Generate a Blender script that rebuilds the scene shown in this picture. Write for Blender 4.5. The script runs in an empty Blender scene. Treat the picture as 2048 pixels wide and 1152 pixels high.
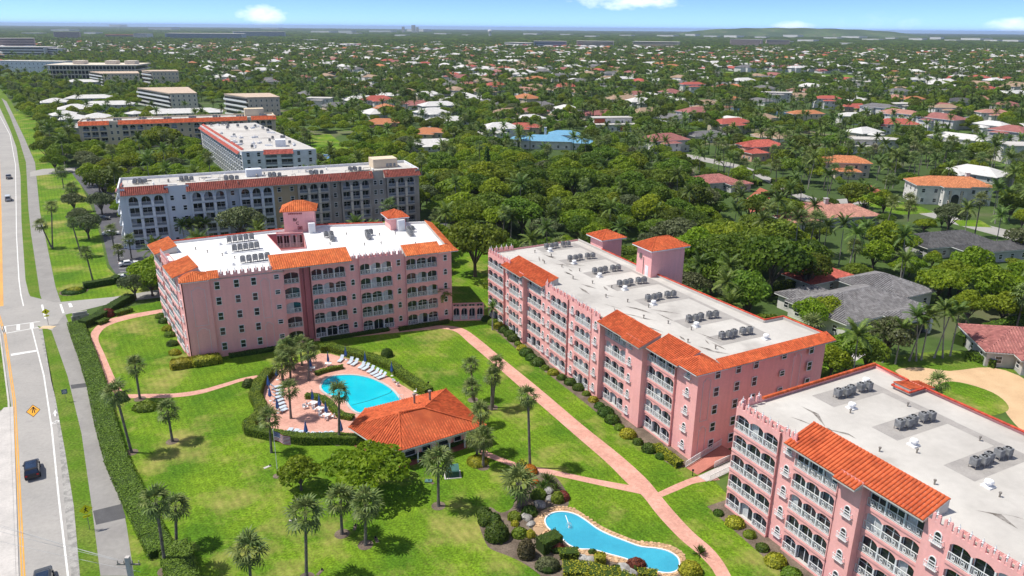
import bpy, bmesh, math, random
import numpy as np
from mathutils import Vector, Matrix, Euler
R = math.radians
SC = bpy.context.scene
COL = SC.collection
random.seed(7)
rng = np.random.default_rng(7)

# ------------------------------------------------------------------ camera, sky, sun, exposure
CAM_H, PITCH, ROLL, FPX = 60.0, 19.1, 0.5, 1500.0      # drone height (m), tilt, roll, focal length in photo pixels
_p, _r = R(PITCH), R(ROLL)
_fw = Vector((0, math.cos(_p), -math.sin(_p)))
_rt0 = Vector((1, 0, 0)); _up0 = Vector((0, math.sin(_p), math.cos(_p)))
_rt = _rt0 * math.cos(_r) + _up0 * math.sin(_r)
_up = _up0 * math.cos(_r) - _rt0 * math.sin(_r)
cam = bpy.data.cameras.new('camera'); camo = bpy.data.objects.new('camera', cam); COL.objects.link(camo)
cam.sensor_width = 36.0; cam.lens = FPX / 2048 * 36.0; cam.clip_start = 0.5; cam.clip_end = 60000
M4 = Matrix.Identity(4)
for i in range(3):
    M4[i][0] = _rt[i]; M4[i][1] = _up[i]; M4[i][2] = -_fw[i]
M4[2][3] = CAM_H
camo.matrix_world = M4
SC.camera = camo

SUN_EL, SUN_AZ = 61.0, -89.0        # sun stands in the west (-X): shadows fall to +X
SKY_STRENGTH, SUN_STRENGTH, EXPOSURE = 0.15, 3.4, 0.68
W = bpy.data.worlds.new('World'); SC.world = W; W.use_nodes = True
nt = W.node_tree; nt.nodes.clear()
def _n(t, **k):
    n = nt.nodes.new(t)
    for a, b in k.items(): setattr(n, a, b)
    return n
sky = _n('ShaderNodeTexSky'); sky.sky_type = 'NISHITA'; sky.sun_disc = False
sky.sun_elevation = R(SUN_EL); sky.sun_rotation = R(SUN_AZ)
sky.altitude = 7000; sky.air_density = 0.55; sky.dust_density = 0.1; sky.ozone_density = 4.0
bg = _n('ShaderNodeBackground'); bg.inputs[1].default_value = SKY_STRENGTH
out = _n('ShaderNodeOutputWorld')
# fair-weather clouds: soft banks low over the horizon, ragged by noise, the same kind all round
tc = _n('ShaderNodeTexCoord')
nz = _n('ShaderNodeTexNoise'); nz.inputs['Scale'].default_value = 20.0; nz.inputs['Detail'].default_value = 9; nz.inputs['Roughness'].default_value = 0.6
mpn = _n('ShaderNodeMapping'); mpn.inputs['Scale'].default_value = (1, 1, 2.2); nt.links.new(tc.outputs['Generated'], mpn.inputs[0]); nt.links.new(mpn.outputs[0], nz.inputs['Vector'])
def _vm(op, a, b):
    n = _n('ShaderNodeVectorMath', operation=op)
    for i, v in enumerate((a, b)):
        if v is None: continue
        if isinstance(v, bpy.types.NodeSocket): nt.links.new(v, n.inputs[i])
        else: n.inputs[i].default_value = v
    return n
def _m(op, a, b=0.0):
    n = _n('ShaderNodeMath', operation=op)
    for i, v in enumerate((a, b)):
        if isinstance(v, bpy.types.NodeSocket): nt.links.new(v, n.inputs[i])
        else: n.inputs[i].default_value = v
    return n.outputs[0]
_acc = None
_cl = [(-17.9, 0.70, 2.0, 0.75, .75), (7.4, 2.0, 3.8, 0.85, .85), (33.5, 0.50, 3.4, 0.55, .7), (19.4, 0.25, 1.8, 0.4, .45), (1.6, 2.4, 1.6, 0.5, .5)]
_rc = random.Random(5)
_cl += [(a + _rc.uniform(-9, 9), _rc.uniform(1.5, 9), _rc.uniform(3, 9), _rc.uniform(.8, 2.2), _rc.uniform(.6, 1)) for a in range(55, 320, 24)]
for az, el, wa, we, st in _cl:
    c = Vector((math.sin(R(az)) * math.cos(R(el)), math.cos(R(az)) * math.cos(R(el)), math.sin(R(el)))); rt = Vector((math.cos(R(az)), -math.sin(R(az)), 0)); up = rt.cross(c); up = up if up.z > 0 else -up
    d = _vm('SUBTRACT', tc.outputs['Generated'], tuple(c)).outputs[0]
    u = _m('DIVIDE', _vm('DOT_PRODUCT', d, tuple(rt)).outputs['Value'], R(wa)); v = _m('DIVIDE', _vm('DOT_PRODUCT', d, tuple(up)).outputs['Value'], R(we))
    q = _m('SUBTRACT', 1.0, _m('ADD', _m('MULTIPLY', u, u), _m('MULTIPLY', v, v)))
    q = _m('MULTIPLY', _m('ADD', q, _m('MULTIPLY', _m('SUBTRACT', nz.outputs[0], 0.5), 3.4)), st * 0.9); q = _m('MINIMUM', _m('MAXIMUM', q, 0.0), 0.62)
    _acc = q if _acc is None else _m('MAXIMUM', _acc, q)
mp2 = _n('ShaderNodeMapping'); mp2.inputs['Scale'].default_value = (1, 1, 1.7); mp2.inputs['Location'].default_value = (0.2, 7.4, 1.2); nt.links.new(tc.outputs['Generated'], mp2.inputs[0])  # wide cloud field, added mostly out of view to raise the fill light
nz2 = _n('ShaderNodeTexNoise'); nz2.inputs['Scale'].default_value = 2.6; nz2.inputs['Detail'].default_value = 8; nz2.inputs['Roughness'].default_value = 0.55; nt.links.new(mp2.outputs[0], nz2.inputs['Vector'])
_f = _n('ShaderNodeMapRange', interpolation_type='SMOOTHSTEP'); _f.inputs[1].default_value = 0.53; _f.inputs[2].default_value = 0.64; _f.inputs[4].default_value = 0.85; nt.links.new(nz2.outputs[0], _f.inputs[0]); _acc = _m('MAXIMUM', _acc, _f.outputs[0])
mixc = _n('ShaderNodeMixRGB'); mixc.inputs['Color2'].default_value = (6.6, 6.9, 7.2, 1)
tint = _n('ShaderNodeMixRGB', blend_type='MULTIPLY'); tint.inputs[0].default_value = 1.0; tint.inputs['Color2'].default_value = (0.88, 0.90, 1.04, 1)
nt.links.new(sky.outputs[0], tint.inputs['Color1'])
nt.links.new(_acc, mixc.inputs[0]); nt.links.new(tint.outputs[0], mixc.inputs['Color1'])
nt.links.new(mixc.outputs[0], bg.inputs[0]); nt.links.new(bg.outputs[0], out.inputs[0])

sl = bpy.data.lights.new('sun', 'SUN'); sl.energy = SUN_STRENGTH; sl.angle = R(0.5); sl.color = (1.0, 0.945, 0.855)
slo = bpy.data.objects.new('sun', sl); COL.objects.link(slo)
_sd = Vector((math.sin(R(SUN_AZ)) * math.cos(R(SUN_EL)), math.cos(R(SUN_AZ)) * math.cos(R(SUN_EL)), math.sin(R(SUN_EL))))
slo.rotation_euler = _sd.to_track_quat('Z', 'Y').to_euler(); slo.location = (-200, 0, 300)
SC.view_settings.view_transform = 'Standard'; SC.view_settings.look = 'None'
SC.view_settings.gamma = 1.0; SC.view_settings.use_curve_mapping = False; SC.view_settings.exposure = EXPOSURE
try:
    SC.cycles.volume_max_steps = 32; SC.cycles.volume_bounces = 0; SC.cycles.max_bounces = 6; SC.cycles.transparent_max_bounces = 4
    SC.cycles.diffuse_bounces = 3; SC.cycles.glossy_bounces = 2; SC.cycles.transmission_bounces = 2
except Exception: pass

# ------------------------------------------------------------------ surveying helper: photo pixel -> point of the place at height z
def G(px, py, z=0.0):
    d = _fw * FPX + _rt * (px - 1024) - _up * (py - 576)
    t = (z - CAM_H) / d.z
    return Vector((d.x * t, d.y * t, z))
def GP(pts, z=0.0): return [G(x, y, z) for x, y in pts]

# ------------------------------------------------------------------ object helpers
def link(o): COL.objects.link(o); return o
def tag(o, label=None, cat=None, group=None, kind=None):
    if label: o['label'] = label
    if cat: o['category'] = cat
    if group: o['group'] = group
    if kind: o['kind'] = kind
    return o
def thing(name, label, cat, loc=(0, 0, 0), rz=0.0, group=None):
    o = bpy.data.objects.new(name, None); o.empty_display_size = 0.3; link(o)
    o.location = loc; o.rotation_euler = (0, 0, rz)
    return tag(o, label, cat, group)
def put(name, mesh, parent=None, loc=(0, 0, 0), rot=(0, 0, 0), scale=None):
    o = bpy.data.objects.new(name, mesh); link(o)
    if parent is not None: o.parent = parent
    o.location = loc; o.rotation_euler = rot
    if scale is not None: o.scale = scale if hasattr(scale, '__len__') else (scale,) * 3
    return o
def copy_tree(src, label=None, loc=None, rz=None, scale=None):
    KIDS = children_of(src)
    r = src.copy(); link(r)
    for ch in KIDS:
        c = ch.copy(); link(c); c.parent = r
        for g in children_of(ch):
            d = g.copy(); link(d); d.parent = c
    if label: r['label'] = label
    if loc is not None: r.location = loc
    if rz is not None: r.rotation_euler = (0, 0, rz)
    if scale is not None: r.scale = scale if hasattr(scale, '__len__') else (scale,) * 3
    return r
_kids = {}
def children_of(o):
    if o.name not in _kids: _kids[o.name] = list(o.children)
    return _kids[o.name]
ORD = 'first second third fourth fifth sixth seventh eighth ninth tenth eleventh twelfth thirteenth fourteenth fifteenth sixteenth seventeenth eighteenth nineteenth'.split()
ORD += [(t + 'ieth') if u == '' else f'{t}y-{u}' for t in ('twent', 'thirt', 'fort') for u in [''] + ORD[:9]]
ORD += [f'{a}-{u}' for a in ('fifty',) for u in ORD[:9]]

class MB:
    def __init__(s): s.v = []; s.f = []; s.m = []; s.c = []
    def poly(s, pts, m=0, c=0.0):
        i = len(s.v); s.v += [tuple(p) for p in pts]; s.f.append(tuple(range(i, i + len(pts)))); s.m.append(m); s.c.append(c)
    def idx(s, pts, faces, m=0, c=0.0):
        i = len(s.v); s.v += [tuple(p) for p in pts]
        for f in faces: s.f.append(tuple(i + k for k in f)); s.m.append(m); s.c.append(c)
    def box(s, x0, y0, z0, x1, y1, z1, m=0, c=0.0):
        s.idx([(x0, y0, z0), (x1, y0, z0), (x1, y1, z0), (x0, y1, z0), (x0, y0, z1), (x1, y0, z1), (x1, y1, z1), (x0, y1, z1)],
              [(3, 2, 1, 0), (4, 5, 6, 7), (0, 1, 5, 4), (1, 2, 6, 5), (2, 3, 7, 6), (3, 0, 4, 7)], m, c)
    def prism(s, pts, z0, z1, m=0, mtop=None):
        n = len(pts); a = [(p[0], p[1], z0) for p in pts]; b = [(p[0], p[1], z1) for p in pts]
        s.poly(b, m if mtop is None else mtop); s.poly(a[::-1], m)
        for i in range(n):
            j = (i + 1) % n; s.poly([a[i], a[j], b[j], b[i]], m)
    def tube(s, p0, p1, r0, r1=None, n=8, m=0, caps=True, c=0.0):
        r1 = r0 if r1 is None else r1
        p0 = Vector(p0); p1 = Vector(p1); d = (p1 - p0)
        if d.length < 1e-6: return
        d.normalize(); a = d.orthogonal().normalized(); b = d.cross(a)
        A = [p0 + (a * math.cos(2 * math.pi * k / n) + b * math.sin(2 * math.pi * k / n)) * r0 for k in range(n)]
        B = [p1 + (a * math.cos(2 * math.pi * k / n) + b * math.sin(2 * math.pi * k / n)) * r1 for k in range(n)]
        s.idx(A + B, [(k, (k + 1) % n, n + (k + 1) % n, n + k) for k in range(n)], m, c)
        if caps: s.poly(B, m, c); s.poly(A[::-1], m, c)
    def path(s, pts, r, n=6, m=0):
        for k in range(len(pts) - 1):
            r0 = r[k] if hasattr(r, '__len__') else r; r1 = r[k + 1] if hasattr(r, '__len__') else r
            s.tube(pts[k], pts[k + 1], r0, r1, n, m, caps=True)
    def lathe(s, prof, n=12, m=0, x=0, y=0):
        for (r0, z0), (r1, z1) in zip(prof[:-1], prof[1:]):
            for k in range(n):
                a, b = 2 * math.pi * k / n, 2 * math.pi * (k + 1) / n
                P = [(x + r0 * math.cos(a), y + r0 * math.sin(a), z0), (x + r0 * math.cos(b), y + r0 * math.sin(b), z0),
                     (x + r1 * math.cos(b), y + r1 * math.sin(b), z1), (x + r1 * math.cos(a), y + r1 * math.sin(a), z1)]
                if r0 < 1e-5: P = [P[0], P[2], P[3]]
                elif r1 < 1e-5: P = P[:3]
                s.poly(P, m)
    def mesh(s, name, mats, smooth=False):
        me = bpy.data.meshes.new(name); me.from_pydata([tuple(map(float, p)) for p in s.v], [], s.f)
        for k in (mats if isinstance(mats, (list, tuple)) else [mats]): me.materials.append(k)
        me.polygons.foreach_set('material_index', s.m)
        if smooth: me.polygons.foreach_set('use_smooth', [True] * len(s.f))
        if any(s.c):
            at = me.attributes.new('lv', 'FLOAT', 'FACE'); at.data.foreach_set('value', s.c)
        me.update(); return me
    def build(s, name, mats, parent=None, loc=(0, 0, 0), rot=(0, 0, 0), smooth=False):
        return put(name, s.mesh(name, mats, smooth), parent, loc, rot)

# ------------------------------------------------------------------ materials
MATS = {}
def mat(name, col, rough=0.75, col2=None, scale=0.6, detail=4, lo=0.35, hi=0.65, fine=0.12, fscale=6.0, bump=0.0, bscale=12.0,
        spec=0.25, metal=0.0, lv=0.0, extra=None):
    """Principled surface: two colours mixed by large noise in world space, fine value noise and bump."""
    if name in MATS: return MATS[name]
    m = bpy.data.materials.new(name); m.use_nodes = True; t = m.node_tree; N = t.nodes; L = t.links
    b = N['Principled BSDF']; b.inputs['Roughness'].default_value = rough; b.inputs['Metallic'].default_value = metal
    b.inputs['Specular IOR Level'].default_value = spec
    geo = N.new('ShaderNodeNewGeometry')
    def noise(sc, det=4):
        n = N.new('ShaderNodeTexNoise'); n.inputs['Scale'].default_value = sc; n.inputs['Detail'].default_value = det
        L.new(geo.outputs['Position'], n.inputs['Vector']); return n
    def ramp(src, lo, hi):
        r = N.new('ShaderNodeMapRange'); r.inputs[1].default_value = lo; r.inputs[2].default_value = hi; L.new(src, r.inputs[0]); return r.outputs[0]
    c2 = col2 or tuple(c * 0.82 for c in col)
    mx = N.new('ShaderNodeMixRGB'); mx.inputs[1].default_value = (*col, 1); mx.inputs[2].default_value = (*c2, 1)
    L.new(ramp(noise(scale, detail).outputs[0], lo, hi), mx.inputs[0]); cur = mx.outputs[0]
    if fine:
        hv = N.new('ShaderNodeHueSaturation'); L.new(cur, hv.inputs['Color'])
        f = N.new('ShaderNodeMapRange'); f.inputs[1].default_value = 0.25; f.inputs[2].default_value = 0.75; f.inputs[3].default_value = 1 - fine; f.inputs[4].default_value = 1 + fine
        L.new(noise(fscale, 3).outputs[0], f.inputs[0]); L.new(f.outputs[0], hv.inputs['Value']); cur = hv.outputs[0]
    if lv:
        a = N.new('ShaderNodeAttribute'); a.attribute_name = 'lv'
        hv = N.new('ShaderNodeHueSaturation'); L.new(cur, hv.inputs['Color'])
        f = N.new('ShaderNodeMapRange'); f.inputs[3].default_value = 1 - lv; f.inputs[4].default_value = 1 + lv
        L.new(a.outputs['Fac'], f.inputs[0]); L.new(f.outputs[0], hv.inputs['Value']); cur = hv.outputs[0]
    if extra: cur = extra(t, geo, cur, noise, ramp)
    L.new(cur, b.inputs['Base Color'])
    if bump:
        bp = N.new('ShaderNodeBump'); bp.inputs['Strength'].default_value = bump; bp.inputs['Distance'].default_value = 0.1
        L.new(noise(bscale, 5).outputs[0], bp.inputs['Height']); L.new(bp.outputs[0], b.inputs['Normal'])
    MATS[name] = m; return m
def leafmat(name, col, var=0.35, trans=0.3, hue=0.02, warm=None):
    """Leaf faces: per-leaf value (attribute lv), per-plant hue, a little light through the leaf."""
    if name in MATS: return MATS[name]
    m = bpy.data.materials.new(name); m.use_nodes = True; t = m.node_tree; N = t.nodes; L = t.links
    b = N['Principled BSDF']; b.inputs['Roughness'].default_value = 0.55; b.inputs['Specular IOR Level'].default_value = 0.25
    a = N.new('ShaderNodeAttribute'); a.attribute_name = 'lv'
    mx = N.new('ShaderNodeMixRGB'); w = warm or (col[0] * 1.9, col[1] * 1.45, col[2] * 0.9)
    mx.inputs[1].default_value = (col[0] * 0.75, col[1] * 0.75, col[2] * 0.8, 1); mx.inputs[2].default_value = (*w, 1)
    L.new(a.outputs['Fac'], mx.inputs[0])
    oi = N.new('ShaderNodeObjectInfo')
    hv = N.new('ShaderNodeHueSaturation'); L.new(mx.outputs[0], hv.inputs['Color'])
    f = N.new('ShaderNodeMapRange'); f.inputs[3].default_value = 0.5 - hue; f.inputs[4].default_value = 0.5 + hue; L.new(oi.outputs['Random'], f.inputs[0]); L.new(f.outputs[0], hv.inputs['Hue'])
    g = N.new('ShaderNodeMath'); g.operation = 'MULTIPLY'; g.inputs[1].default_value = 7.31; L.new(oi.outputs['Random'], g.inputs[0])
    fr = N.new('ShaderNodeMath'); fr.operation = 'FRACT'; L.new(g.outputs[0], fr.inputs[0])
    f2 = N.new('ShaderNodeMapRange'); f2.inputs[3].default_value = 1 - var; f2.inputs[4].default_value = 1 + var; L.new(fr.outputs[0], f2.inputs[0]); L.new(f2.outputs[0], hv.inputs['Value'])
    L.new(hv.outputs[0], b.inputs['Base Color'])
    tr = N.new('ShaderNodeBsdfTranslucent'); L.new(hv.outputs[0], tr.inputs[0])
    ms = N.new('ShaderNodeMixShader'); ms.inputs[0].default_value = trans
    o = N['Material Output']; L.new(b.outputs[0], ms.inputs[1]); L.new(tr.outputs[0], ms.inputs[2]); L.new(ms.outputs[0], o.inputs[0])
    MATS[name] = m; return m

# ---- colours of the place
def _streak(t, geo, cur, noise, ramp):
    N, L = t.nodes, t.links
    mp = N.new('ShaderNodeMapping'); mp.inputs['Scale'].default_value = (1.6, 1.6, .10); L.new(geo.outputs['Position'], mp.inputs[0])
    n = N.new('ShaderNodeTexNoise'); n.inputs['Scale'].default_value = 1.0; n.inputs['Detail'].default_value = 6; L.new(mp.outputs[0], n.inputs['Vector'])
    hv = N.new('ShaderNodeHueSaturation'); f = N.new('ShaderNodeMapRange'); f.inputs[1].default_value = .35; f.inputs[2].default_value = .7; f.inputs[3].default_value = 1.03; f.inputs[4].default_value = .93
    L.new(n.outputs[0], f.inputs[0]); L.new(f.outputs[0], hv.inputs['Value']); L.new(cur, hv.inputs['Color']); return hv.outputs[0]
PINK = mat('pink_stucco', (0.88, 0.455, 0.43), 0.85, (0.84, 0.415, 0.395), 0.25, fine=0.05, fscale=3, bump=0.15, bscale=20, extra=_streak)
PINKD = mat('shaded_rose_stucco', (0.58, 0.22, 0.23), 0.85, (0.52, 0.19, 0.20), 0.25, fine=0.05, bump=0.15, bscale=20)  # darker pink: shade of the recessed slot put into the stucco colour
TRIM = mat('pale_pink_trim', (0.80, 0.60, 0.60), 0.8, fine=0.04)
WHITE = mat('white_paint', (0.78, 0.79, 0.79), 0.6, (0.70, 0.71, 0.72), 0.8, fine=0.04)
GLASS = mat('dark_glass', (0.012, 0.016, 0.022), 0.12, (0.03, 0.04, 0.05), 0.35, fine=0.3, fscale=1.5, spec=0.6)
CURTAIN = mat('white_curtain', (0.55, 0.57, 0.57), 0.9, (0.42, 0.45, 0.46), 2.0)
def _mildew(t, geo, cur, noise, ramp):
    N, L = t.nodes, t.links
    mx = N.new('ShaderNodeMixRGB'); mx.inputs[2].default_value = (.12, .07, .05, 1); n = noise(0.9, 8); n.inputs['Roughness'].default_value = .7
    f = N.new('ShaderNodeMapRange'); f.inputs[1].default_value = .56; f.inputs[2].default_value = .82; f.inputs[4].default_value = .55; L.new(n.outputs[0], f.inputs[0])
    L.new(cur, mx.inputs[1]); L.new(f.outputs[0], mx.inputs[0]); return mx.outputs[0]
def _tiles(name, col, col2):
    return mat(name, col, 0.7, col2, 0.5, fine=0.10, fscale=1.2, bump=0.15, bscale=8, lv=0.22, spec=0.15, extra=_mildew)
TILE = _tiles('orange_barrel_tile', (0.57, 0.130, 0.048), (0.47, 0.095, 0.036))
TILE_S = _tiles('lighter_orange_barrel_tile', (0.63, 0.18, 0.06), (0.52, 0.125, 0.042))  # lighter orange tile, used on block A
TILE_RED = _tiles('red_coping_tile', (0.52, 0.075, 0.04), (0.45, 0.06, 0.035))
TILE_BR = _tiles('brown_red_tile', (0.30, 0.085, 0.065), (0.23, 0.07, 0.055))
TILE_PK = _tiles('pinkish_tile', (0.50, 0.26, 0.20), (0.42, 0.21, 0.17))
TILE_GY = _tiles('grey_flat_tile', (0.22, 0.215, 0.22), (0.165, 0.16, 0.165))
TILE_RO = _tiles('rose_tile', (0.40, 0.17, 0.15), (0.33, 0.13, 0.12))
def _roofdirt(t, geo, cur, noise, ramp):
    N, L = t.nodes, t.links
    mx = N.new('ShaderNodeMixRGB'); mx.inputs[2].default_value = (0.30, 0.28, 0.26, 1)
    L.new(cur, mx.inputs[1]); L.new(ramp(noise(0.12, 9).outputs[0], 0.60, 0.80), mx.inputs[0]); return mx.outputs[0]
ROOFW = mat('white_roof_coating', (0.54, 0.52, 0.485), 0.7, (0.44, 0.42, 0.39), 0.10, fine=0.05, fscale=1.2, extra=_roofdirt)
ROOFP = mat('bright_white_membrane', (0.74, 0.74, 0.74), 0.7, (0.69, 0.69, 0.69), 0.1, fine=0.03)
ROOFG = mat('grey_roof_pad', (0.36, 0.34, 0.32), 0.85, (0.30, 0.285, 0.27), 0.5, fine=0.1)
STAIN = mat('dark_roof_stain', (0.13, 0.115, 0.10), 0.9, (0.32, 0.30, 0.28), 1.5, fine=0.2)
ACM = mat('grey_condenser_metal', (0.33, 0.34, 0.345), 0.5, (0.20, 0.205, 0.21), 2.0, metal=0.1)
ACD = mat('black_fan_grille', (0.012, 0.012, 0.013), 0.6)
STEEL = mat('weathered_steel', (0.34, 0.32, 0.29), 0.55, (0.2, 0.18, 0.16), 3.0, metal=0.3)
def _lawn(t, geo, cur, noise, ramp):
    N, L = t.nodes, t.links
    mx = N.new('ShaderNodeMixRGB'); mx.inputs[2].default_value = (0.31, 0.28, 0.085, 1)
    n = noise(0.085, 9); n.inputs['Roughness'].default_value = 0.68
    L.new(cur, mx.inputs[1]); L.new(ramp(n.outputs[0], 0.50, 0.70), mx.inputs[0])
    md = N.new('ShaderNodeHueSaturation'); fm = N.new('ShaderNodeMapRange'); fm.inputs[1].default_value = .3; fm.inputs[2].default_value = .7; fm.inputs[3].default_value = .72; fm.inputs[4].default_value = 1.25; n9 = noise(0.75, 8); n9.inputs['Roughness'].default_value = .75; L.new(n9.outputs[0], fm.inputs[0]); L.new(fm.outputs[0], md.inputs['Value']); L.new(mx.outputs[0], md.inputs['Color']); mx = md
    # mower stripes
    mp = N.new('ShaderNodeMapping'); mp.inputs['Rotation'].default_value = (0, 0, R(-32)); L.new(geo.outputs['Position'], mp.inputs[0])
    wv = N.new('ShaderNodeTexWave'); wv.inputs['Scale'].default_value = 0.30; wv.inputs['Distortion'].default_value = 1.2; wv.inputs['Detail'].default_value = 2; L.new(mp.outputs[0], wv.inputs[0])
    hv = N.new('ShaderNodeHueSaturation'); f = N.new('ShaderNodeMapRange'); f.inputs[3].default_value = 0.92; f.inputs[4].default_value = 1.07
    L.new(wv.outputs[0], f.inputs[0]); L.new(f.outputs[0], hv.inputs['Value']); L.new(mx.outputs[0], hv.inputs['Color']); return hv.outputs[0]
LAWN = mat('mown_lawn', (0.138, 0.232, 0.014), 0.9, (0.070, 0.155, 0.010), 0.11, 10, 0.36, 0.64, fine=0.5, fscale=3.4, bump=0.5, bscale=9, spec=0.1, extra=_lawn)
VERGE = mat('verge_grass', (0.085, 0.165, 0.012), 0.9, (0.15, 0.19, 0.035), 0.25, 8, 0.4, 0.7, fine=0.45, fscale=3.0, bump=0.5, bscale=9, spec=0.1)
def _crack(t, geo, cur, noise, ramp):
    N, L = t.nodes, t.links
    mx = N.new('ShaderNodeMixRGB'); mx.inputs[2].default_value = (0.22, 0.215, 0.21, 1)
    n = noise(0.45, 10); n.inputs['Roughness'].default_value = 0.72
    L.new(cur, mx.inputs[1]); L.new(ramp(n.outputs[0], 0.55, 0.85), mx.inputs[0]); return mx.outputs[0]
ASPH = mat('sun_bleached_asphalt', (0.36, 0.345, 0.325), 0.9, (0.31, 0.30, 0.285), 0.12, fine=0.07, fscale=2, extra=_crack)
SHOULD = mat('broken_shoulder', (0.36, 0.35, 0.33), 0.95, (0.24, 0.235, 0.225), 0.9, 8, 0.45, 0.6, fine=0.2, fscale=5, bump=0.3)
PATHM = mat('worn_path_asphalt', (0.285, 0.275, 0.26), 0.9, (0.24, 0.23, 0.22), 0.2, fine=0.08, fscale=1.5, extra=_crack)
PATCH = mat('fresh_asphalt_patch', (0.10, 0.10, 0.105), 0.9, fine=0.1)
LOT = mat('parking_asphalt', (0.085, 0.085, 0.10), 0.9, (0.11, 0.11, 0.12), 0.2, fine=0.1)
CONC = mat('pale_concrete', (0.52, 0.495, 0.47), 0.9, (0.44, 0.42, 0.40), 0.4, fine=0.1, fscale=4)
PAINTW = mat('white_road_paint', (0.78, 0.78, 0.77), 0.7, (0.62, 0.62, 0.60), 1.5, fine=0.08)
PAINTY = mat('yellow_road_paint', (0.72, 0.36, 0.05), 0.7, (0.62, 0.31, 0.06), 1.0)
OCHRE = mat('ochre_median', (0.66, 0.36, 0.10), 0.8, (0.55, 0.30, 0.10), 0.2)
def _pavers(t, geo, cur, noise, ramp):
    N, L = t.nodes, t.links
    v = N.new('ShaderNodeTexVoronoi'); v.inputs['Scale'].default_value = 3.2; L.new(geo.outputs['Position'], v.inputs['Vector'])
    hv = N.new('ShaderNodeHueSaturation'); f = N.new('ShaderNodeMapRange'); f.inputs[3].default_value = 0.88; f.inputs[4].default_value = 1.1
    s = N.new('ShaderNodeSeparateColor'); L.new(v.outputs['Color'], s.inputs[0]); L.new(s.outputs[0], f.inputs[0]); L.new(f.outputs[0], hv.inputs['Value']); L.new(cur, hv.inputs['Color']); return hv.outputs[0]
PAVE = mat('pink_paving', (0.60, 0.335, 0.265), 0.85, (0.53, 0.28, 0.22), 0.4, fine=0.08, extra=_pavers)
MULCH = mat('mulch_bed', (0.19, 0.15, 0.115), 0.95, (0.11, 0.085, 0.065), 0.6, 8, fine=0.3, fscale=5, bump=0.6, bscale=10)
BEDGE = mat('bed_edging', (0.32, 0.26, 0.24), 0.9)
STONE = mat('honey_flagstone', (0.62, 0.42, 0.25), 0.85, (0.45, 0.28, 0.16), 1.2, fine=0.2, fscale=5, lv=0.25, bump=0.3)
ROCK = mat('grey_boulder', (0.40, 0.39, 0.37), 0.9, (0.20, 0.19, 0.18), 1.1, 8, fine=0.3, fscale=5, bump=0.6)
SAND = mat('sandy_drive', (0.60, 0.42, 0.25), 0.95, (0.53, 0.36, 0.21), 0.3, fine=0.1, fscale=4)
def water(name, col, col2, rough, bscale, bstr):
    return mat(name, col, rough, col2, 0.25, fine=0.06, fscale=2, bump=bstr, bscale=bscale, spec=0.5)
POOLW = water('swimming_pool_water', (0.01, 0.52, 0.62), (0.0, 0.43, 0.56), 0.08, 2.5, 0.14)
PONDW = water('pond_water', (0.055, 0.38, 0.52), (0.045, 0.32, 0.46), 0.10, 3.0, 0.35)
CANAL = water('canal_water', (0.03, 0.06, 0.07), (0.02, 0.045, 0.055), 0.08, 1.0, 0.1)
BARK = mat('grey_bark', (0.16, 0.135, 0.115), 0.95, (0.09, 0.075, 0.065), 3.0, fine=0.2, bump=0.5)
PBARK = mat('palm_trunk', (0.115, 0.10, 0.09), 0.95, (0.19, 0.17, 0.15), 2.0, fine=0.25, fscale=8, bump=0.6)
PBARKL = mat('pale_palm_trunk', (0.36, 0.335, 0.30), 0.95, (0.25, 0.23, 0.21), 2.0, fine=0.15, bump=0.4)
LEAF = leafmat('broad_leaf', (0.100, 0.182, 0.022), 0.34, 0.42)
LEAFB = leafmat('bright_leaf', (0.155, 0.262, 0.020), 0.2, 0.42)
LEAFP = leafmat('fresh_leaf', (0.150, 0.270, 0.016), 0.05, 0.45)
LEAFO = leafmat('olive_leaf', (0.110, 0.145, 0.055), 0.25, warm=(0.17, 0.20, 0.085))
HEDGE = leafmat('hedge_leaf', (0.105, 0.180, 0.012), 0.10, 0.2, warm=(0.17, 0.25, 0.02))
HEDGED = leafmat('dark_hedge_leaf', (0.04, 0.092, 0.013), 0.15, 0.2)
YHEDGE = leafmat('golden_hedge_leaf', (0.20, 0.23, 0.012), 0.15, 0.2, warm=(0.42, 0.40, 0.03))
SABAL = leafmat('fan_palm_leaf', (0.062, 0.112, 0.024), 0.2, 0.25, warm=(0.23, 0.29, 0.085))
COCO = leafmat('feather_palm_leaf', (0.06, 0.125, 0.018), 0.3, 0.25, warm=(0.18, 0.25, 0.05))
SILVER = leafmat('silver_palm_leaf', (0.19, 0.22, 0.19), 0.1, 0.15)
CROTON = leafmat('orange_croton_leaf', (0.38, 0.14, 0.02), 0.15, 0.2)
MAROON = leafmat('maroon_leaf', (0.12, 0.03, 0.03), 0.15, 0.2)
BLUECAN = mat('blue_canvas', (0.05, 0.13, 0.34), 0.85, (0.035, 0.09, 0.25), 2)
LOUNGE = mat('pale_blue_sling', (0.52, 0.60, 0.68), 0.8, (0.42, 0.50, 0.58), 3)
BLACK = mat('black_rubber', (0.012, 0.012, 0.013), 0.8)
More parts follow.
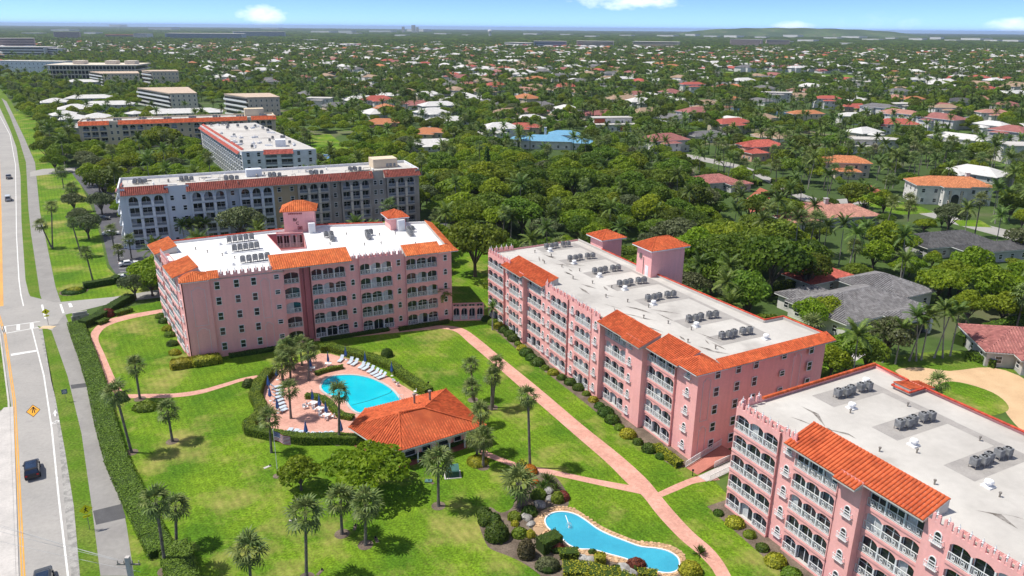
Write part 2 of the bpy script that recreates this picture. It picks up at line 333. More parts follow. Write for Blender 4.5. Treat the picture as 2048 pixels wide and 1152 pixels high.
# ------------------------------------------------------------------ plants
def leaf_mesh(name, P, Nrm, size, lv, mats, elong=1.5, seed=0):
    """quads centred at P facing Nrm (numpy arrays) -> one mesh with per-leaf attribute lv"""
    r = np.random.default_rng(seed); n = len(P)
    a = np.cross(Nrm, r.normal(size=(n, 3))); a /= np.linalg.norm(a, axis=1, keepdims=True) + 1e-9
    b = np.cross(Nrm, a); b /= np.linalg.norm(b, axis=1, keepdims=True) + 1e-9
    s = size[:, None] * 0.5
    V = np.stack([P - a * s * elong, P - b * s, P + a * s * elong, P + b * s], 1).reshape(-1, 3)
    me = bpy.data.meshes.new(name); me.vertices.add(4 * n); me.loops.add(4 * n); me.polygons.add(n)
    me.vertices.foreach_set('co', V.astype(np.float32).ravel())
    me.loops.foreach_set('vertex_index', np.arange(4 * n, dtype=np.int32))
    me.polygons.foreach_set('loop_start', np.arange(0, 4 * n, 4, dtype=np.int32))
    at = me.attributes.new('lv', 'FLOAT', 'FACE'); at.data.foreach_set('value', lv.astype(np.float32))
    for m in (mats if isinstance(mats, (list, tuple)) else [mats]): me.materials.append(m)
    me.update(); me.validate(); return me
def crown(name, blobs, n, leaf, mt, seed=0, up=0.35, core=0.12):
    r = np.random.default_rng(seed); B = np.array(blobs, float)
    area = (B[:, 3] * B[:, 4] + B[:, 3] * B[:, 5] + B[:, 4] * B[:, 5]); p = area / area.sum()
    k = r.choice(len(B), n, p=p)
    d = r.normal(size=(n, 3)); d[:, 2] += up; d /= np.linalg.norm(d, axis=1, keepdims=True)
    rad = 0.82 + 0.22 * r.random(n); inner = r.random(n) < core; rad[inner] *= r.random(inner.sum()) * 0.8
    P = B[k, :3] + d * B[k, 3:6] * rad[:, None]
    keep = np.ones(n, bool)
    for j in range(len(B)):
        q = ((P - B[j, :3]) / (B[j, 3:6] * 0.72)); keep &= ~(((q ** 2).sum(1) < 1) & (k != j) & ~inner)
    P, d, k = P[keep], d[keep], k[keep]
    nr = d * 0.9 + r.normal(size=P.shape) * 0.55; nr /= np.linalg.norm(nr, axis=1, keepdims=True)
    bl = r.random(len(B)); lv = np.clip(0.55 * r.random(len(P)) + 0.45 * bl[k], 0, 1)
    return leaf_mesh(name, P, nr, leaf * (0.6 + 0.7 * r.random(len(P))), lv, mt, seed=seed)
def limbs(name, ends, th, r0, m=None, z0=0.0, forks=0.45):
    mb = MB(); fz = th * forks
    mb.path([(0, 0, z0 - 0.3), (0.05 * r0, 0.1 * r0, fz * 0.5), (0, 0, fz)], [r0 * 1.25, r0, r0 * 0.85], 8)
    for e in ends:
        e = Vector(e); mid = Vector((e.x * 0.45, e.y * 0.45, fz + (e.z - fz) * 0.6))
        mb.path([(0, 0, fz * 0.92), mid, e], [r0 * 0.6, r0 * 0.36, r0 * 0.12], 6)
    return mb.mesh(name, m or BARK, True)
def dome_blobs(seed, k, rad, h, zc, flat=0.5, br=0.42):
    r = random.Random(seed); out = []
    for i in range(k):
        a = i * 2.39996 + r.uniform(-.35, .35); q = math.sqrt((i + .5) / k) * (1 - br * .55)
        x, y = q * rad * math.cos(a), q * rad * math.sin(a)
        z = zc + h * (1 - q * q) * r.uniform(.75, 1.1) + r.uniform(-.08, .08) * h
        s = br * rad * r.uniform(.7, 1.15); out.append((x, y, z, s, s * r.uniform(.85, 1.15), s * flat * r.uniform(.8, 1.25)))
    return out
PROTO = {}
def proto_tree(key, seed, k, rad, h, zc, n, leaf, mt, flat=0.6, br=0.40, r0=0.3, up=0.35, trunk=None):
    bl = dome_blobs(seed, k, rad, h, zc, flat, br)
    PROTO[key] = (limbs(key + '_trunk', [b[:3] for b in bl[::max(1, k // 8)]], zc, r0, trunk), crown(key + '_crown', bl, n, leaf, mt, seed, up), rad)
# all protos: radius 5 m class, about 8-10 m tall
proto_tree('oak_a', 1, 20, 5.2, 3.4, 4.6, 4200, 0.46, LEAF, 0.62)
proto_tree('oak_b', 2, 24, 5.6, 2.8, 4.8, 4600, 0.46, LEAF, 0.55, 0.36)
proto_tree('oak_c', 3, 15, 4.6, 4.6, 4.4, 3800, 0.48, LEAF, 0.75, 0.46)
proto_tree('bright_a', 4, 22, 5.2, 2.6, 4.2, 4400, 0.46, LEAFB, 0.5, 0.36)
proto_tree('bright_b', 5, 17, 4.6, 3.6, 4.0, 4000, 0.46, LEAFB, 0.65, 0.42)
proto_tree('olive_a', 6, 18, 4.6, 2.8, 4.0, 4200, 0.36, LEAFO, 0.6, 0.38)
proto_tree('shrub_a', 7, 9, 1.6, 0.7, 0.75, 1500, 0.22, HEDGED, 0.75, 0.5, 0.07)
proto_tree('shrub_b', 8, 9, 1.6, 0.7, 0.75, 1500, 0.22, LEAFB, 0.75, 0.5, 0.07)
proto_tree('poinciana', 9, 34, 5.6, 2.2, 4.3, 5600, 0.40, LEAFP, 0.42, 0.27, 0.28)
# conifer column
PROTO['pine'] = (limbs('pine_trunk', [(0, 0, 14)], 14, 0.25), crown('pine_crown', [(0.15 * math.sin(i), 0.15 * math.cos(i * 2), 2 + i * 1.25, 2.3 * (1 - i / 11.5) + .25, 2.3 * (1 - i / 11.5) + .25, 1.0) for i in range(11)], 3000, 0.42, HEDGED, 10), 2.3)
def tree(key, loc, s=1.0, label='', group=None, cat='tree', name='broadleaf_tree', rz=None, sz=None):
    tr, cr, rad = PROTO[key]
    o = thing(name, label, cat, loc, random.uniform(0, 6.28) if rz is None else rz, group)
    sc = (s, s, s * (sz or random.uniform(.9, 1.12))); o.scale = sc
    put('trunk', tr, o); put('crown', cr, o); return o
# ---- palms
def fan_frond(name, seed, L=1.25, mt=None, blades=11, petiole=0.95):
    r = np.random.default_rng(seed); mb = MB()
    mb.poly([(0, -.03, 0), (petiole, -.02, 0.06), (petiole, .02, 0.06), (0, .03, 0)], 0, 0.8)
    for i in range(blades):
        a = (i / (blades - 1) - .5) * 3.7; ll = L * (1 - 0.22 * abs(a) / 1.85) * r.uniform(.85, 1.08); w = 0.085
        c, s = math.cos(a), math.sin(a); b = Vector((petiole, 0, .06)); d = Vector((c, s, 0)); q = Vector((-s, c, 0))
        zf = 0.10 if i % 2 else 0.03
        m1 = b + d * ll * .6 + Vector((0, 0, zf)); t = b + d * ll * .95 + Vector((0, 0, -0.30 * ll * r.uniform(.5, 1.3)))
        lv = r.uniform(.15, 1)
        mb.poly([b - q * .02, m1 - q * w, m1 + q * w, b + q * .02], 0, lv); mb.poly([m1 - q * w, t, m1 + q * w], 0, lv)
    return mb.mesh(name, mt or SABAL)
FAN = [fan_frond('fan_frond_%d' % i, i) for i in range(3)]
def merge(name, items, mats):
    """items: (mesh, Matrix); joined into one mesh keeping lv and material slots"""
    V, F, M, C = [], [], [], []; o = 0
    for me, mx in items:
        V += [tuple(mx @ v.co) for v in me.vertices]
        a = me.attributes.get('lv')
        for i, p in enumerate(me.polygons): F.append([o + k for k in p.vertices]); M.append(p.material_index); C.append(a.data[i].value if a else 0.0)
        o += len(me.vertices)
    mb = MB(); mb.v, mb.f, mb.m, mb.c = V, F, M, C
    return mb.mesh(name, mats)
def frond_poses(n, seed, elmin=-60, elmax=78):
    r = random.Random(seed); out = []
    for i in range(n):
        az = i * 2.39996 + r.uniform(-.2, .2); el = R(elmax + (elmin - elmax) * ((i + .5) / n) ** 1.15 + r.uniform(-8, 8))
        out.append((az, el, r.uniform(-.5, .5), r.uniform(.82, 1.12)))
    return out
def pose(az, el, roll, s): return Matrix.Rotation(az, 4, 'Z') @ Matrix.Rotation(-el, 4, 'Y') @ Matrix.Rotation(roll, 4, 'X') @ Matrix.Scale(s, 4)
FANCROWN = [merge('fan_crown_%d' % s, [(FAN[i % 3], pose(*q)) for i, q in enumerate(frond_poses(22, s))], SABAL) for s in range(3)]
def trunk_mesh(name, r0, r1, mt, rings=9, boots=0.0, seed=0):
    rr = random.Random(seed); mb = MB(); pts = []; rad = []
    for i in range(rings + 1):
        t = i / rings; pts.append((0, 0, t)); rad.append(r0 + (r1 - r0) * t + (rr.uniform(-.015, .02)))
    rad[0] *= 1.35; rad[-1] *= 1.15
    pts[0] = (0, 0, -0.02)
    mb.path(pts, rad, 8); return mb.mesh(name, mt, False)
STRUNK = [trunk_mesh('fan_palm_trunk_%d' % i, .20, .155, PBARK, 10, seed=i) for i in range(2)]
CTRUNK = trunk_mesh('slender_palm_trunk', .16, .09, PBARKL, 8)
def feather_frond(name, seed, L=2.6, mt=None, pairs=13, droop=1.0):
    r = np.random.default_rng(seed); mb = MB(); prev = None
    for i in range(pairs + 1):
        t = i / pairs; x = L * (t - .12 * t * t * droop); z = 0.55 * L * t * .55 - 0.62 * L * t * t * droop * .75
        c = Vector((x, 0, z))
        if prev is not None:
            mb.poly([prev - Vector((0, .03, 0)), c - Vector((0, .02, 0)), c + Vector((0, .02, 0)), prev + Vector((0, .03, 0))], 0, .9)
            ll = 0.62 * math.sin(min(1, t * 1.3 + .15) * math.pi * .62) * (1.1 - .55 * t)
            for sd in (-1, 1):
                e = c + Vector((.28 * ll + .1, sd * ll, -.32 * ll * r.uniform(.6, 1.5))); w = Vector((.055, 0, 0))
                mb.poly([prev + (c - prev) * .3 - w, e, c + w], 0, r.uniform(.1, 1))
        prev = c
    return mb.mesh(name, mt or COCO)
FEA = [feather_frond('feather_frond_%d' % i, 20 + i) for i in range(3)]
FEACROWN = [merge('feather_crown_%d' % s, [(FEA[i % 3], pose(*q)) for i, q in enumerate(frond_poses(19, 30 + s, -35, 75))], COCO) for s in range(3)]
SILFAN = [fan_frond('silver_frond_%d' % i, 50 + i, 1.5, SILVER, 12, 0.9) for i in range(2)]
SILCROWN = merge('silver_crown', [(SILFAN[i % 2], pose(*q)) for i, q in enumerate(frond_poses(34, 77, -40, 80))], SILVER)
def palm(kind, loc, h, label, group=None, s=1.0, lean=(0, 0), fronds=False, name=None, thick=1.0):
    o = thing(name or {'fan': 'fan_palm', 'feather': 'feather_palm', 'silver': 'silver_palm'}[kind], label, 'palm tree', loc, 0, group)
    o.rotation_euler = (lean[0], lean[1], random.uniform(0, 6.28))
    tm = random.choice(STRUNK) if kind != 'feather' else CTRUNK
    t = put('trunk', tm, o, scale=(thick, thick, h))
    if fronds:
        for i, (az, el, ro, fs) in enumerate(frond_poses(24, random.random(), -58, 80)):
            f = put('frond', FAN[i % 3], o, (0, 0, h)); f.rotation_mode = 'QUATERNION'
            f.rotation_quaternion = pose(az, el, ro, 1).to_quaternion(); f.scale = (fs * s,) * 3
    else:
        put('crown', {'fan': random.choice(FANCROWN), 'feather': random.choice(FEACROWN), 'silver': SILCROWN}[kind], o, (0, 0, h), scale=s)
    return o
# ---- hedges: dense leaf skin over a dark core along a line
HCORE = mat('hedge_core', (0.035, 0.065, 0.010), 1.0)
def hedge(name, pts, width, h, label, mt=None, dens=60, leaf=0.15, closed=False, group=None, cat='hedge', seed=None, z=0.0):
    seed = seed if seed is not None else int(abs(pts[0][0] * 13 + pts[0][1] * 7)) % 9999
    r = np.random.default_rng(seed); P, Nn = [], []
    core = MB(); pts = [Vector((p[0], p[1], 0)) for p in pts]; segs = list(zip(pts[:-1], pts[1:])) + ([(pts[-1], pts[0])] if closed else [])
    c0 = sum(pts, Vector()) / len(pts)
    for a, b in segs:
        d = b - a; L = d.length
        if L < .05: continue
        d /= L; q = Vector((-d.y, d.x, 0)); k = .86
        A = [a + q * width * .5 * k - c0, a - q * width * .5 * k - c0, b - q * width * .5 * k - c0, b + q * width * .5 * k - c0]
        core.prism(A, 0, h * .96)
        m = int(L * (width + 2 * h) * dens) + 6
        u = r.random(m) * (L + .3) - .15; w = r.random(m) * (width + 2 * h)
        wob = 0.05 * np.sin(u * .9 + seed) + 0.03 * r.normal(size=m)
        side1 = w < h; side2 = w > h + width; top = ~(side1 | side2)
        off = np.where(side1, width / 2, np.where(side2, -width / 2, (w - h) - width / 2)) * (1 + .035 * r.normal(size=m))
        zz = np.where(side1, w, np.where(side2, w - h - width, h)) + np.where(top, wob, 0)
        ed = np.abs(off) / (width / 2); zz = np.where(top & (ed > .75), zz - (ed - .75) * .5 * min(h, .8), zz)
        px = a.x - c0.x + d.x * u + q.x * off; py = a.y - c0.y + d.y * u + q.y * off
        P.append(np.stack([px, py, np.clip(zz, .03, None)], 1))
        nn = np.where(side1[:, None], np.array([q.x, q.y, .1]), np.where(side2[:, None], np.array([-q.x, -q.y, .1]), np.array([0, 0, 1.0])))
        Nn.append(nn + r.normal(size=(m, 3)) * .27)
    P = np.concatenate(P); Nn = np.concatenate(Nn); Nn /= np.linalg.norm(Nn, axis=1, keepdims=True)
    o = thing(name, label, cat, (c0.x, c0.y, z), 0, group)
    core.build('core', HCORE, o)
    put('foliage', leaf_mesh(name + '_foliage', P, Nn, leaf * (.6 + .8 * r.random(len(P))), r.random(len(P)), mt or HEDGE, seed=seed), o)
    return o
def ball(name, loc, rx, ry, rz_, label, mt=None, n=None, leaf=.2, group=None, boxy=False, rot=0.0, cat='shrub'):
    """clipped shrub: dome (or box) of leaves round a dark core"""
    seed = int(abs(loc[0] * 31 + loc[1] * 17)) % 9999; r = np.random.default_rng(seed)
    n = n or int(420 * (rx * ry + rx * rz_ + ry * rz_)) + 60
    d = r.normal(size=(n, 3)); d[:, 2] = np.abs(d[:, 2]) if not boxy else d[:, 2]; d /= np.linalg.norm(d, axis=1, keepdims=True)
    if boxy:
        d /= np.abs(d).max(1, keepdims=True) ** .8; d /= np.abs(d).max(1, keepdims=True) ** .15
        d[:, 2] = np.abs(d[:, 2])
    P = d * np.array([rx, ry, rz_]) * (1 + .06 * r.normal(size=(n, 1))); P[:, 2] = P[:, 2] + (rz_ * .08)
    nn = d + r.normal(size=(n, 3)) * .33; nn /= np.linalg.norm(nn, axis=1, keepdims=True)
    o = thing(name, label, cat, loc, rot, group)
    c = MB()
    if boxy: c.box(-rx * .86, -ry * .86, 0, rx * .86, ry * .86, rz_ * .9)
    else: c.lathe([(rx * .82, 0.0), (rx * .86, rz_ * .35), (rx * .66, rz_ * .7), (rx * .3, rz_ * .9), (0, rz_ * .93)], 10)
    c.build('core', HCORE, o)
    put('foliage', leaf_mesh(name + '_foliage', P, nn, leaf * (.6 + .8 * r.random(n)), r.random(n), mt or HEDGE, seed=seed), o); return o

# ------------------------------------------------------------------ roof tiles
def tile_rows(mb, E0, E1, R1, R0, pitch=.36, course=.42, m=0, amp=None, seg=4, lift=.0):
    """barrel tiles on a roof plane: eave E0->E1, ridge R0->R1. Each rib is a row of tapered half-round tiles over a pan."""
    E0, E1, R0, R1 = map(Vector, (E0, E1, R0, R1)); e = (E1 - E0); L = e.length; e.normalize()
    n = (e.cross(R0 - E0) if (R0 - E0).length > .1 else e.cross(R1 - E0)); n.normalize()
    if n.z < 0: n = -n
    s = n.cross(e); s.normalize()
    if s.z < 0: s = -s
    r0e, r1e, H = (R0 - E0).dot(e), (R1 - E0).dot(e), max((R0 - E0).dot(s), (R1 - E0).dot(s))
    if H < .05: return
    mb.poly([E0 + n * lift, E1 + n * lift, R1 + n * lift, R0 + n * lift] if abs(r1e - r0e) > .05 else [E0 + n * lift, E1 + n * lift, R1 + n * lift], m, .0)
    amp = amp or pitch * .30; lo, hi = min(0, r0e), max(L, r1e); k = max(2, int(round((hi - lo) / pitch))); pw = (hi - lo) / k
    for i in range(k):
        d = lo + (i + .5) * pw
        top = H if r0e <= d <= r1e else (H * d / r0e if (r0e > 0 and d < r0e) else (H * (L - d) / (L - r1e) if (r1e < L and d > r1e) else H))
        bot = 0 if 0 <= d <= L else (H * d / r0e if d < 0 else H * (d - L) / (r1e - L))
        if top - bot < .12: continue
        nc = max(1, int(round((top - bot) / course))); cl = (top - bot) / nc
        for j in range(nc):
            a0 = bot + j * cl; a1 = a0 + cl * 1.02; ra, rb = pw * .36, pw * .33; c = random.random()
            A = []; B = []
            for q in range(seg + 1):
                th = math.pi * q / seg; cx, cz = -math.cos(th), math.sin(th)
                A.append(E0 + e * (d + cx * ra) + s * a0 + n * (lift + amp * cz * 1.15 + .012)); B.append(E0 + e * (d + cx * rb) + s * a1 + n * (lift + amp * cz * 1.0 + .004))
            mb.idx(A + B, [(q, q + 1, seg + 2 + q, seg + 1 + q) for q in range(seg)], m, c)
            if j == 0: mb.poly(A, m, c * .3)
def ridge_caps(mb, a, b, r=.14, m=0, step=.5):
    a, b = Vector(a), Vector(b); k = max(1, int((b - a).length / step))
    for i in range(k):
        p, q = a.lerp(b, i / k), a.lerp(b, (i + 1.02) / k); mb.tube(p, q, r, r * .85, 6, m, True, random.random())
def hip_roof(o, x0, y0, x1, y1, z, h, mt, ov=.6, pitch=.36, course=.42, tiles=True, body=None, cap=True, name='roof'):
    """hip roof over a rectangle; returns roof part"""
    X0, Y0, X1, Y1 = x0 - ov, y0 - ov, x1 + ov, y1 + ov; w, d = X1 - X0, Y1 - Y0; k = min(w, d) / 2
    if w >= d: A, B = Vector((X0 + k, (Y0 + Y1) / 2, z + h)), Vector((X1 - k, (Y0 + Y1) / 2, z + h))
    else: A, B = Vector(((X0 + X1) / 2, Y0 + k, z + h)), Vector(((X0 + X1) / 2, Y1 - k, z + h))
    c = [Vector((X0, Y0, z)), Vector((X1, Y0, z)), Vector((X1, Y1, z)), Vector((X0, Y1, z))]
    if w >= d: F = [(c[0], c[1], B, A), (c[1], c[2], B, B), (c[2], c[3], A, B), (c[3], c[0], A, A)]
    else: F = [(c[0], c[1], A, A), (c[1], c[2], B, A), (c[2], c[3], B, B), (c[3], c[0], A, B)]
    mb = MB()
    for E0, E1, R1, R0 in F:
        if tiles: tile_rows(mb, E0, E1, R1, R0, pitch, course)
        else: mb.poly([E0, E1, R1, R0] if (R1 - R0).length > .05 else [E0, E1, R1], 0)
    if cap:
        for P, Q in ((c[0], A), (c[3], A if w >= d else B), (c[1], B if w >= d else A), (c[2], B), (A, B)):
            if (P - Q).length > .2: ridge_caps(mb, P + Vector((0, 0, .05)), Q + Vector((0, 0, .05)), .12 if tiles else .1, 0, .6 if tiles else 3)
    mb.poly([p - Vector((0, 0, .02)) for p in c[::-1]], 1)
    for i in range(4):
        P, Q = c[i], c[(i + 1) % 4]; mb.poly([P - Vector((0, 0, .2)), Q - Vector((0, 0, .2)), Q, P], 1)
    return mb.build(name, [mt, body or WHITE], o)

# ------------------------------------------------------------------ windows, balconies, facades
_cache = {}
def cached(f):
    def g(*a):
        k = (f.__name__,) + a
        if k not in _cache: _cache[k] = f(*a)
        return _cache[k]
    return g
def ring(mb, outer, inner, y0, y1, m):
    n = len(outer)
    for i in range(n):
        j = (i + 1) % n; a, b, c, d = outer[i], outer[j], inner[j], inner[i]
        mb.poly([(a[0], y0, a[1]), (b[0], y0, b[1]), (c[0], y0, c[1]), (d[0], y0, d[1])], m)
        mb.poly([(a[0], y1, a[1]), (b[0], y1, b[1]), (b[0], y0, b[1]), (a[0], y0, a[1])][::-1], m)
        mb.poly([(d[0], y1, d[1]), (c[0], y1, c[1]), (c[0], y0, c[1]), (d[0], y0, d[1])], m)
def outline(w, h, arch, inset=0.0, n=8):
    x = w / 2 - inset; z0 = inset; zt = h - inset
    if not arch: return [(-x, z0), (x, z0), (x, zt), (-x, zt)]
    zs = zt - x * arch; return [(-x, z0), (x, z0)] + [(x * math.cos(math.pi * k / n), zs + (zt - zs) * math.sin(math.pi * k / n)) for k in range(n + 1)]
@cached
def window_frame(w, h, arch, mt):
    mb = MB(); o, i = outline(w, h, arch), outline(w, h, arch, .09); ring(mb, o, i, -.09, 0, 0)
    mb.box(-w / 2 + .08, -.07, h * .48, w / 2 - .08, -.02, h * .48 + .08)
    return mb.mesh('window_frame', MATS[mt])
@cached
def window_pane(w, h, arch):
    mb = MB(); mb.poly([(x, -.025, z) for x, z in outline(w, h, arch, .08)], 0); return mb.mesh('window_pane', GLASS)
@cached
def window_box_mesh(w):
    mb = MB(); d = .32
    mb.box(-w / 2, -d, -.06, w / 2, 0, 0)
    for x in np.linspace(-w / 2 + .02, w / 2 - .02, 8): mb.box(x - .012, -d, 0, x + .012, -d + .03, .62)
    for sx in (-w / 2, w / 2 - .04): mb.box(sx, -d, 0, sx + .04, -.02, .04); mb.box(sx, -d, .58, sx + .04, -.02, .64)
    mb.box(-w / 2, -d - .01, .58, w / 2, -d + .04, .65); mb.box(-w / 2, -d - .005, .28, w / 2, -d + .02, .33)
    return mb.mesh('window_box', WHITE)
def window(b, x, y, z, w, h, arch=0.0, rz=0.0, box=False, mt='white_paint', name='window'):
    o = put(name, window_frame(w, h, arch, mt), b, (x, y, z), (0, 0, rz)); put('pane', window_pane(w, h, arch), o)
    if box: put('window_box', window_box_mesh(w + .55), o, (0, 0, -.08))
    return o
@cached
def flat_window(w, h, mtn):
    """frame and glass in one mesh, for far buildings"""
    mb = MB(); ring(mb, outline(w, h, 0), outline(w, h, 0, .1), -.08, 0, 0); mb.box(-w / 2 + .08, -.06, h * .48, w / 2 - .08, -.02, h * .48 + .09)
    mb.poly([(x, -.02, z) for x, z in outline(w, h, 0, .09)], 1); return mb.mesh('window', [MATS[mtn], GLASS])
@cached
def balcony_mesh(W_, n, top, style, pw, ew, wm, pm, zs, rise, depth):
    mb = MB(); t = .18; ow = (W_ - 2 * ew - (n - 1) * pw) / n
    mb.box(0, -.10, -.34, W_, depth, 0, 0); mb.box(.02, -.06, 0, W_ - .02, depth, .03, 2)
    for x in (0, W_ - ew): mb.box(x, 0, 0, x + ew, depth, top, 0)
    K = 10
    for i in range(n):
        x0 = ew + i * (ow + pw)
        if style == 'flat':
            mb.box(x0, 0, zs, x0 + ow, t, top, 0)
        else:
            C = []
            for k in range(K + 1):
                u = -1 + 2 * k / K; zz = zs + (rise * math.sqrt(max(0, 1 - u * u)) if style == 'round' else rise * (1 - u * u * (.55 + .45 * u * u)))
                C.append((x0 + ow * (u + 1) / 2, zz))
            for (xa, za), (xb, zb) in zip(C[:-1], C[1:]):
                mb.poly([(xa, 0, za), (xb, 0, zb), (xb, 0, top), (xa, 0, top)], 0); mb.poly([(xa, t, za), (xb, t, zb), (xb, 0, zb), (xa, 0, za)], 0)
                mb.poly([(xa, t, top), (xb, t, top), (xb, t, zb), (xa, t, za)], 0)
            mb.poly([(x0, t, top), (x0, 0, top), (x0 + ow, 0, top), (x0 + ow, t, top)], 0)
        if i < n - 1:
            mb.box(x0 + ow, 0, zs, x0 + ow + pw, t, top, 0); mb.box(x0 + ow, -.012 if pw < .5 else -.32, 0 if pw < .5 else -.34, x0 + ow + pw, t, zs, 1)
    mb.poly([(0, depth, 0), (W_, depth, 0), (W_, depth, top), (0, depth, top)], 0)
    if style != 'flat': pass
    return mb.mesh('balcony', [MATS[wm], MATS[pm], CONC])
@cached
def railing_mesh(w, solid):
    mb = MB(); h = 1.02
    mb.box(0, -.03, h - .07, w, .04, h, 0); mb.box(0, -.02, .06, w, .03, .12, 0)
    if solid: mb.box(0, -.01, .12, w, .02, h - .3, 1); mb.box(0, -.02, h - .3, w, .03, h - .25, 0)
    else:
        k = max(4, int(w / .17))
        for i in range(k + 1):
            x = w * i / k; a = .028 if i % max(1, k // 2) else .055; mb.box(x - a / 2, -.015, .1, x + a / 2, .02, h - .04, 0)
        for c in (.27, .73):
            x = w * c; ring(mb, [(x - .17, .3), (x + .17, .3), (x + .17, .74), (x - .17, .74)], [(x - .11, .36), (x + .11, .36), (x + .11, .68), (x - .11, .68)], -.025, .02, 0)
    return mb.mesh('railing', [WHITE, MATS.get('grey_rail', WHITE)])
@cached
def door_mesh(w, h, var):
    mb = MB(); mb.poly([(0, 0, 0), (w, 0, 0), (w, 0, h), (0, 0, h)], 1)
    for x in (0, w / 2 - .04, w - .08): mb.box(x, -.06, 0, x + .08, -.005, h, 0)
    mb.box(.08, -.05, h * .62, w - .08, -.006, h * .62 + .05, 0) if var == 2 else None
    if var == 1: mb.poly([(.09, -.012, 0), (w / 2 - .05, -.012, 0), (w / 2 - .05, -.012, h), (.09, -.012, h)], 2)
    if var == 3: mb.poly([(.09, -.012, 0), (w - .09, -.012, 0), (w - .09, -.012, h), (.09, -.012, h)], 2)
    return mb.mesh('glass_door', [WHITE, GLASS, CURTAIN])
def bay(b, T, x0, x1, y, n, nf, fh, base, ztop, wm='pink_stucco', pm='white_paint', style='arch', top_style=None, pw=.16, ew=.12, zs=1.78, rise=.40,
        depth=1.5, setback=.5, railed=True, solid=False, simple=False, floors=None):
    """one balcony column of a facade: for each storey a balcony part with railings and glass doors as sub-parts"""
    W_ = round(x1 - x0, 3); ow = (W_ - 2 * ew - (n - 1) * pw) / n
    for f in (floors if floors is not None else range(nf)):
        z = base + f * fh; last = f == nf - 1; st = (top_style or style) if last else style
        top = round((ztop - z) if last else fh - .34, 3); Z = zs; RI = rise
        if st == 'flat': Z = min(top - .02, fh - .62)
        if st == 'round': RI = ow / 2; Z = top - RI - .35
        p, rz = T(x0, y, z)
        o = put('balcony', balcony_mesh(W_, n, top, st, pw, ew, wm, pm, round(Z, 3), round(RI, 3), depth), b, p, (0, 0, rz))
        hd = round(min(top - .05, Z + RI + .05 if st != 'flat' else Z + .05), 3)
        for i in range(n):
            xx = ew + i * (ow + pw); v = random.choice((0, 0, 0, 2, 2, 1)) if random.random() > .04 else 3
            put('glass_door', door_mesh(round(ow, 3), hd, v), o, (xx, setback, .03))
            if railed and not (f == 0 and i == n // 2 and not solid): put('railing', railing_mesh(round(ow, 3), solid), o, (xx, -.02 if not solid else .02, .03))
def walls(name, b, pts, z0, z1, m, T=None):
    """vertical wall panels along a polyline (building coordinates)"""
    mb = MB()
    for (xa, ya), (xb, yb) in zip(pts[:-1], pts[1:]): mb.poly([(xa, ya, z0), (xb, yb, z0), (xb, yb, z1), (xa, ya, z1)])
    return mb.build(name, m, b)
def frame_T(ox, oy, rz):
    c, s = math.cos(rz), math.sin(rz)
    return lambda x, y, z=0.0: (Vector((ox + c * x - s * y, oy + s * x + c * y, z)), rz)
def facade_walls(b, T, segs, z0, ztop, m, end0=None, end1=None, name='wall'):
    """segs: (kind,x0,x1,y); draws pier fronts and the returns between steps"""
    prev = end0; px = segs[0][1]; out = []
    def q(mb, xa, ya, xb, yb):
        A, B = T(xa, ya)[0], T(xb, yb)[0]; mb.poly([(A.x, A.y, z0), (B.x, B.y, z0), (B.x, B.y, ztop), (A.x, A.y, ztop)])
    for i, (k, x0, x1, y) in enumerate(segs):
        mb = MB(); nxt = segs[i + 1][3] if i + 1 < len(segs) else end1
        if k == 'p':
            if prev is not None and abs(prev - y) > .01: q(mb, x0, prev, x0, y)
            q(mb, x0, y, x1, y)
            if nxt is not None and abs(nxt - y) > .01: q(mb, x1, y, x1, nxt)
            out.append(mb.build(name, m, b))
        elif prev is not None and segs[i - 1][0] == 'b' and abs(prev - y) > .01:
            q(mb, x0, prev, x0, y); out.append(mb.build(name, m, b))
        prev = y
    return out
@cached
def merlon_mesh(h, w):
    mb = MB(); mb.box(-w / 2, 0, 0, -w * .14, .22, h); mb.box(w * .14, 0, 0, w / 2, .22, h); mb.box(-w * .14, .03, 0, w * .14, .19, h * .45)
    for x in (-w * .33, w * .33): mb.box(x - w * .09, .02, h, x + w * .09, .2, h + .12)
    return mb.mesh('merlon', PINK)
@cached
def finial_mesh():
    mb = MB(); mb.lathe([(.075, 0), (.06, .55), (.13, .62), (.13, .68), (.05, .74), (.11, .86), (.05, .98), (.02, 1.22), (0, 1.24)], 7, 0, 0, 0); return mb.mesh('finial', WHITE)
def battlement(b, T, x0, x1, y, z, pitch=1.35, h=.62, cap=True):
    n = max(1, int(round((x1 - x0) / pitch))); pw = (x1 - x0) / n
    mb = MB(); A = T(x0, y)[0]; B = T(x1, y)[0]
    for i in range(n):
        p, rz = T(x0 + (i + .5) * pw, y, z); o = put('merlon', merlon_mesh(h, .82), b, p, (0, 0, rz)); put('finial', finial_mesh(), o, (0, .11, .12))
@cached
def moulding_mesh(w, h):
    mb = MB()
    def ol(i):
        x = w / 2 - i; return [(-x, i), (x, i), (x, h - .5 - i), (x * .62, h - .5 - i), (x * .5, h - .18 - i), (0, h - i), (-x * .5, h - .18 - i), (-x * .62, h - .5 - i), (-x, h - .5 - i)]
    ring(mb, ol(0), ol(.11), -.06, 0, 0); return mb.mesh('wall_moulding', TRIM)
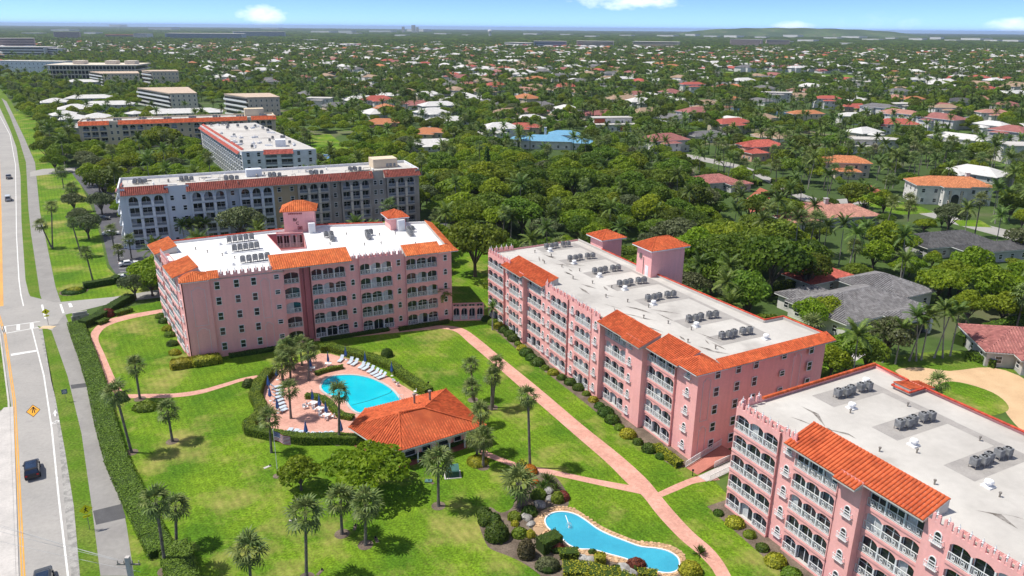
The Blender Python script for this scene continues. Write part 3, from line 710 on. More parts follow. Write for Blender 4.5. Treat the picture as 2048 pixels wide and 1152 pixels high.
def awning(b, T, x0, x1, ye, ze, yr, zr, mt=None, pitch=.36, course=.42, tiles='stuff', ends=True):
    """tiled shed roof: white body with ends, tiles on top (one part, or tile by tile)"""
    def P(x, y, z): return T(x, y, z)[0]
    mb = MB(); a = [P(x0, ye, ze - .16), P(x1, ye, ze - .16), P(x1, ye, ze), P(x0, ye, ze)]; r0, r1 = P(x0, yr, zr), P(x1, yr, zr); g0, g1 = P(x0, yr, ze - .16), P(x1, yr, ze - .16)
    mb.poly(a); mb.poly([a[3], a[2], r1, r0]); mb.poly([r0, r1, g1, g0]); mb.poly([g0, g1, a[1], a[0]]); mb.poly([a[0], a[3], r0, g0]); mb.poly([a[1], g1, r1, a[2]])
    o = mb.build('awning', ROOFW, b)
    tm = MB(); dv = Vector((0, 0, .02))
    if tiles == 'stuff':
        tile_rows(tm, a[3] + dv, a[2] + dv, r1 + dv, r0 + dv, pitch, course); ridge_caps(tm, r0 + dv, r1 + dv, .09)
        tag(tm.build('tiles', mt or TILE, o), kind='stuff')
    else:
        E0, E1, R0 = a[3] + dv, a[2] + dv, r0 + dv; e = E1 - E0; L = e.length; e.normalize(); s = R0 - E0; H = s.length; s.normalize(); nrm = e.cross(s); nrm.normalize()
        k = int(round(L / pitch)); pw = L / k; nc = int(round(H / course)); cl = H / nc
        t = MB(); ra, rb = pw * .46, pw * .43; A = []; B = []
        for q in range(7):
            th = math.pi * q / 6; A.append((-math.cos(th) * ra, 0, math.sin(th) * pw * .40 + .018)); B.append((-math.cos(th) * rb, cl * 1.05, math.sin(th) * pw * .36 + .0))
        t.idx(A + B, [(q, q + 1, 8 + q, 7 + q) for q in range(6)]); t.poly(A)
        ms = [];
        for v in range(4):
            t.c = [.25 + v * .16] * len(t.f); ms.append(t.mesh('tile', mt or TILE))
        M = Matrix((e, s, nrm)).transposed().to_quaternion()
        for i in range(k):
            for j in range(nc):
                p = E0 + e * ((i + .5) * pw) + s * (j * cl)
                ob = put('tile', random.choice(ms), o, p); ob.rotation_mode = 'QUATERNION'; ob.rotation_quaternion = M
        cp = MB(); ridge_caps(cp, r0 + dv, r1 + dv, .11); cp.build('ridge_cap', mt or TILE, o)
    return o
def coping(b, name, pts, z, r, mt):
    mb = MB()
    for p, q in zip(pts[:-1], pts[1:]): ridge_caps(mb, (p[0], p[1], z), (q[0], q[1], z), r, 0, .45)
    return mb.build(name, mt, b)
def parapet(b, pts, z0, z1, th, m, name='parapet'):
    mb = MB()
    for (xa, ya), (xb, yb) in zip(pts[:-1], pts[1:]):
        d = Vector((xb - xa, yb - ya)).normalized(); q = Vector((-d.y, d.x)) * th / 2
        mb.prism([(xa - q.x, ya - q.y), (xb - q.x, yb - q.y), (xb + q.x, yb + q.y), (xa + q.x, ya + q.y)], z0, z1)
    return mb.build(name, m, b)
def roof_sheet(b, pts, z, m, name='roof', th=.25):
    mb = MB(); mb.prism(pts, z - th, z); return mb.build(name, m, b)
# ------------------------------------------------------------------ ground, road, paths
def sheet(name, pts, z, m, kind='structure'):
    mb = MB(); mb.poly([(p[0], p[1], z) for p in pts]); me = mb.mesh(name, m)
    bm = bmesh.new(); bm.from_mesh(me); bmesh.ops.triangulate(bm, faces=bm.faces[:])
    for f in bm.faces:
        if f.normal.z < 0: f.normal_flip()
    bm.to_mesh(me); bm.free()
    return tag(put(name, me), kind=kind)
def sheets(name, polys, z, m, kind='structure'):
    mb = MB()
    for p in polys: mb.poly([(q[0], q[1], z) for q in p])
    return tag(mb.build(name, m), kind=kind)
def ribbon(L, Rr): return L + Rr[::-1]
def smooth(pts, n=4):
    """closed or open Catmull-Rom in the plane"""
    out = []; P = [Vector((p[0], p[1], 0)) for p in pts]
    for i in range(len(P) - 1):
        a, b, c, d = P[max(i - 1, 0)], P[i], P[i + 1], P[min(i + 2, len(P) - 1)]
        for k in range(n):
            t = k / n; out.append(.5 * ((2 * b) + (c - a) * t + (2 * a - 5 * b + 4 * c - d) * t * t + (3 * b - a - 3 * c + d) * t ** 3))
    return out + [P[-1]]
def smooth_closed(pts, n=4):
    k = len(pts); P = [Vector((p[0], p[1], 0)) for p in pts]; out = []
    for i in range(k):
        a, b, c, d = P[i - 1], P[i], P[(i + 1) % k], P[(i + 2) % k]
        for j in range(n):
            t = j / n; out.append(.5 * ((2 * b) + (c - a) * t + (2 * a - 5 * b + 4 * c - d) * t * t + (3 * b - a - 3 * c + d) * t ** 3))
    return out
def thick_line(pts, w):
    P = [Vector((p[0], p[1])) for p in pts]; L, Rr = [], []
    for i, p in enumerate(P):
        d = (P[min(i + 1, len(P) - 1)] - P[max(i - 1, 0)]).normalized(); q = Vector((-d.y, d.x)) * w / 2; L.append(p + q); Rr.append(p - q)
    return [(L[i], L[i + 1], Rr[i + 1], Rr[i]) for i in range(len(P) - 1)]
def _ground(t, geo, cur, noise, ramp):
    N, L = t.nodes, t.links
    mx = N.new('ShaderNodeMixRGB'); mx.inputs[2].default_value = (0.20, 0.17, 0.115, 1)
    L.new(cur, mx.inputs[1]); L.new(ramp(noise(0.03, 9).outputs[0], 0.52, 0.66), mx.inputs[0])
    m2 = N.new('ShaderNodeMixRGB'); m2.inputs[2].default_value = (0.050, 0.085, 0.020, 1)
    L.new(mx.outputs[0], m2.inputs[1]); L.new(ramp(noise(0.0035, 8).outputs[0], 0.42, 0.55), m2.inputs[0]); return m2.outputs[0]
GROUND = mat('wooded_ground', (0.090, 0.150, 0.028), 0.95, (0.058, 0.105, 0.020), 0.02, 8, 0.4, 0.6, fine=0.4, fscale=0.4, extra=_ground)
gm = MB(); RR = 26000
gm.poly([(-RR, -400, 0), (RR, -400, 0), (RR, RR, 0), (-RR, RR, 0)]); tag(gm.build('ground', GROUND), kind='structure')
# low ridge on the horizon (right of centre)
hm = MB(); hx = []
for i in range(41):
    u_ = i / 40; hx.append((1680 + u_ * 2400, 94 * max(0, math.sin(math.pi * u_)) ** .35 * (.97 + .03 * math.sin(i * 1.3)) * (1.0 - .1 * u_)))
for (xa, ha), (xb, hb) in zip(hx[:-1], hx[1:]):
    hm.poly([(xa, 7400, 0), (xb, 7400, 0), (xb, 8000, hb), (xa, 8000, ha)]); hm.poly([(xa, 8000, ha), (xb, 8000, hb), (xb, 8900, 0), (xa, 8900, 0)])
tag(hm.build('hills', GROUND), kind='structure')

PATH_L = GP([(201, 1152), (184, 1016), (163, 867), (135, 752), (102, 658), (80, 588), (62, 467), (57, 420), (52, 325), (39, 282), (20, 233), (3, 196)])
PATH_R = GP([(268, 1152), (253, 1050), (227, 929), (198, 821), (179, 752), (128, 623), (111, 574), (87, 456), (80, 425), (70, 325), (49, 276), (26, 229), (13, 203)])
ROAD_R = GP([(168, 1300), (160, 1152), (147.6, 1012), (130, 901), (111, 797), (76, 654), (66, 605), (57, 585), (51, 560), (43, 444), (41, 352), (33, 295), (20, 259), (0, 216), (-40, 150)])
YEL = GP([(46, 1300), (42, 1152), (26, 804), (7, 668), (-14, 600)])
def off(p, dx, dy=0): return (p[0] + dx, p[1] + dy)
sheet('verge', ribbon(GP([(60, 1300), (-20, 600), (-60, 300), (-40, 130)]), [PATH_R[0] + Vector((8, -20, 0))] + [p + Vector((2.5, 2, 0)) for p in PATH_R]), .006, VERGE)
sheet('lawn', GP([(120, 640), (330, 600), (620, 640), (960, 600), (1250, 800), (1400, 930), (1520, 1060), (1700, 1290), (1000, 1500), (300, 1400), (262, 1152), (250, 1020), (215, 860), (180, 740)]), .010, LAWN)
sheet('lawn', GP([(128, 612), (112, 574), (88, 456), (81, 425), (71, 325), (49, 274), (26, 229), (60, 205), (75, 230), (105, 300), (150, 345), (190, 430), (215, 535), (240, 560), (330, 550), (330, 590), (225, 594)]), .010, LAWN)
sheet('road', ribbon(ROAD_R, [p + Vector((-30, -4, 0)) for p in ROAD_R]), .014, ASPH)
sheet('side_street', GP([(70, 650), (57, 592), (66, 594), (111, 605), (227, 594), (345, 575), (345, 592), (226, 606), (128, 630), (104, 661)]), .018, ASPH)
WEDGE_I = GP([(118, 1300), (112, 1152), (103, 1012), (96, 901), (88, 800), (68, 660)])
sheet('road_shoulder', ribbon(ROAD_R[:6], [p + Vector((1.5, .4, 0)) for p in WEDGE_I]), .020, SHOULD)
pth = sheet('shared_path', ribbon(PATH_L[:6] + PATH_L[6:], PATH_R), .016, PATHM)
sheets('path_patch', [GP([(186, 1022), (243, 1008), (252, 1036), (192, 1050)]), GP([(141, 770), (180, 765), (183, 773), (143, 778)])], .022, PATCH)
# median on the left
sheet('median_pavement', GP([(8, 816), (27, 814), (38, 1152), (42, 1320), (-60, 1320), (-60, 900)]), .10, CONC)
sheet('median_grass', GP([(-40, 640), (1, 672), (22, 815), (-30, 830), (-60, 700)]), .09, VERGE)
cb = MB()
for a, b in zip(YEL[:-1], YEL[1:]):
    q = Vector((-.55, 0, 0)); cb.prism([(a + q * 1.6).xy, (b + q * 1.6).xy, (b + q).xy, (a + q).xy], 0, .14)
tag(cb.build('kerb', CONC), kind='structure')
sheets('ochre_median', [ribbon(GP([(7, 612), (5, 520), (3, 420), (0, 330), (-4, 232), (-30, 235), (-60, 620)]), [])], .024, OCHRE)
EDGE = GP([(146, 1300), (136, 1152), (118, 1000), (104, 860), (88, 752), (64, 658)])
EDGE2 = GP([(47, 612), (42, 590), (38, 560), (33, 470), (32, 400), (31, 330), (20, 270), (0, 232)])
sheets('edge_line', thick_line(EDGE, .22) + thick_line(EDGE2, .22), .028, PAINTW)
sheets('centre_line', thick_line([p + Vector((.10, 0, 0)) for p in YEL], .16) + thick_line([p + Vector((.42, 0, 0)) for p in YEL], .16), .028, PAINTY)
XW = GP([(80, 643), (-5, 655)]); XW2 = GP([(77, 655), (5, 668)])
bars = [GP([(5, 654), (12, 653), (13, 665), (5, 666)]), GP([(33, 650), (40, 649), (40, 660), (33, 661)]), GP([(60, 646), (67, 645), (68, 656), (60, 657)])]
sheets('crosswalk', thick_line(XW, .3) + thick_line(XW2, .3) + bars, .028, PAINTW)
sheets('stop_line', [GP([(22, 708), (73, 700), (74, 703), (22, 712)])], .028, PAINTW)
sheets('side_street_marking', [GP([(82, 610), (86, 609), (93, 637), (89, 638)]), GP([(119, 609), (123, 608), (129, 626), (125, 627)]), GP([(136, 607), (142, 606), (146, 614), (139, 615)])], .028, PAINTW)
# bike symbol and arrow, orange diamond with arrow
bko = thing('bike_lane_symbol', 'white bicycle symbol and arrow painted on the broken road shoulder', 'road marking')
def flat_ring(mb, c, r0, r1, z, m=0, n=14):
    for k in range(n):
        a, b = 2 * math.pi * k / n, 2 * math.pi * (k + 1) / n
        mb.poly([(c.x + r0 * math.cos(a), c.y + r0 * math.sin(a), z), (c.x + r1 * math.cos(a), c.y + r1 * math.sin(a), z), (c.x + r1 * math.cos(b), c.y + r1 * math.sin(b), z), (c.x + r0 * math.cos(b), c.y + r0 * math.sin(b), z)], m)
for wx_, wy_ in ((108.5, 846), (114, 843)): bk = MB(); flat_ring(bk, G(wx_, wy_), .22, .38, .03); bk.build('wheel_ring', PAINTW, bko)
bk = MB()
bk.poly([p + Vector((0, 0, .03)) for p in GP([(105, 829), (111, 819), (114, 827), (111, 826), (112, 833), (109, 833), (108, 827)])])
bk.build('arrow', PAINTW, bko)
dm = MB(); D = GP([(52, 824.5), (65.5, 809.5), (81, 819), (67, 834.5)]); c = sum(D, Vector()) / 4
dm.poly([p + Vector((0, 0, .030)) for p in D], 1); dm.poly([c + (p - c) * .9 + Vector((0, 0, .034)) for p in D], 0)
dm2 = [G(66.5, 814), G(60.5, 821), G(73, 820.5), G(64.5, 827), G(70, 826.5)]
for a, b in ((dm2[0], dm2[3]), (dm2[0], dm2[1]), (dm2[0], dm2[2]), (dm2[0], dm2[4])):
    for q in thick_line([a, b], .13): dm.poly([(p.x, p.y, .038) for p in q], 1)
tag(dm.build('warning_diamond', [mat('amber_paint', (0.76, 0.36, 0.03), .6), BLACK]), 'amber diamond with a black arrow lying flat in the traffic lane', 'road marking')

# pink walkways
def walk(pl, pr, z=.020): return sheet('walkway', ribbon(smooth(GP(pl)), smooth(GP(pr))), z, PAVE)
walk([(326, 618), (243, 632), (206, 644), (186, 660), (182, 675), (194, 713), (212, 762), (232, 792)], [(326, 625), (264, 637), (220, 650), (202, 664), (197, 680), (208, 706), (234, 765), (250, 788)])
walk([(232, 790), (290, 788), (347, 787), (400, 780), (451, 766), (490, 755), (545, 746)], [(236, 797), (290, 796), (347, 795), (400, 788), (451, 773), (490, 761), (545, 752)], .0205)
walk([(628, 672), (739, 661), (830, 655), (885, 651), (925, 657), (955, 676), (1000, 713), (1080, 778), (1165, 850), (1240, 910), (1290, 955), (1316, 985), (1345, 1020), (1385, 1063), (1430, 1103), (1462, 1152), (1490, 1230)],
     [(628, 683), (739, 671), (830, 662), (882, 658), (912, 664), (938, 686), (985, 726), (1058, 790), (1145, 866), (1212, 924), (1255, 967), (1285, 992), (1315, 1030), (1358, 1076), (1400, 1112), (1432, 1152), (1455, 1230)])
walk([(962, 897), (1000, 914), (1042, 928), (1100, 939), (1200, 960), (1293, 976)], [(960, 909), (1000, 924), (1042, 938), (1100, 949), (1200, 971), (1290, 990)], .021)
walk([(1316, 985), (1355, 967), (1389, 954), (1425, 945)], [(1324, 994), (1360, 979), (1392, 966), (1440, 960)], .0215)

# ------------------------------------------------------------------ pink apartment blocks
_cc = {}
def AC(b_loc):  pass
# -- block B (the long one in the middle): local x along the facade (far -> near), y into the building
AZB = R(153); XB = Vector((math.sin(AZB), math.cos(AZB), 0)); NEARB = Vector((26.5, 96.1, 0)); ORB = NEARB - XB * 65.4
RZB = math.atan2(XB.y, XB.x)
MBL = Matrix.Translation(ORB) @ Matrix.Rotation(RZB, 4, 'Z'); MBI = MBL.inverted()
ID = lambda x, y, z=0.0: (Vector((x, y, z)), 0.0)
bB = thing('apartment_block', 'long pink five storey apartment block with two tiled stair towers behind its white roof', 'apartment building', ORB, RZB)
FH, NB = 2.86, .30; ZR = 14.35; ZP = 14.75
segB = [('b', -.6, 6.9, -1.9), ('p', 6.9, 9.4, -1.5), ('b', 9.4, 14.2, -1.9), ('p', 14.2, 16.0, -2.1), ('b', 16.0, 22.3, -1.2), ('p', 22.3, 26.4, -1.55), ('b', 26.4, 32.4, -1.85),
        ('p', 32.4, 35, -1.55), ('b', 35, 40.2, -1.85), ('p', 40.2, 42.8, -1.75), ('b', 42.8, 49.6, -.75), ('p', 49.6, 54, -1.3), ('b', 54, 60.7, -.35), ('p', 60.7, 65.4, 0)]
facade_walls(bB, ID, segB, 0, ZP, PINK, end1=0.3)
BKB = [(64.2, 26.6), (55.2, 26.4), (55.1, 22.3), (33.5, 21.4), (-1.4, 21.2)]
walls('end_wall', bB, [(65.4, 0), (65.0, 13), (64.2, 26.6)], 0, ZR, PINK)
walls('back_wall', bB, BKB + [(-.6, -1.9)], 0, ZP, PINK)
front = [p for k, a, b2, y in segB for p in ((a, y + (1.4 if k == 'b' else .05)), (b2, y + (1.4 if k == 'b' else .05)))]
roof_sheet(bB, [(p[0], max(p[1], -.3)) for p in front] + BKB, ZR, ROOFW)
TOPS = {2: 'flat', 4: 'flat', 10: 'flat', 12: 'flat'}
for i, (k, a, b2, y) in enumerate(segB):
    if k == 'b': bay(bB, ID, a, b2, y, 3, 5, FH, NB, ZP if i not in TOPS else ZR, style='arch', top_style=TOPS.get(i), setback=.42)
    else:
        wx = [(a + b2) / 2] if b2 - a < 3.4 else [a + .95, b2 - .95][:1 if i in (3,) else 2]
        if i == 13: wx = [b2 - 2.1]
        if i in (5,): wx = [a + 1.0, b2 - 1.1]
        if i == 11: wx = [a + 1.2]
        for x in wx:
            for f in range(5): window(bB, x, y, NB + f * FH + .95, .78, 1.25, 1.0, 0, True)
# battlements
for a, b2, y in ((-.6, 6.9, -1.9), (6.9, 9.0, -1.5), (23.6, 26.4, -1.55), (26.4, 32.4, -1.85), (32.4, 35, -1.55), (35, 40.2, -1.85), (40.2, 42.6, -1.75)): battlement(bB, ID, a, b2, y, ZP, 1.2)
TB = frame_T(-.6, -1.9, R(90)); battlement(bB, frame_T(-.6, 4.2, R(-90)), 0, 6, 0, ZP, 1.2)
awning(bB, ID, 7.4, 16.2, -2.9, 14.2, 1.3, 15.7, mt=TILE); awning(bB, ID, 16.2, 23.7, -2.3, 14.414, 1.3, 15.7, mt=TILE)
awning(bB, ID, 42.5, 49.7, -2.3, 14.27, 1.6, 15.7, mt=TILE); awning(bB, ID, 49.7, 54.5, -2.5, 14.197, 1.6, 15.7, mt=TILE)
awning(bB, ID, 54.7, 62.2, -1.35, 14.2, 2.8, 15.75, mt=TILE)
# tiled hip at the near corner and the tiled strip along the end wall
def corner_hip(b, x, y, s, z, h, mt=TILE):
    mb = MB(); A = Vector((x, y, z + h)); c = [Vector((x - s, y - s, z)), Vector((x + s, y - s, z)), Vector((x + s, y + s, z)), Vector((x - s, y + s, z))]
    for i in range(4): tile_rows(mb, c[i], c[(i + 1) % 4], A, A); ridge_caps(mb, c[i], A, .1)
    mb.poly([p - Vector((0, 0, .03)) for p in c[::-1]], 1); mb.prism([p.xy for p in c], z - .14, z - .02, 1)
    return mb.build('corner_roof', [mt, WHITE], b)
corner_hip(bB, 63.2, 1.9, 2.9, 14.3, 1.25)
TE = frame_T(65.4, 0, R(91.4)); awning(bB, TE, 4.2, 27.3, -.75, 14.25, 1.25, 15.0)
# window grid on the shaded end wall
for s_, ws in ((3.6, 1), (7.6, 1), (11.1, 1), (16.9, .62), (22.8, 1)):
    for f in range(5):
        p, rz = TE(s_, 0, NB + f * FH + (.85 if ws == 1 else 1.2)); window(bB, p.x, p.y, p.z, 1.05, 1.55 if ws == 1 else .95, 0, rz)
for s_, z0_, hh, ww in ((1.7, 6.2, 7.0, 1.5), (1.7, .7, 4.7, 1.4), (19.9, 6.2, 7.2, 1.7), (19.9, .7, 4.7, 1.7)):
    p, rz = TE(s_, 0, z0_); put('wall_moulding', moulding_mesh(ww, hh), bB, p, (0, 0, rz))
parapet(bB, BKB, ZR, ZR + .42, .3, ROOFW)
coping(bB, 'coping', [(64.2, 26.7), (55.2, 26.5), (55.1, 22.4), (33.5, 21.5), (27.8, 21.3)], ZR + .5, .17, TILE_RED)
coping(bB, 'coping', [(22.6, 21.3), (8.1, 21.3)], ZR + .5, .17, TILE_RED)
def tower(b, x0, y0, x1, y1, z0, ze, h, door=True):
    o = put('stair_tower', None, b); mb = MB(); mb.prism([(x0, y0), (x1, y0), (x1, y1), (x0, y1)], z0, ze); mb.build('tower_wall', PINK, o)
    hip_roof(o, x0, y0, x1, y1, ze, h, TILE, .75, .36, .45, name='tower_roof')
    if door:
        d = MB(); d.box(x1 - 1.9, y0 - .05, ZR, x1 - .9, y0 - .004, ZR + 2.1); d.build('tower_door', WHITE, o)
        d = MB(); d.box(x0 + 1.0, y0 - .22, ze - 2.4, x0 + 1.25, y0 - .004, ze - 1.5); d.box(x0 + 1.45, y0 - .22, ze - 2.4, x0 + 1.7, y0 - .004, ze - 1.5); d.tube((x0 + 2.3, y0 - .08, ZR), (x0 + 2.3, y0 - .08, ze - 2), .06, .06, 6); d.build('tower_fitting', STEEL, o)
    return o
tower(bB, 22.9, 19.7, 27.7, 27.6, 0, 19.9, 1.7); tower(bB, 3.2, 21.5, 8.0, 26.5, 0, 16.9, 1.4, False)
# roof pads, stains, vents
for cx in (1.5, 11.5, 20.9, 29.5, 38.3, 49.5, 57.4):
    mb = MB(); mb.poly([(cx - 1.6, 9.3, ZR + .006), (cx + 2.0, 9.3, ZR + .006), (cx + 2.0, 19.4, ZR + .006), (cx - 1.6, 19.4, ZR + .006)]); mb.build('roof_pad', ROOFG, bB)
mb = MB(); mb.poly([(0, 18.6, ZR + .010), (56, 18.8, ZR + .010), (56, 19.6, ZR + .010), (0, 19.4, ZR + .010)]); mb.build('roof_pad', ROOFG, bB)
def stains(b, lst, z):
    for pts in lst:
        mb = MB(); mb.poly([(x, y, z) for x, y in pts]); mb.build('roof_stain', STAIN, b)
rs = random.Random(3); stl = []
for i in range(34):
    x, y = rs.uniform(3, 60), rs.uniform(3.2, 9.5); a = rs.uniform(-.5, .9); L = rs.uniform(1.6, 5.5); w = rs.uniform(.08, .36); d = Vector((math.cos(a), math.sin(a))); q = Vector((-d.y, d.x))
    stl.append([Vector((x, y)), Vector((x, y)) + d * L * .5 + q * w, Vector((x, y)) + d * L, Vector((x, y)) + d * L * .5 - q * w])
stains(bB, stl, ZR + .014)
@cached
def vent_mesh(v):
    mb = MB()
    if v == 0: mb.box(-.55, -.55, 0, .55, .55, .16, 0); mb.lathe([(.32, .16), (.32, .5), (.5, .55), (.42, .78), (0, .86)], 10, 0)
    else: mb.lathe([(.09, 0), (.09, .45), (.16, .46), (.16, .6), (0, .64)], 8, 1)
    return mb.mesh('roof_vent', [WHITE, STEEL])
for i, cx in enumerate((3.5, 13.5, 23, 31.5, 40.2, 51.6, 60.4)):
    put('roof_vent', vent_mesh(0), bB, (cx, 11.0 if i < 6 else 17.5, ZR))
for i in range(16): put('roof_vent', vent_mesh(1), bB, (3 + i * 3.8, 7.5 + 2.2 * math.sin(i * 2.1), ZR))

# -- air conditioners: one unit, copied
ac0 = thing('air_conditioner', '', 'air conditioner', (0, 0, -50))
mb = MB(); mb.box(-.46, -.46, .45, .46, .46, 1.42)
for k in range(6):
    for s in (-1, 1): mb.box(-.44 + k * .16, s * .475 - .012, .5, -.36 + k * .16, s * .475 + .012, 1.36); mb.box(s * .475 - .012, -.44 + k * .16, .5, s * .475 + .012, -.36 + k * .16, 1.36)
mb.box(-.47, -.47, 1.40, .47, .47, 1.43); mb.build('casing', ACM, ac0)
mb = MB(); mb.lathe([(.43, 1.43), (.43, 1.51), (.37, 1.51)], 14, 1); mb.lathe([(.37, 1.51), (.36, 1.46), (.13, 1.45)], 14, 0); mb.lathe([(.13, 1.45), (.12, 1.48), (0, 1.49)], 14, 1); mb.build('fan_grille', [ACD, ACM], ac0)
mb = MB()
for sx in (-1, 1):
    for sy in (-1, 1): mb.box(sx * .42 - .035, sy * .42 - .035, 0, sx * .42 + .035, sy * .42 + .035, .45)
mb.box(-.46, -.46, .40, .46, -.40, .45); mb.box(-.46, .40, .40, .46, .46, .45); mb.build('stand', STEEL, ac0)
ac_used = [False]
def place_ac(M, x, y, z, rz, label, group, s=1.0):
    p = M @ Vector((x, y, z))
    if not ac_used[0]: ac_used[0] = True; ac0.location = p; ac0.rotation_euler = (0, 0, rz); ac0.scale = (s,) * 3; ac0['label'] = label; ac0['group'] = group; return
    o = copy_tree(ac0, label, p, rz, s); o['group'] = group
ACOFF = [(0, 0), (.25, 1.15), (.05, 2.3), (.1, 4.0), (.35, 5.1)]
def ac_cluster(M, cx, cy, z, rz, where, group, s=1.0):
    for i, (dx, dy) in enumerate(ACOFF): place_ac(M, cx + dx, cy + dy * 1.05, z, rz + random.uniform(-.05, .05), f'{ORD[i]} air conditioner from the left in {where}', group, s)
WB = ['the far end cluster, long white roof', 'the second cluster from far end, long white roof', 'the cluster before the tall stair tower', 'the cluster just nearer than the tall stair tower', 'the middle cluster, long white roof', 'the second cluster from near end, long white roof', 'the near end cluster, long white roof']
for cx, w in zip((1.5, 11.5, 20.9, 29.5, 38.3, 49.5, 57.4), WB): ac_cluster(MBL, cx, 11.2, ZR, RZB, w, 'air conditioners on the long white roof', .84)

# -- block C (foreground right)
AZC = R(153); XC = Vector((math.sin(AZC), math.cos(AZC), 0)); ORC = Vector((29.0, 85.3, 0)); RZC = math.atan2(XC.y, XC.x)
MCL = Matrix.Translation(ORC) @ Matrix.Rotation(RZC, 4, 'Z')
bC = thing('apartment_block', 'nearest pink apartment block with big orange tile awning, cut by the photo edge', 'apartment building', ORC, RZC)
ZRC, ZPC = 14.4, 14.85; FHC = 2.88; LC = 52
segC = [('b', 0, 7.3, -.35), ('p', 7.3, 9.8, 0), ('b', 9.8, 16.0, -.25), ('p', 16.0, 18.9, -.15), ('b', 18.9, 25.6, .9), ('p', 25.6, 28.4, .55), ('b', 28.4, 35.2, .3), ('p', 35.2, 37.6, .55), ('b', 37.6, 44, .3), ('p', 44, LC, .5)]
facade_walls(bC, ID, segC, 0, ZPC, PINK, end1=3)
BKC = [(LC, 26), (6.6, 26), (6.6, 24.0), (-1.0, 26.4)]
walls('back_wall', bC, [(LC, .5), (LC, 26), (-1.0, 26.4), (0, -.35)], 0, ZPC, PINK)
front = [p for k, a, b2, y in segC for p in ((a, y + (1.4 if k == 'b' else .05)), (b2, y + (1.4 if k == 'b' else .05)))]
roof_sheet(bC, front + [(LC, 26), (-1.0, 26.4)], ZRC, ROOFW)
for i, (k, a, b2, y) in enumerate(segC):
    if k == 'b': bay(bC, ID, a, b2, y, 3, 5, FHC, NB, ZPC if i not in (2, 4) else ZRC, style='arch', top_style='flat' if i in (2, 4) else None, setback=.42)
    else:
        for x in ([(a + b2) / 2 + .15] if b2 - a < 4 else [a + 1.2, a + 5]):
            for f in range(5):
                if i == 3 and f == 4: continue
                window(bC, x, y, NB + f * FHC + .95, .80, 1.28, 1.0, 0, True)
for a, b2, y in ((0, 7.3, -.35), (7.3, 9.6, 0), (26.0, 28.4, .55), (28.4, 35.2, .3), (35.2, 37.6, .55), (37.6, 44, .3)): battlement(bC, ID, a, b2, y, ZPC, 1.2, .72)
battlement(bC, frame_T(-.1, 3.9, R(-88)), 0, 4.1, 0, ZPC, 1.2, .72)
awning(bC, ID, 8.5, 15.9, -.95, 14.27, 3.6, 15.95, TILE, .45, .69, 'each'); awning(bC, ID, 15.9, 18.8, -1.35, 14.122, 3.6, 15.95, TILE, .45, .70, 'each'); awning(bC, ID, 18.8, 25.8, -.15, 14.565, 3.6, 15.95, TILE, .45, .66, 'each')
coping(bC, 'coping', [(-.15, 4.2), (-1.0, 26.5)], ZPC + .12, .26, TILE); coping(bC, 'coping', [(-1.0, 26.5), (4.6, 26.1)], ZPC + .1, .17, TILE_RED); coping(bC, 'coping', [(4.6, 26.1), (4.6, 22.8), (7.2, 22.8), (7.2, 26.1), (LC, 26.1)], ZPC + .1, .17, TILE_RED)
awning(bC, frame_T(4.6, 26.6, 0), 0, 2.7, -3.4, 14.9, .8, 15.4) if False else None
TSA = frame_T(7.2, 22.9, R(90)); awning(bC, frame_T(7.1, 27.6, R(180)), 0, 2.6, -.8, 14.3, 4.4, 15.3)
walls('porch_wall', bC, [(4.7, 26), (4.7, 28), (6.9, 28), (6.9, 26)], 0, 14.2, PINK)
for cx in (3.4, 12.6, 22.0, 32):
    mb = MB(); mb.poly([(cx - 2, 11.4, ZRC + .006), (cx + 1.6, 11.4, ZRC + .006), (cx + 1.6, 22.0, ZRC + .006), (cx - 2, 22.0, ZRC + .006)]); mb.build('roof_pad', ROOFG, bC)
mb = MB(); mb.poly([(1.5, 20.6, ZRC + .010), (LC, 20.6, ZRC + .010), (LC, 21.9, ZRC + .010), (1.5, 21.9, ZRC + .010)]); mb.build('roof_pad', ROOFG, bC)
for cx, w in zip((3.3, 12.4, 21.8), ('the far cluster, nearest white roof', 'the middle cluster, nearest white roof', 'the near cluster, nearest white roof')): ac_cluster(MCL, cx, 14.0, ZRC, RZC, w, 'air conditioners on the nearest white roof', .88)
for p, v in (((6.2, 13.2), 0), ((15.7, 12.2), 0), ((24.8, 11.8), 0), ((2.0, 21), 0), ((14.9, 7.4), 1), ((7, 12), 1), ((9, 20.2), 1), ((17, 11), 1), ((22, 7), 1), ((12, 20.4), 1), ((18.5, 20.2), 1), ((26.5, 11), 1)): put('roof_vent', vent_mesh(v), bC, (p[0], p[1], ZRC))
stains(bC, [[(4.3, 4.4), (5.6, 4.75), (7.2, 5.3), (5.6, 5.0)], [(2.9, 7.8), (5.0, 7.7), (8.2, 6.3), (5.4, 8.2)], [(7.8, 5.6), (8.7, 5.5), (9.3, 6.3), (8.5, 6.5)], [(8.6, 6.1), (10.8, 7.3), (11.8, 7.4), (10.4, 7.6)],
            [(26.8, 6.5), (28, 7.4), (30.6, 7.3), (28.4, 8.2)], [(28.2, 8.1), (29.4, 9.2), (30.0, 9.4), (29, 8.9)]], ZRC + .014)

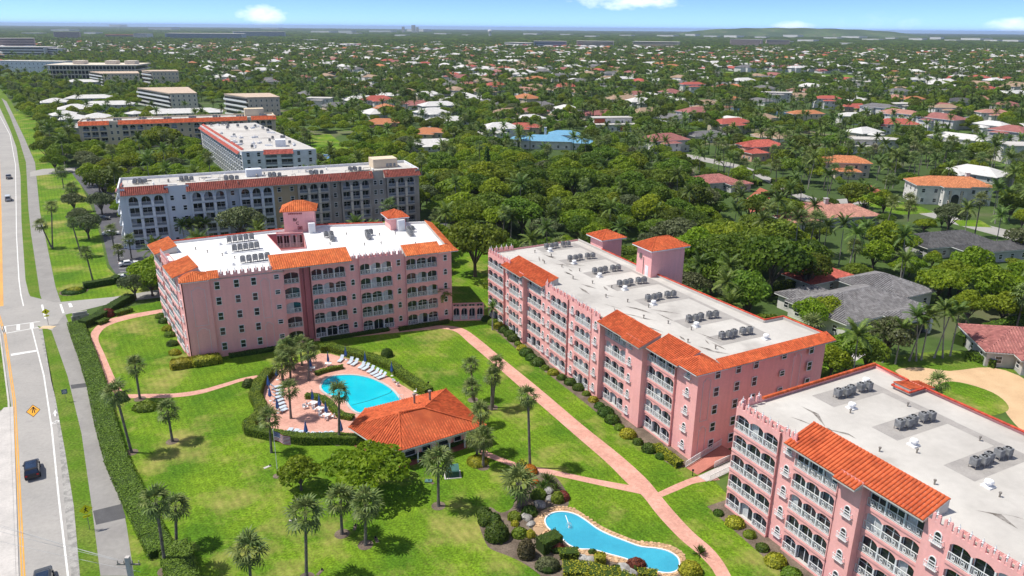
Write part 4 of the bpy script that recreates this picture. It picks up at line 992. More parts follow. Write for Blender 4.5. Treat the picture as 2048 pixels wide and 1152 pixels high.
# -- block A (left, behind the pool)
AZA = R(65.2); XA = Vector((math.sin(AZA), math.cos(AZA), 0)); ORA = Vector((-60.2, 129.3, 0)); RZA = math.atan2(XA.y, XA.x)
MAL = Matrix.Translation(ORA) @ Matrix.Rotation(RZA, 4, 'Z')
bA = thing('apartment_block', 'pink apartment block behind the pool with bright white roof and square lift tower', 'apartment building', ORA, RZA)
FHA, NA, ZRA, ZPA = 3.06, .45, 15.75, 16.2
segA = [('p', 0, 4.6, -.45), ('p', 4.6, 17.9, 0), ('b', 17.9, 21.0, .7), ('p', 21.0, 23.2, 2.6), ('b', 23.2, 30.1, .9), ('p', 30.1, 32.8, 1.0), ('b', 32.8, 39.6, .6), ('p', 39.6, 42.3, .7), ('b', 42.3, 49.2, .25), ('p', 49.2, 52.3, .3)]
facade_walls(bA, ID, segA, 0, ZPA, PINK, end1=1)
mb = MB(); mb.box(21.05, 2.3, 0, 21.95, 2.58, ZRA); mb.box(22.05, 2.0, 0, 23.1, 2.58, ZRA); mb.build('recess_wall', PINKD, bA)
BKA = [(52.3, .3), (55.0, 24.2), (31, 30.4), (-4.7, 28.2)]
walls('side_wall', bA, BKA, 0, ZPA, PINK)
HOLE = [(18.6, 27.6), (26.3, 26.2), (24.8, 13.6), (19.6, 13.8)]
roof_sheet(bA, [(0, 0), (17.9, 0), (19.6, 13.8), (18.6, 27.6), (18.3, 29.6), (-4.7, 28.2)], ZRA, ROOFP)
roof_sheet(bA, [(24.8, 13.6), (24.8, 2.0), (32.8, 2.0), (32.8, 1.9), (39.6, 1.9), (42.3, 1.6), (49.2, 1.6), (52.3, .4), (55, 24.2), (31, 30.4), (26.6, 29.9), (26.3, 26.2)], ZRA, ROOFP)
roof_sheet(bA, [(17.9, 0), (17.95, 1.0), (24.8, 2.0), (24.8, 13.6), (19.6, 13.8)], ZRA, ROOFP); roof_sheet(bA, [(18.6, 27.6), (26.3, 26.2), (26.6, 29.9), (18.3, 29.6)], ZRA, ROOFP)
walls('light_well_wall', bA, [(18.6, 27.6), (19.6, 13.8), (24.8, 13.6), (26.3, 26.2)], 2, ZRA + .3, PINK)
TW = frame_T(18.6, 27.6, math.atan2(-1.4, 7.7)); bay(bA, TW, 1.9, 7.7, 0, 4, 5, 3.05, .5, ZRA + .3, solid=False, zs=1.6, rise=.65, style='round', floors=[3, 4])
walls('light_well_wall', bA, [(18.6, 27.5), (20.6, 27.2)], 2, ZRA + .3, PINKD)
parapet(bA, [(-4.7, 28.2), (31, 30.4), (55, 24.2)], ZRA, ZRA + .5, .3, ROOFP); coping(bA, 'coping', [(-1.5, 28.5), (22.5, 30.0)], ZRA + .6, .2, TILE_RED); coping(bA, 'coping', [(29, 30.4), (31, 30.6), (45, 27)], ZRA + .6, .2, TILE_RED)
for i, (k, a, b2, y) in enumerate(segA):
    if k == 'b': bay(bA, ID, a, b2, y, 1 if i == 2 else 3, 5, FHA, NA, ZPA, style='arch', zs=1.85, rise=.42, setback=.5, pm='white_paint')
for x, ys in ((5.9, 0), (9.3, 0), (12.4, 0)):
    for f in range(5): window(bA, x, ys, NA + f * FHA + .85, 1.0, 1.6)
for f in range(5): window(bA, 16.6, 0, NA + f * FHA + 1.5, 1.0, .95)
for x, y in ((31.4, 1.0), (40.9, .7), (50.9, .3)):
    for f in range(5): window(bA, x, y, NA + f * FHA + 1.0, .85, 1.35, 0 if f == 4 else 1.0)
for x, z0_, hh, ww, y in ((2.5, 7.0, 7.6, 2.4, -.45), (2.5, .6, 6.0, 2.3, -.45), (14.4, 6.6, 8.2, 1.7, 0), (14.4, .6, 5.2, 1.6, 0)): put('wall_moulding', moulding_mesh(ww, hh), bA, (x, y, z0_))
battlement(bA, ID, 6.2, 16.2, 0, ZPA, 1.25); battlement(bA, ID, 31.2, 41.9, .7, ZPA, 1.25)
awning(bA, ID, 15.9, 31.2, -.55, 16.2, 4.6, 17.7, TILE_S, .42, .5); awning(bA, ID, 42.2, 50.2, -.7, 15.9, 3.2, 17.2, TILE_S, .42, .5)
corner_hip(bA, 51.3, 1.3, 2.2, 15.95, 1.0, TILE_S); corner_hip(bA, 2.1, 1.5, 2.6, 15.9, 1.2, TILE_S)
awning(bA, ID, 4.4, 6.4, -.6, 15.9, 1.6, 16.8, TILE_S); awning(bA, frame_T(52.9, .6, R(83.5)), 2.5, 23.5, -.5, 15.9, 1.2, 16.6, TILE_S)
# west facade with balconies seen at a raking angle
TWF = frame_T(-4.7, 28.2, math.atan2(-28.2, 4.7))
segW = [('b', 0, 7.2, 0), ('p', 7.2, 9.2, .2), ('b', 9.2, 15.0, 0), ('p', 15.0, 16.8, .2), ('b', 16.8, 24.0, -.3), ('p', 24.0, 28.6, -.2)]
facade_walls(bA, TWF, segW, 0, ZPA, PINK)
for i, (k, a, b2, y) in enumerate(segW):
    if k == 'b': bay(bA, TWF, a, b2, y, 3, 5, FHA, NA, ZPA)
    else:
        for f in range(5):
            p, rz = TWF((a + b2) / 2 + .3, y, NA + f * FHA + 1); window(bA, p.x, p.y, p.z, .8, 1.3, 1.0, rz, True)
awning(bA, TWF, -.4, 8.2, -1.0, 16.0, 3.4, 17.2, TILE_S); awning(bA, TWF, 17.2, 26.2, -1.2, 16.0, 3.6, 17.4, TILE_S); battlement(bA, TWF, 8.6, 17, 0, ZPA, 1.3)
# lift tower with monogram, small tower
tw = put('lift_tower', None, bA); mb = MB(); mb.prism([(22.6, 28.6), (29.2, 27.2), (30.6, 33.2), (24.0, 34.6)], 0, 20.6); mb.build('tower_wall', PINK, tw)
t2 = put('tower_roof', None, tw) if False else None
def skew_hip(o, c, z, h, mt, ov=.8):
    ce = sum((Vector((p[0], p[1], 0)) for p in c), Vector()) / 4; q = [ce + (Vector((p[0], p[1], 0)) - ce) * (1 + ov / ((Vector((p[0], p[1], 0)) - ce).length)) + Vector((0, 0, z)) for p in c]
    e = (q[1] - q[0]); A = ce - e * .12 + Vector((0, 0, z + h)); B = ce + e * .12 + Vector((0, 0, z + h)); mb = MB()
    for E0, E1, R1, R0 in ((q[0], q[1], B, A), (q[1], q[2], B, B), (q[2], q[3], A, B), (q[3], q[0], A, A)): tile_rows(mb, E0, E1, R1, R0, .45, .5)
    for a, b in ((q[0], A), (q[3], A), (q[1], B), (q[2], B), (A, B)): ridge_caps(mb, a, b, .12)
    mb.poly([p - Vector((0, 0, .02)) for p in q[::-1]], 1); return mb.build('tower_roof', [mt, WHITE], o)
skew_hip(tw, [(22.6, 28.6), (29.2, 27.2), (30.6, 33.2), (24.0, 34.6)], 20.6, 1.8, TILE_S)
def text(body, size, loc, rot, m, parent=None, name='lettering', ext=.02):
    cu = bpy.data.curves.new(name, 'FONT'); cu.body = body; cu.size = size; cu.extrude = ext; cu.align_x = 'CENTER'; cu.align_y = 'CENTER'; cu.resolution_u = 2
    o = bpy.data.objects.new(name + '_tmp', cu); me = bpy.data.meshes.new_from_object(o); bpy.data.objects.remove(o); me.materials.clear(); me.materials.append(m)
    return put(name, me, parent, loc, rot)
DKRED = mat('dark_rose_paint', (0.30, 0.06, 0.07), .8)
sl_ = math.atan2(-1.4, 6.6)
text('Bf', 1.0, (25.0, 28.02, 18.6), (R(90), 0, sl_), BLACK, tw); text('C', 1.0, (25.5, 27.92, 17.8), (R(90), 0, sl_), BLACK, tw)
mb = MB()
for k in range(8): mb.box(-1.5 + k * .38, -.03, 0, -1.22 + k * .38, 0, .3)
put('relief_band', mb.mesh('relief_band', DKRED), tw, (25.2, 28.0, 19.9), (0, 0, sl_))
mb = MB(); ring(mb, [(-.5, 0), (.5, 0), (.5, .8), (-.5, .8)], [(-.4, .1), (.4, .1), (.4, .7), (-.4, .7)], -.03, 0, 0); mb.box(-.3, -.025, .2, .3, 0, .6)
put('relief_panel', mb.mesh('relief_panel', DKRED), tw, (26.0, 27.84, 16.3), (0, 0, sl_))
tower(bA, 45.2, 21.2, 48.8, 25.8, 0, 18.7, 1.3, False)
mb = MB(); mb.box(46.6, 19.6, ZRA, 48.2, 21.15, ZRA + 2.6); mb.build('roof_hatch_house', WHITE, bA); mb = MB(); mb.box(27.6, 25.6, ZRA, 29.0, 26.9, ZRA + 2.3); mb.build('roof_hatch_house', WHITE, bA)
GA = 'air conditioners on the bright white roof behind the pool'
for rname, x0, y0, dx in (('back row', 10.4, 24.2, 1.17), ('middle row', 10.8, 16.9, 1.12), ('front row', 11.5, 7.9, 1.18)):
    for i in range(5): place_ac(MAL, x0 + dx * i, y0 + .14 * i, ZRA, RZA, f'{ORD[i]} air conditioner from the left in the {rname}, bright white roof', GA, 1.0)
    mb = MB(); mb.box(x0 - .8, y0 - 1.3, ZRA, x0 + dx * 5, y0 - 1.05, ZRA + .18); mb.build('conduit_rail', WHITE, bA); put('roof_vent', vent_mesh(0), bA, (x0 - 1.9, y0 - .6, ZRA), scale=.7)
for cl, x0, y0 in (('left', 31.0, 17.2), ('middle', 38.6, 15.4), ('right', 48.0, 14.6)):
    for i in range(5): place_ac(MAL, x0 + .12 * i + (1.0 if i == 3 and cl != 'left' else -1.0 if i == 3 else 0), y0 + 1.15 * i - (1.3 if i > 3 else 0), ZRA, RZA, f'{ORD[i]} air conditioner from the front, {cl} cluster right of light well', GA, .95)
for i in range(14): put('roof_vent', vent_mesh(1), bA, (3 + (i * 7.3) % 12 if i < 6 else 28 + (i * 5.1) % 22, 5 + (i * 6.7) % 17, ZRA))
# covered arcade between blocks A and B
arc = thing('arcade_wall', 'low pink arcade with white railings linking two pink apartment blocks', 'arcade', G(906, 642), math.atan2((G(968, 640) - G(906, 642)).y, (G(968, 640) - G(906, 642)).x))
La = (G(968, 640) - G(906, 642)).length
bay(arc, ID, 0, La, 0, 4, 1, 3.2, .3, 3.3, style='round', pw=.35, depth=2.2, setback=2.0, pm='pink_stucco')
# ------------------------------------------------------------------ pool deck, pool, clubhouse
DECK = GP([(541, 749), (575, 733), (607, 722), (640, 707), (662, 708), (690, 716), (722, 724), (748, 737), (775, 752), (800, 768), (830, 786), (860, 800), (800, 900), (720, 882), (679, 874), (640, 876), (607, 875), (565, 868), (540, 872), (505, 862), (512, 838), (538, 815), (527, 790), (531, 766)])
sheet('pool_deck', DECK, .026, PAVE)
poolpx = [(646, 766), (653, 758), (668, 753), (690, 751), (715, 752), (742, 758), (765, 768), (783, 780), (796, 795), (799, 806), (760, 818), (735, 824), (722, 826), (712, 823), (702, 815), (693, 802), (683, 796), (664, 792), (650, 785), (643, 776)]
PO = smooth_closed(GP(poolpx), 4)
def offset_poly(P, d):
    out = []; n = len(P)
    for i in range(n):
        t = (P[(i + 1) % n] - P[i - 1]); t.normalize(); out.append(P[i] + Vector((t.y, -t.x, 0)) * d)
    return out
def area2(P): return sum(P[i].x * P[(i + 1) % len(P)].y - P[(i + 1) % len(P)].x * P[i].y for i in range(len(P)))
if area2(PO) < 0: PO = PO[::-1]
def basin(name, P, wm, wl, coping_w, mcop, label, cat):
    o = thing(name, label, cat, (0, 0, 0)); mb = MB(); mb.poly([(p.x, p.y, .035) for p in P]); me = mb.mesh('water', wm)
    bm = bmesh.new(); bm.from_mesh(me); bmesh.ops.triangulate(bm, faces=bm.faces[:]); bm.to_mesh(me); bm.free(); put('water', me, o)
    Q = offset_poly(P, coping_w); mb = MB(); n = len(P)
    for i in range(n):
        j = (i + 1) % n
        mb.poly([(P[i].x, P[i].y, .13), (P[j].x, P[j].y, .13), (Q[j].x, Q[j].y, .13), (Q[i].x, Q[i].y, .13)][::-1]); mb.poly([(P[i].x, P[i].y, .0), (P[j].x, P[j].y, .0), (P[j].x, P[j].y, .13), (P[i].x, P[i].y, .13)][::-1]); mb.poly([(Q[i].x, Q[i].y, .0), (Q[j].x, Q[j].y, .0), (Q[j].x, Q[j].y, .13), (Q[i].x, Q[i].y, .13)])
    mb.build('coping', mcop, o); return o
pool = basin('swimming_pool', PO, POOLW, .03, .38, CONC, 'turquoise kidney shaped swimming pool with pale coping on a pink deck', 'pool')
PLINE = mat('pool_line', (0.0, 0.14, 0.19), .4)
mb = MB()
for q in thick_line(smooth(GP([(703, 811), (740, 801), (765, 792), (780, 786), (784, 781)]), 3), .16): mb.poly([(p.x, p.y, .040) for p in q])
mb.build('depth_line', PLINE, pool)
for k in range(4):
    mb = MB()
    for q in thick_line(smooth(GP([(644 + 4 * k, 776 - 1 * k), (652 + 3.5 * k, 769), (664 + 2.5 * k, 764.5)]), 3), .10): mb.poly([(p.x, p.y, .040 + .001 * k) for p in q])
    mb.build('step', PLINE, pool)
mb = MB(); L0 = G(800, 799)
for dx in (0, .6): mb.path([L0 + Vector((dx, 0, 0)), L0 + Vector((dx, 0, .9)), L0 + Vector((dx - .6, .1, .95)), L0 + Vector((dx - .7, .1, .1))], .03, 6)
tag(mb.build('pool_ladder', WHITE), 'steel handrail ladder at the right end of the kidney pool', 'pool ladder')

# clubhouse
EZ, RZc = 3.2, 5.9
P1, P2, P3, P5, P6, P7 = [G(x, y, EZ) for x, y in ((697, 855), (730, 818), (892, 778), (973, 851), (802, 902), (738, 882))]
A_, B_ = G(798, 826, RZc), G(848, 816, RZc)
club = thing('clubhouse', 'low pink pool clubhouse under a broad orange barrel tile roof with an arched porch', 'clubhouse', (0, 0, 0))
mb = MB()
for E0, E1, R1, R0 in ((P6, P5, B_, A_), (P7, P6, A_, A_), (P1, P7, A_, A_), (P2, P1, A_, A_), (P5, P3, B_, B_)): tile_rows(mb, E0, E1, R1, R0, .40, .42)
tile_rows(mb, P3, P2, A_, B_, .40, .42)
for a, b in ((P6, A_), (P7, A_), (P1, A_), (P2, A_), (P5, B_), (P3, B_), (A_, B_)): ridge_caps(mb, a + Vector((0, 0, .08)), b + Vector((0, 0, .08)), .15)
rf = mb.build('roof', TILE, club); tag(rf, kind='stuff')
cen = (P1 + P2 + P3 + P5 + P6 + P7) / 6
mb = MB(); ring_ = [P6, P5, P3, P2, P1, P7]
mb.poly([p - Vector((0, 0, .03)) for p in ring_[::-1]])
for i in range(6): a, b = ring_[i], ring_[(i + 1) % 6]; mb.poly([a - Vector((0, 0, .22)), b - Vector((0, 0, .22)), b - Vector((0, 0, .03)), a - Vector((0, 0, .03))])
mb.build('fascia', WHITE, club)
inn = [cen + (p - cen) * .72 for p in ring_]
for i, p in enumerate(inn): p.z = 0
mb = MB()
for i in range(6): a, b = inn[i], inn[(i + 1) % 6]; mb.poly([a, b, b + Vector((0, 0, EZ)), a + Vector((0, 0, EZ))])
mb.build('wall', PINK, club)
fl = [cen + (p - cen) * .93 for p in ring_]; mb = MB(); mb.prism([p.xy for p in fl], 0, .12); mb.build('floor', mat('red_porch_floor', (0.30, .10, .08), .8), club)
# porch arcade along the two visible fronts
def arcade(a, b, n):
    a, b = Vector((a.x, a.y, 0)), Vector((b.x, b.y, 0)); d = b - a; L = d.length; rz = math.atan2(d.y, d.x); ow = L / n
    for i in range(n):
        mb = MB(); pts = []
        for k in range(11):
            u = -1 + 2 * k / 10; pts.append((.1 + (ow - .2) * (u + 1) / 2, 1.7 + 1.0 * math.sqrt(max(0, 1 - u * u))))
        for (xa, za), (xb, zb) in zip(pts[:-1], pts[1:]):
            for yy in (0, .2): mb.poly([(xa, yy, za), (xb, yy, zb), (xb, yy, EZ - .05), (xa, yy, EZ - .05)])
            mb.poly([(xa, 0, za), (xa, .2, za), (xb, .2, zb), (xb, 0, zb)])
        mb.box(-.1, 0, 1.7, .1, .2, EZ - .05)
        p = a + d * (i / n); put('porch_arch', mb.mesh('porch_arch', TRIM), club, p, (0, 0, rz))
    for i in range(n + 1):
        mb = MB(); mb.box(-.09, .01, .1, .09, .19, 1.72); mb.box(-.14, -.03, 1.6, .14, .23, 1.72); put('column', mb.mesh('column', WHITE), club, a + d * (i / n), (0, 0, rz))
arcade(fl[0] + (cen - fl[0]) * .01, fl[1] + (cen - fl[1]) * .01, 5); arcade(fl[5], fl[0], 2)
dd = (inn[1] - inn[0]); Lw = dd.length; rz = math.atan2(dd.y, dd.x); nrm = Vector((dd.y, -dd.x, 0)).normalized() * .02
for t, w in ((.12, 1.8), (.38, 1.5), (.66, 1.8), (.9, 1.3)):
    put('window', flat_window(w, 1.7, 'white_paint'), club, inn[0] + dd * t + nrm + Vector((0, 0, .7)), (0, 0, rz))
dd = (inn[0] - inn[5]); put('window', flat_window(1.6, 1.7, 'white_paint'), club, inn[5] + dd * .5 + Vector((dd.y, -dd.x, 0)).normalized() * .02 + Vector((0, 0, .7)), (0, 0, math.atan2(dd.y, dd.x)))
for x, y, h in ((829, 805, 1.3), (860, 800, 1.4)):
    p = G(x, y, 5.0); mb = MB(); mb.lathe([(.16, -.4), (.16, h), (.28, h + .02), (.28, h + .25), (0, h + .33)], 10); put('flue', mb.mesh('flue', STEEL), club, p)

# loungers
lg0 = thing('pool_lounger', '', 'lounger', (0, 0, -60))
mb = MB(); mb.box(-.33, -.95, .28, .33, .35, .36); mb.build('seat', LOUNGE, lg0)
mb = MB(); mb.idx([(-.33, .35, .30), (.33, .35, .30), (.33, .95, .86), (-.33, .95, .86), (-.33, .35, .38), (.33, .35, .38), (.33, .90, .93), (-.33, .90, .93)], [(3, 2, 1, 0), (4, 5, 6, 7), (0, 1, 5, 4), (1, 2, 6, 5), (2, 3, 7, 6), (3, 0, 4, 7)]); mb.build('backrest', LOUNGE, lg0)
mb = MB()
for x in (-.36, .36): mb.box(x - .03, -.98, .26, x + .03, .40, .33)
for x in (-.33, .33):
    for y in (-.8, .3): mb.box(x - .03, y - .03, 0, x + .03, y + .03, .27)
mb.box(-.36, -1.0, .26, .36, -.95, .33); mb.build('frame', WHITE, lg0)
_first = {}
def inst(key, src, label, loc, rz, group):
    if key not in _first:
        _first[key] = 1; src.location = loc; src.rotation_euler = (0, 0, rz); src['label'] = label; src['group'] = group; return src
    o = copy_tree(src, label, loc, rz); o['group'] = group; return o
LG = 'loungers round the swimming pool'
leftrow = [(553, 776), (556, 783), (556, 790), (555, 797), (557, 804), (559, 811), (562, 818), (565, 824)]
for i, (x, y) in enumerate(leftrow): inst('l', lg0, f'{ORD[i]} pale blue lounger from the far end of the row along the left hedge', G(x, y), R(118 + 4 * i + random.uniform(-5, 5)), LG)
nrow = [(682, 722), (701, 726), (710, 729), (724, 735), (732, 738), (742, 743), (750, 748), (757, 752), (764, 756)]
for i, (x, y) in enumerate(nrow): inst('l', lg0, f'{ORD[i]} lounger from the left in the row along the far pool hedge', G(x, y), R(-10 - 4 * i + random.uniform(-6, 6)), LG)
srow = [(579, 868), (590, 870), (599, 873), (609, 875.5), (622, 876), (634, 876), (646, 875), (657, 874)]
for i, (x, y) in enumerate(srow): inst('l', lg0, f'{ORD[i]} lounger from the left in the row by the near deck hedge', G(x, y - 3), R(175 - 4 * i + random.uniform(-6, 6)), LG)
for i, (x, y) in enumerate([(507, 861), (513, 866)]): inst('l', lg0, f'{"farther" if i == 0 else "nearer"} lounger of the pair in the left corner of the deck', G(x, y), R(150), LG)
# tables, chairs
tb0 = thing('patio_table', '', 'table', (0, 0, -60))
mb = MB(); mb.box(-.6, -.45, .70, .6, .45, .75); mb.build('table_top', WHITE, tb0)
for sx in (-1, 1):
    for sy in (-1, 1): mb = MB(); mb.box(sx * .5 - .03, sy * .38 - .03, 0, sx * .5 + .03, sy * .38 + .03, .70); mb.build('leg', WHITE, tb0)
ch0 = thing('patio_chair', '', 'chair', (0, 0, -60))
mb = MB(); mb.box(-.24, -.22, .40, .24, .24, .45); mb.build('seat', WHITE, ch0)
mb = MB(); mb.box(-.24, .22, .45, .24, .27, .88); mb.build('backrest', WHITE, ch0)
for sx in (-1, 1):
    for sy in (-1, 1): mb = MB(); mb.box(sx * .21 - .025, sy * .2 - .025, 0, sx * .21 + .025, sy * .2 + .025, .40); mb.build('leg', WHITE, ch0)
um0 = thing('closed_parasol', '', 'parasol', (0, 0, -60))
mb = MB(); mb.tube((0, 0, 0), (0, 0, 2.85), .03, .03, 6); mb.lathe([(.25, 0), (.25, .08), (.05, .12)], 10); mb.build('pole', WHITE, um0)
mb = MB()
for k in range(8):
    a, b = k * math.pi / 4, (k + 1) * math.pi / 4
    for (r0, z0), (r1, z1) in (((.20, .85), (.33, 1.1)), ((.33, 1.1), (.20, 1.9)), ((.20, 1.9), (.03, 2.8))):
        f = lambda r, t: (r * (1 if t % 2 == 0 else .62)); 
        mb.poly([(f(r0, k) * math.cos(a), f(r0, k) * math.sin(a), z0), (f(r0, k + 1) * math.cos(b), f(r0, k + 1) * math.sin(b), z0), (f(r1, k + 1) * math.cos(b), f(r1, k + 1) * math.sin(b), z1), (f(r1, k) * math.cos(a), f(r1, k) * math.sin(a), z1)])
mb.build('canopy', BLUECAN, um0)
TBL = [((628, 812), 'far'), ((641, 823), 'middle'), ((654, 836), 'near')]
CW = ['left', 'right', 'near']
for (x, y), w in TBL:
    p = G(x, y); inst('t', tb0, f'{w} white patio table of the three by the low hedge left of the pool', p, R(-25), 'patio tables on the pool deck')
    for j, (dx, dy, rz) in enumerate(((-1.0, .1, 90), (1.0, -.1, -90), (.1, -.85, 180))): inst('c', ch0, f'white chair on the {CW[j]} side of the {w} table by the low pool hedge', p + Vector((dx, dy, 0)), R(rz + random.uniform(-20, 20)), 'patio chairs on the pool deck')
for (x, y), w in (((657, 733), 'far white patio table under a closed parasol near the palms'), ((624, 742), 'white patio table among the palms left of the curved planter')): inst('t', tb0, w, G(x, y), R(10), 'patio tables on the pool deck')
for i, (x, y) in enumerate(((609, 818), (614, 817), (788, 765), (795, 772), (830, 787))):
    inst('c', ch0, ('left chair of the pair standing alone on the pink deck', 'right chair of the pair standing alone on the pink deck', 'farther white chair on the deck right of the pool', 'nearer white chair on the deck right of the pool', 'white chair tucked behind the clubhouse roof')[i], G(x, y), R(40 + 60 * i), 'patio chairs on the pool deck')
UMB = [((657, 731), 'far table by the palms'), ((622, 741), 'table among the palms'), ((692, 720), 'first two loungers of the far hedge row'), ((731, 731), 'middle of the far hedge row of loungers'), ((784, 752), 'right end of the far hedge'),
       ((555, 760), 'far end of the left hedge'), ((538, 780), 'left hedge, the outermost one'), ((541, 802), 'middle of the left lounger row'), ((556, 826), 'near end of the left lounger row'),
       ((626, 808), 'far one of the three tables'), ((640, 820), 'middle one of the three tables'), ((653, 833), 'near one of the three tables'), ((613, 874), 'near hedge row of loungers'), ((683, 872), 'clubhouse corner of the near hedge')]
for (x, y), w in UMB: inst('u', um0, f'closed blue parasol by the {w}', G(x, y), random.uniform(0, 3), 'closed parasols round the pool')
# hedges round the pool
hedge('hedge', GP([(541, 748), (520, 772), (510, 798), (523, 822), (521, 838), (498, 858), (502, 868)]), 1.9, 1.3, 'clipped green hedge curving along the left side of the pool deck')
hedge('hedge', GP([(500, 868), (551, 878), (607, 886), (679, 885), (735, 888)]), 1.6, 1.35, 'clipped green hedge along the near edge of the pool deck by the flag')
hedge('hedge', GP([(641, 703), (660, 700), (691, 709), (739, 721), (783, 738), (815, 762), (858, 790)]), 1.9, 1.3, 'clipped green hedge between the pool deck and the upper lawn')
hedge('hedge', GP([(632, 751), (645, 746), (664, 741), (686, 737)]), .9, .7, 'low curved planter hedge on the deck behind the pool')
hedge('hedge', GP([(613, 796), (630, 797), (648, 802), (660, 812), (672, 826), (686, 836), (706, 839)]), 1.2, .8, 'low hedge curving along the pool beside three tables')
hedge('hedge', GP([(795, 925), (850, 912), (905, 893), (948, 875)]), .8, .7, 'low dark hedge in front of the clubhouse porch', HEDGED)
hedge('hedge', GP([(740, 905), (770, 922), (795, 925)]), .8, .7, 'low dark hedge at the shaded corner of the clubhouse', HEDGED)
# hedge by the shared path
hedge('hedge', GP([(152, 650), (162, 680), (176, 715), (195, 775), (212, 850), (234, 925), (268, 1000), (306, 1075), (324, 1110)]), 3.0, 1.0, 'long clipped hedge between the grey path and the front lawn', HEDGE, 55, .16)
hedge('hedge', GP([(352, 1110), (372, 1190), (395, 1290)]), 3.4, 1.9, 'tall square clipped hedge at the lower edge beside the path', HEDGE, 55, .16)
hedge('hedge', GP([(166, 655), (200, 640), (235, 615), (262, 600)]), 2.4, 1.6, 'dark hedge behind the pink walk beside the side street', HEDGED, 18)
hedge('hedge', GP([(168, 577), (228, 567), (238, 560)]), 2.0, 1.5, 'square dark hedge between the flower ring and the car park', HEDGED, 18)
hedge('hedge', GP([(196, 650), (214, 643)]), 1.4, .8, 'short green hedge inside the bend of the pink walk')
hedge('hedge', GP([(230, 632), (262, 622)]), 1.8, .9, 'green hedge above the bend of the pink walk')
ball('shrub', G(217, 632), 1.3, 1.3, 1.5, 'round maroon shrub behind the bend of the pink walk', MAROON)
# ring of yellow flowers
bedm = MB(); c = G(148, 583)
for k in range(20): a, b = k * math.pi / 10, (k + 1) * math.pi / 10; bedm.poly([(c.x, c.y, .03), (c.x + 3.1 * math.cos(a), c.y + 3.1 * math.sin(a), .03), (c.x + 3.1 * math.cos(b), c.y + 3.1 * math.sin(b), .03)])
tag(bedm.build('flower_bed', MULCH), 'round mulched bed near the side street corner', 'flower bed')
ball('flower_ring', G(148, 584), 2.5, 2.3, .7, 'low dark green ring of bedding plants near the side street', HEDGED); ball('flower_clump', G(149, 580, .5), 1.6, 1.2, .55, 'yellow flowers crowning the round bed near the side street', YHEDGE)

# ------------------------------------------------------------------ fountain pond and rock garden
Z2 = lambda pts: [(940 + x / 4.452, 920 + y / 4.452) for x, y in pts]
pw = Z2([(672, 545), (690, 508), (740, 478), (830, 468), (930, 488), (1020, 538), (1130, 618), (1250, 678), (1380, 728), (1520, 778), (1650, 793), (1760, 818), (1840, 868), (1860, 930), (1838, 985), (1760, 1006), (1640, 988), (1500, 934), (1400, 884), (1250, 842), (1100, 800), (970, 792), (880, 755), (820, 700), (740, 640), (690, 595)])
bd = Z2([(563, 590), (590, 500), (690, 430), (830, 418), (960, 448), (1080, 535), (1220, 612), (1360, 672), (1500, 722), (1650, 735), (1790, 762), (1885, 815), (1922, 885), (1905, 960), (1850, 1020), (1760, 1045), (1620, 1035), (1400, 935), (1200, 895), (980, 850), (850, 790), (760, 720), (640, 680), (575, 650)])
bed = Z2([(75, 560), (140, 740), (200, 800), (330, 850), (450, 905), (560, 975), (640, 1045), (660, 1140), (1900, 1150), (1900, 1010), (1700, 1010), (1400, 930), (980, 850), (760, 720), (660, 640), (580, 600), (600, 500), (700, 420), (860, 420), (875, 340), (840, 250), (760, 150), (660, 110), (560, 110), (500, 250), (420, 280), (380, 420), (270, 470), (180, 420), (70, 480)])
sheet('mulch_bed', smooth_closed(GP(bed), 3), .016, MULCH)
sheet('stone_border', smooth_closed(GP(bd), 4), .020, mat('mortar', (.46, .31, .19), .9))
# flagstones of the border, laid one by one round the water
PW = smooth_closed(GP(pw), 4)
if area2(PW) < 0: PW = PW[::-1]
pond = basin('fountain_pond', PW, PONDW, .05, .16, WHITE, 'long blue fountain pond with white rim and flagstone border', 'pond')
BD = smooth_closed(GP(bd), 4)
def nearest(P, q): return min(P, key=lambda a: (a - q).length_squared)
per = [0.0]
for i in range(1, len(PW)): per.append(per[-1] + (PW[i] - PW[i - 1]).length)
tot = per[-1]; npav = 118; fsb = tag(thing('flagstone_border', 'honey coloured flagstones laid around the blue fountain pond', 'paving'))
stn = []
for v in range(5):
    mb = MB(); rr = random.Random(v); pts = [((.5 + rr.uniform(-.1, .04)) * math.cos(k * 2 * math.pi / 7 + rr.uniform(-.2, .2)), (.5 + rr.uniform(-.1, .04)) * math.sin(k * 2 * math.pi / 7 + rr.uniform(-.2, .2))) for k in range(7)]
    mb.prism(pts, 0, .07); mb.c = [.1 + v * .2] * len(mb.f); stn.append(mb.mesh('flagstone', STONE))
nst = 0
for k in range(npav):
    s_ = tot * k / npav; i = max(j for j in range(len(per)) if per[j] <= s_); p = PW[i]
    q = nearest(BD, p); d = q - p; w = d.length
    if w < .35 or w > 3.2: continue
    for t in np.arange(.28, w, .42):
        if nst >= 300: break
        nst += 1; o = put('flagstone', random.choice(stn), fsb, p + d * (t / w) + Vector((random.uniform(-.06, .06), random.uniform(-.06, .06), .02)), (0, 0, random.uniform(0, 6)), (.44, .40, 1))
mb = MB(); fp = G(1138, 1055); 
mb.tube(fp + Vector((0, 0, .03)), fp + Vector((0, 0, .22)), .16, .10, 8); 
for k in range(10): a = k * .63; mb.path([fp + Vector((0, 0, .2)), fp + Vector((.12 * math.cos(a), .12 * math.sin(a), .75)), fp + Vector((.32 * math.cos(a), .32 * math.sin(a), .5)), fp + Vector((.42 * math.cos(a), .42 * math.sin(a), .05))], .012, 4)
tag(mb.build('fountain_jet', WHITE), 'small white fountain jet near the round end of the pond', 'fountain')
mb = MB()
for q in thick_line(GP([(1131, 1031), (1137, 1048)]), .10): mb.poly([(p.x, p.y, .045) for p in q])
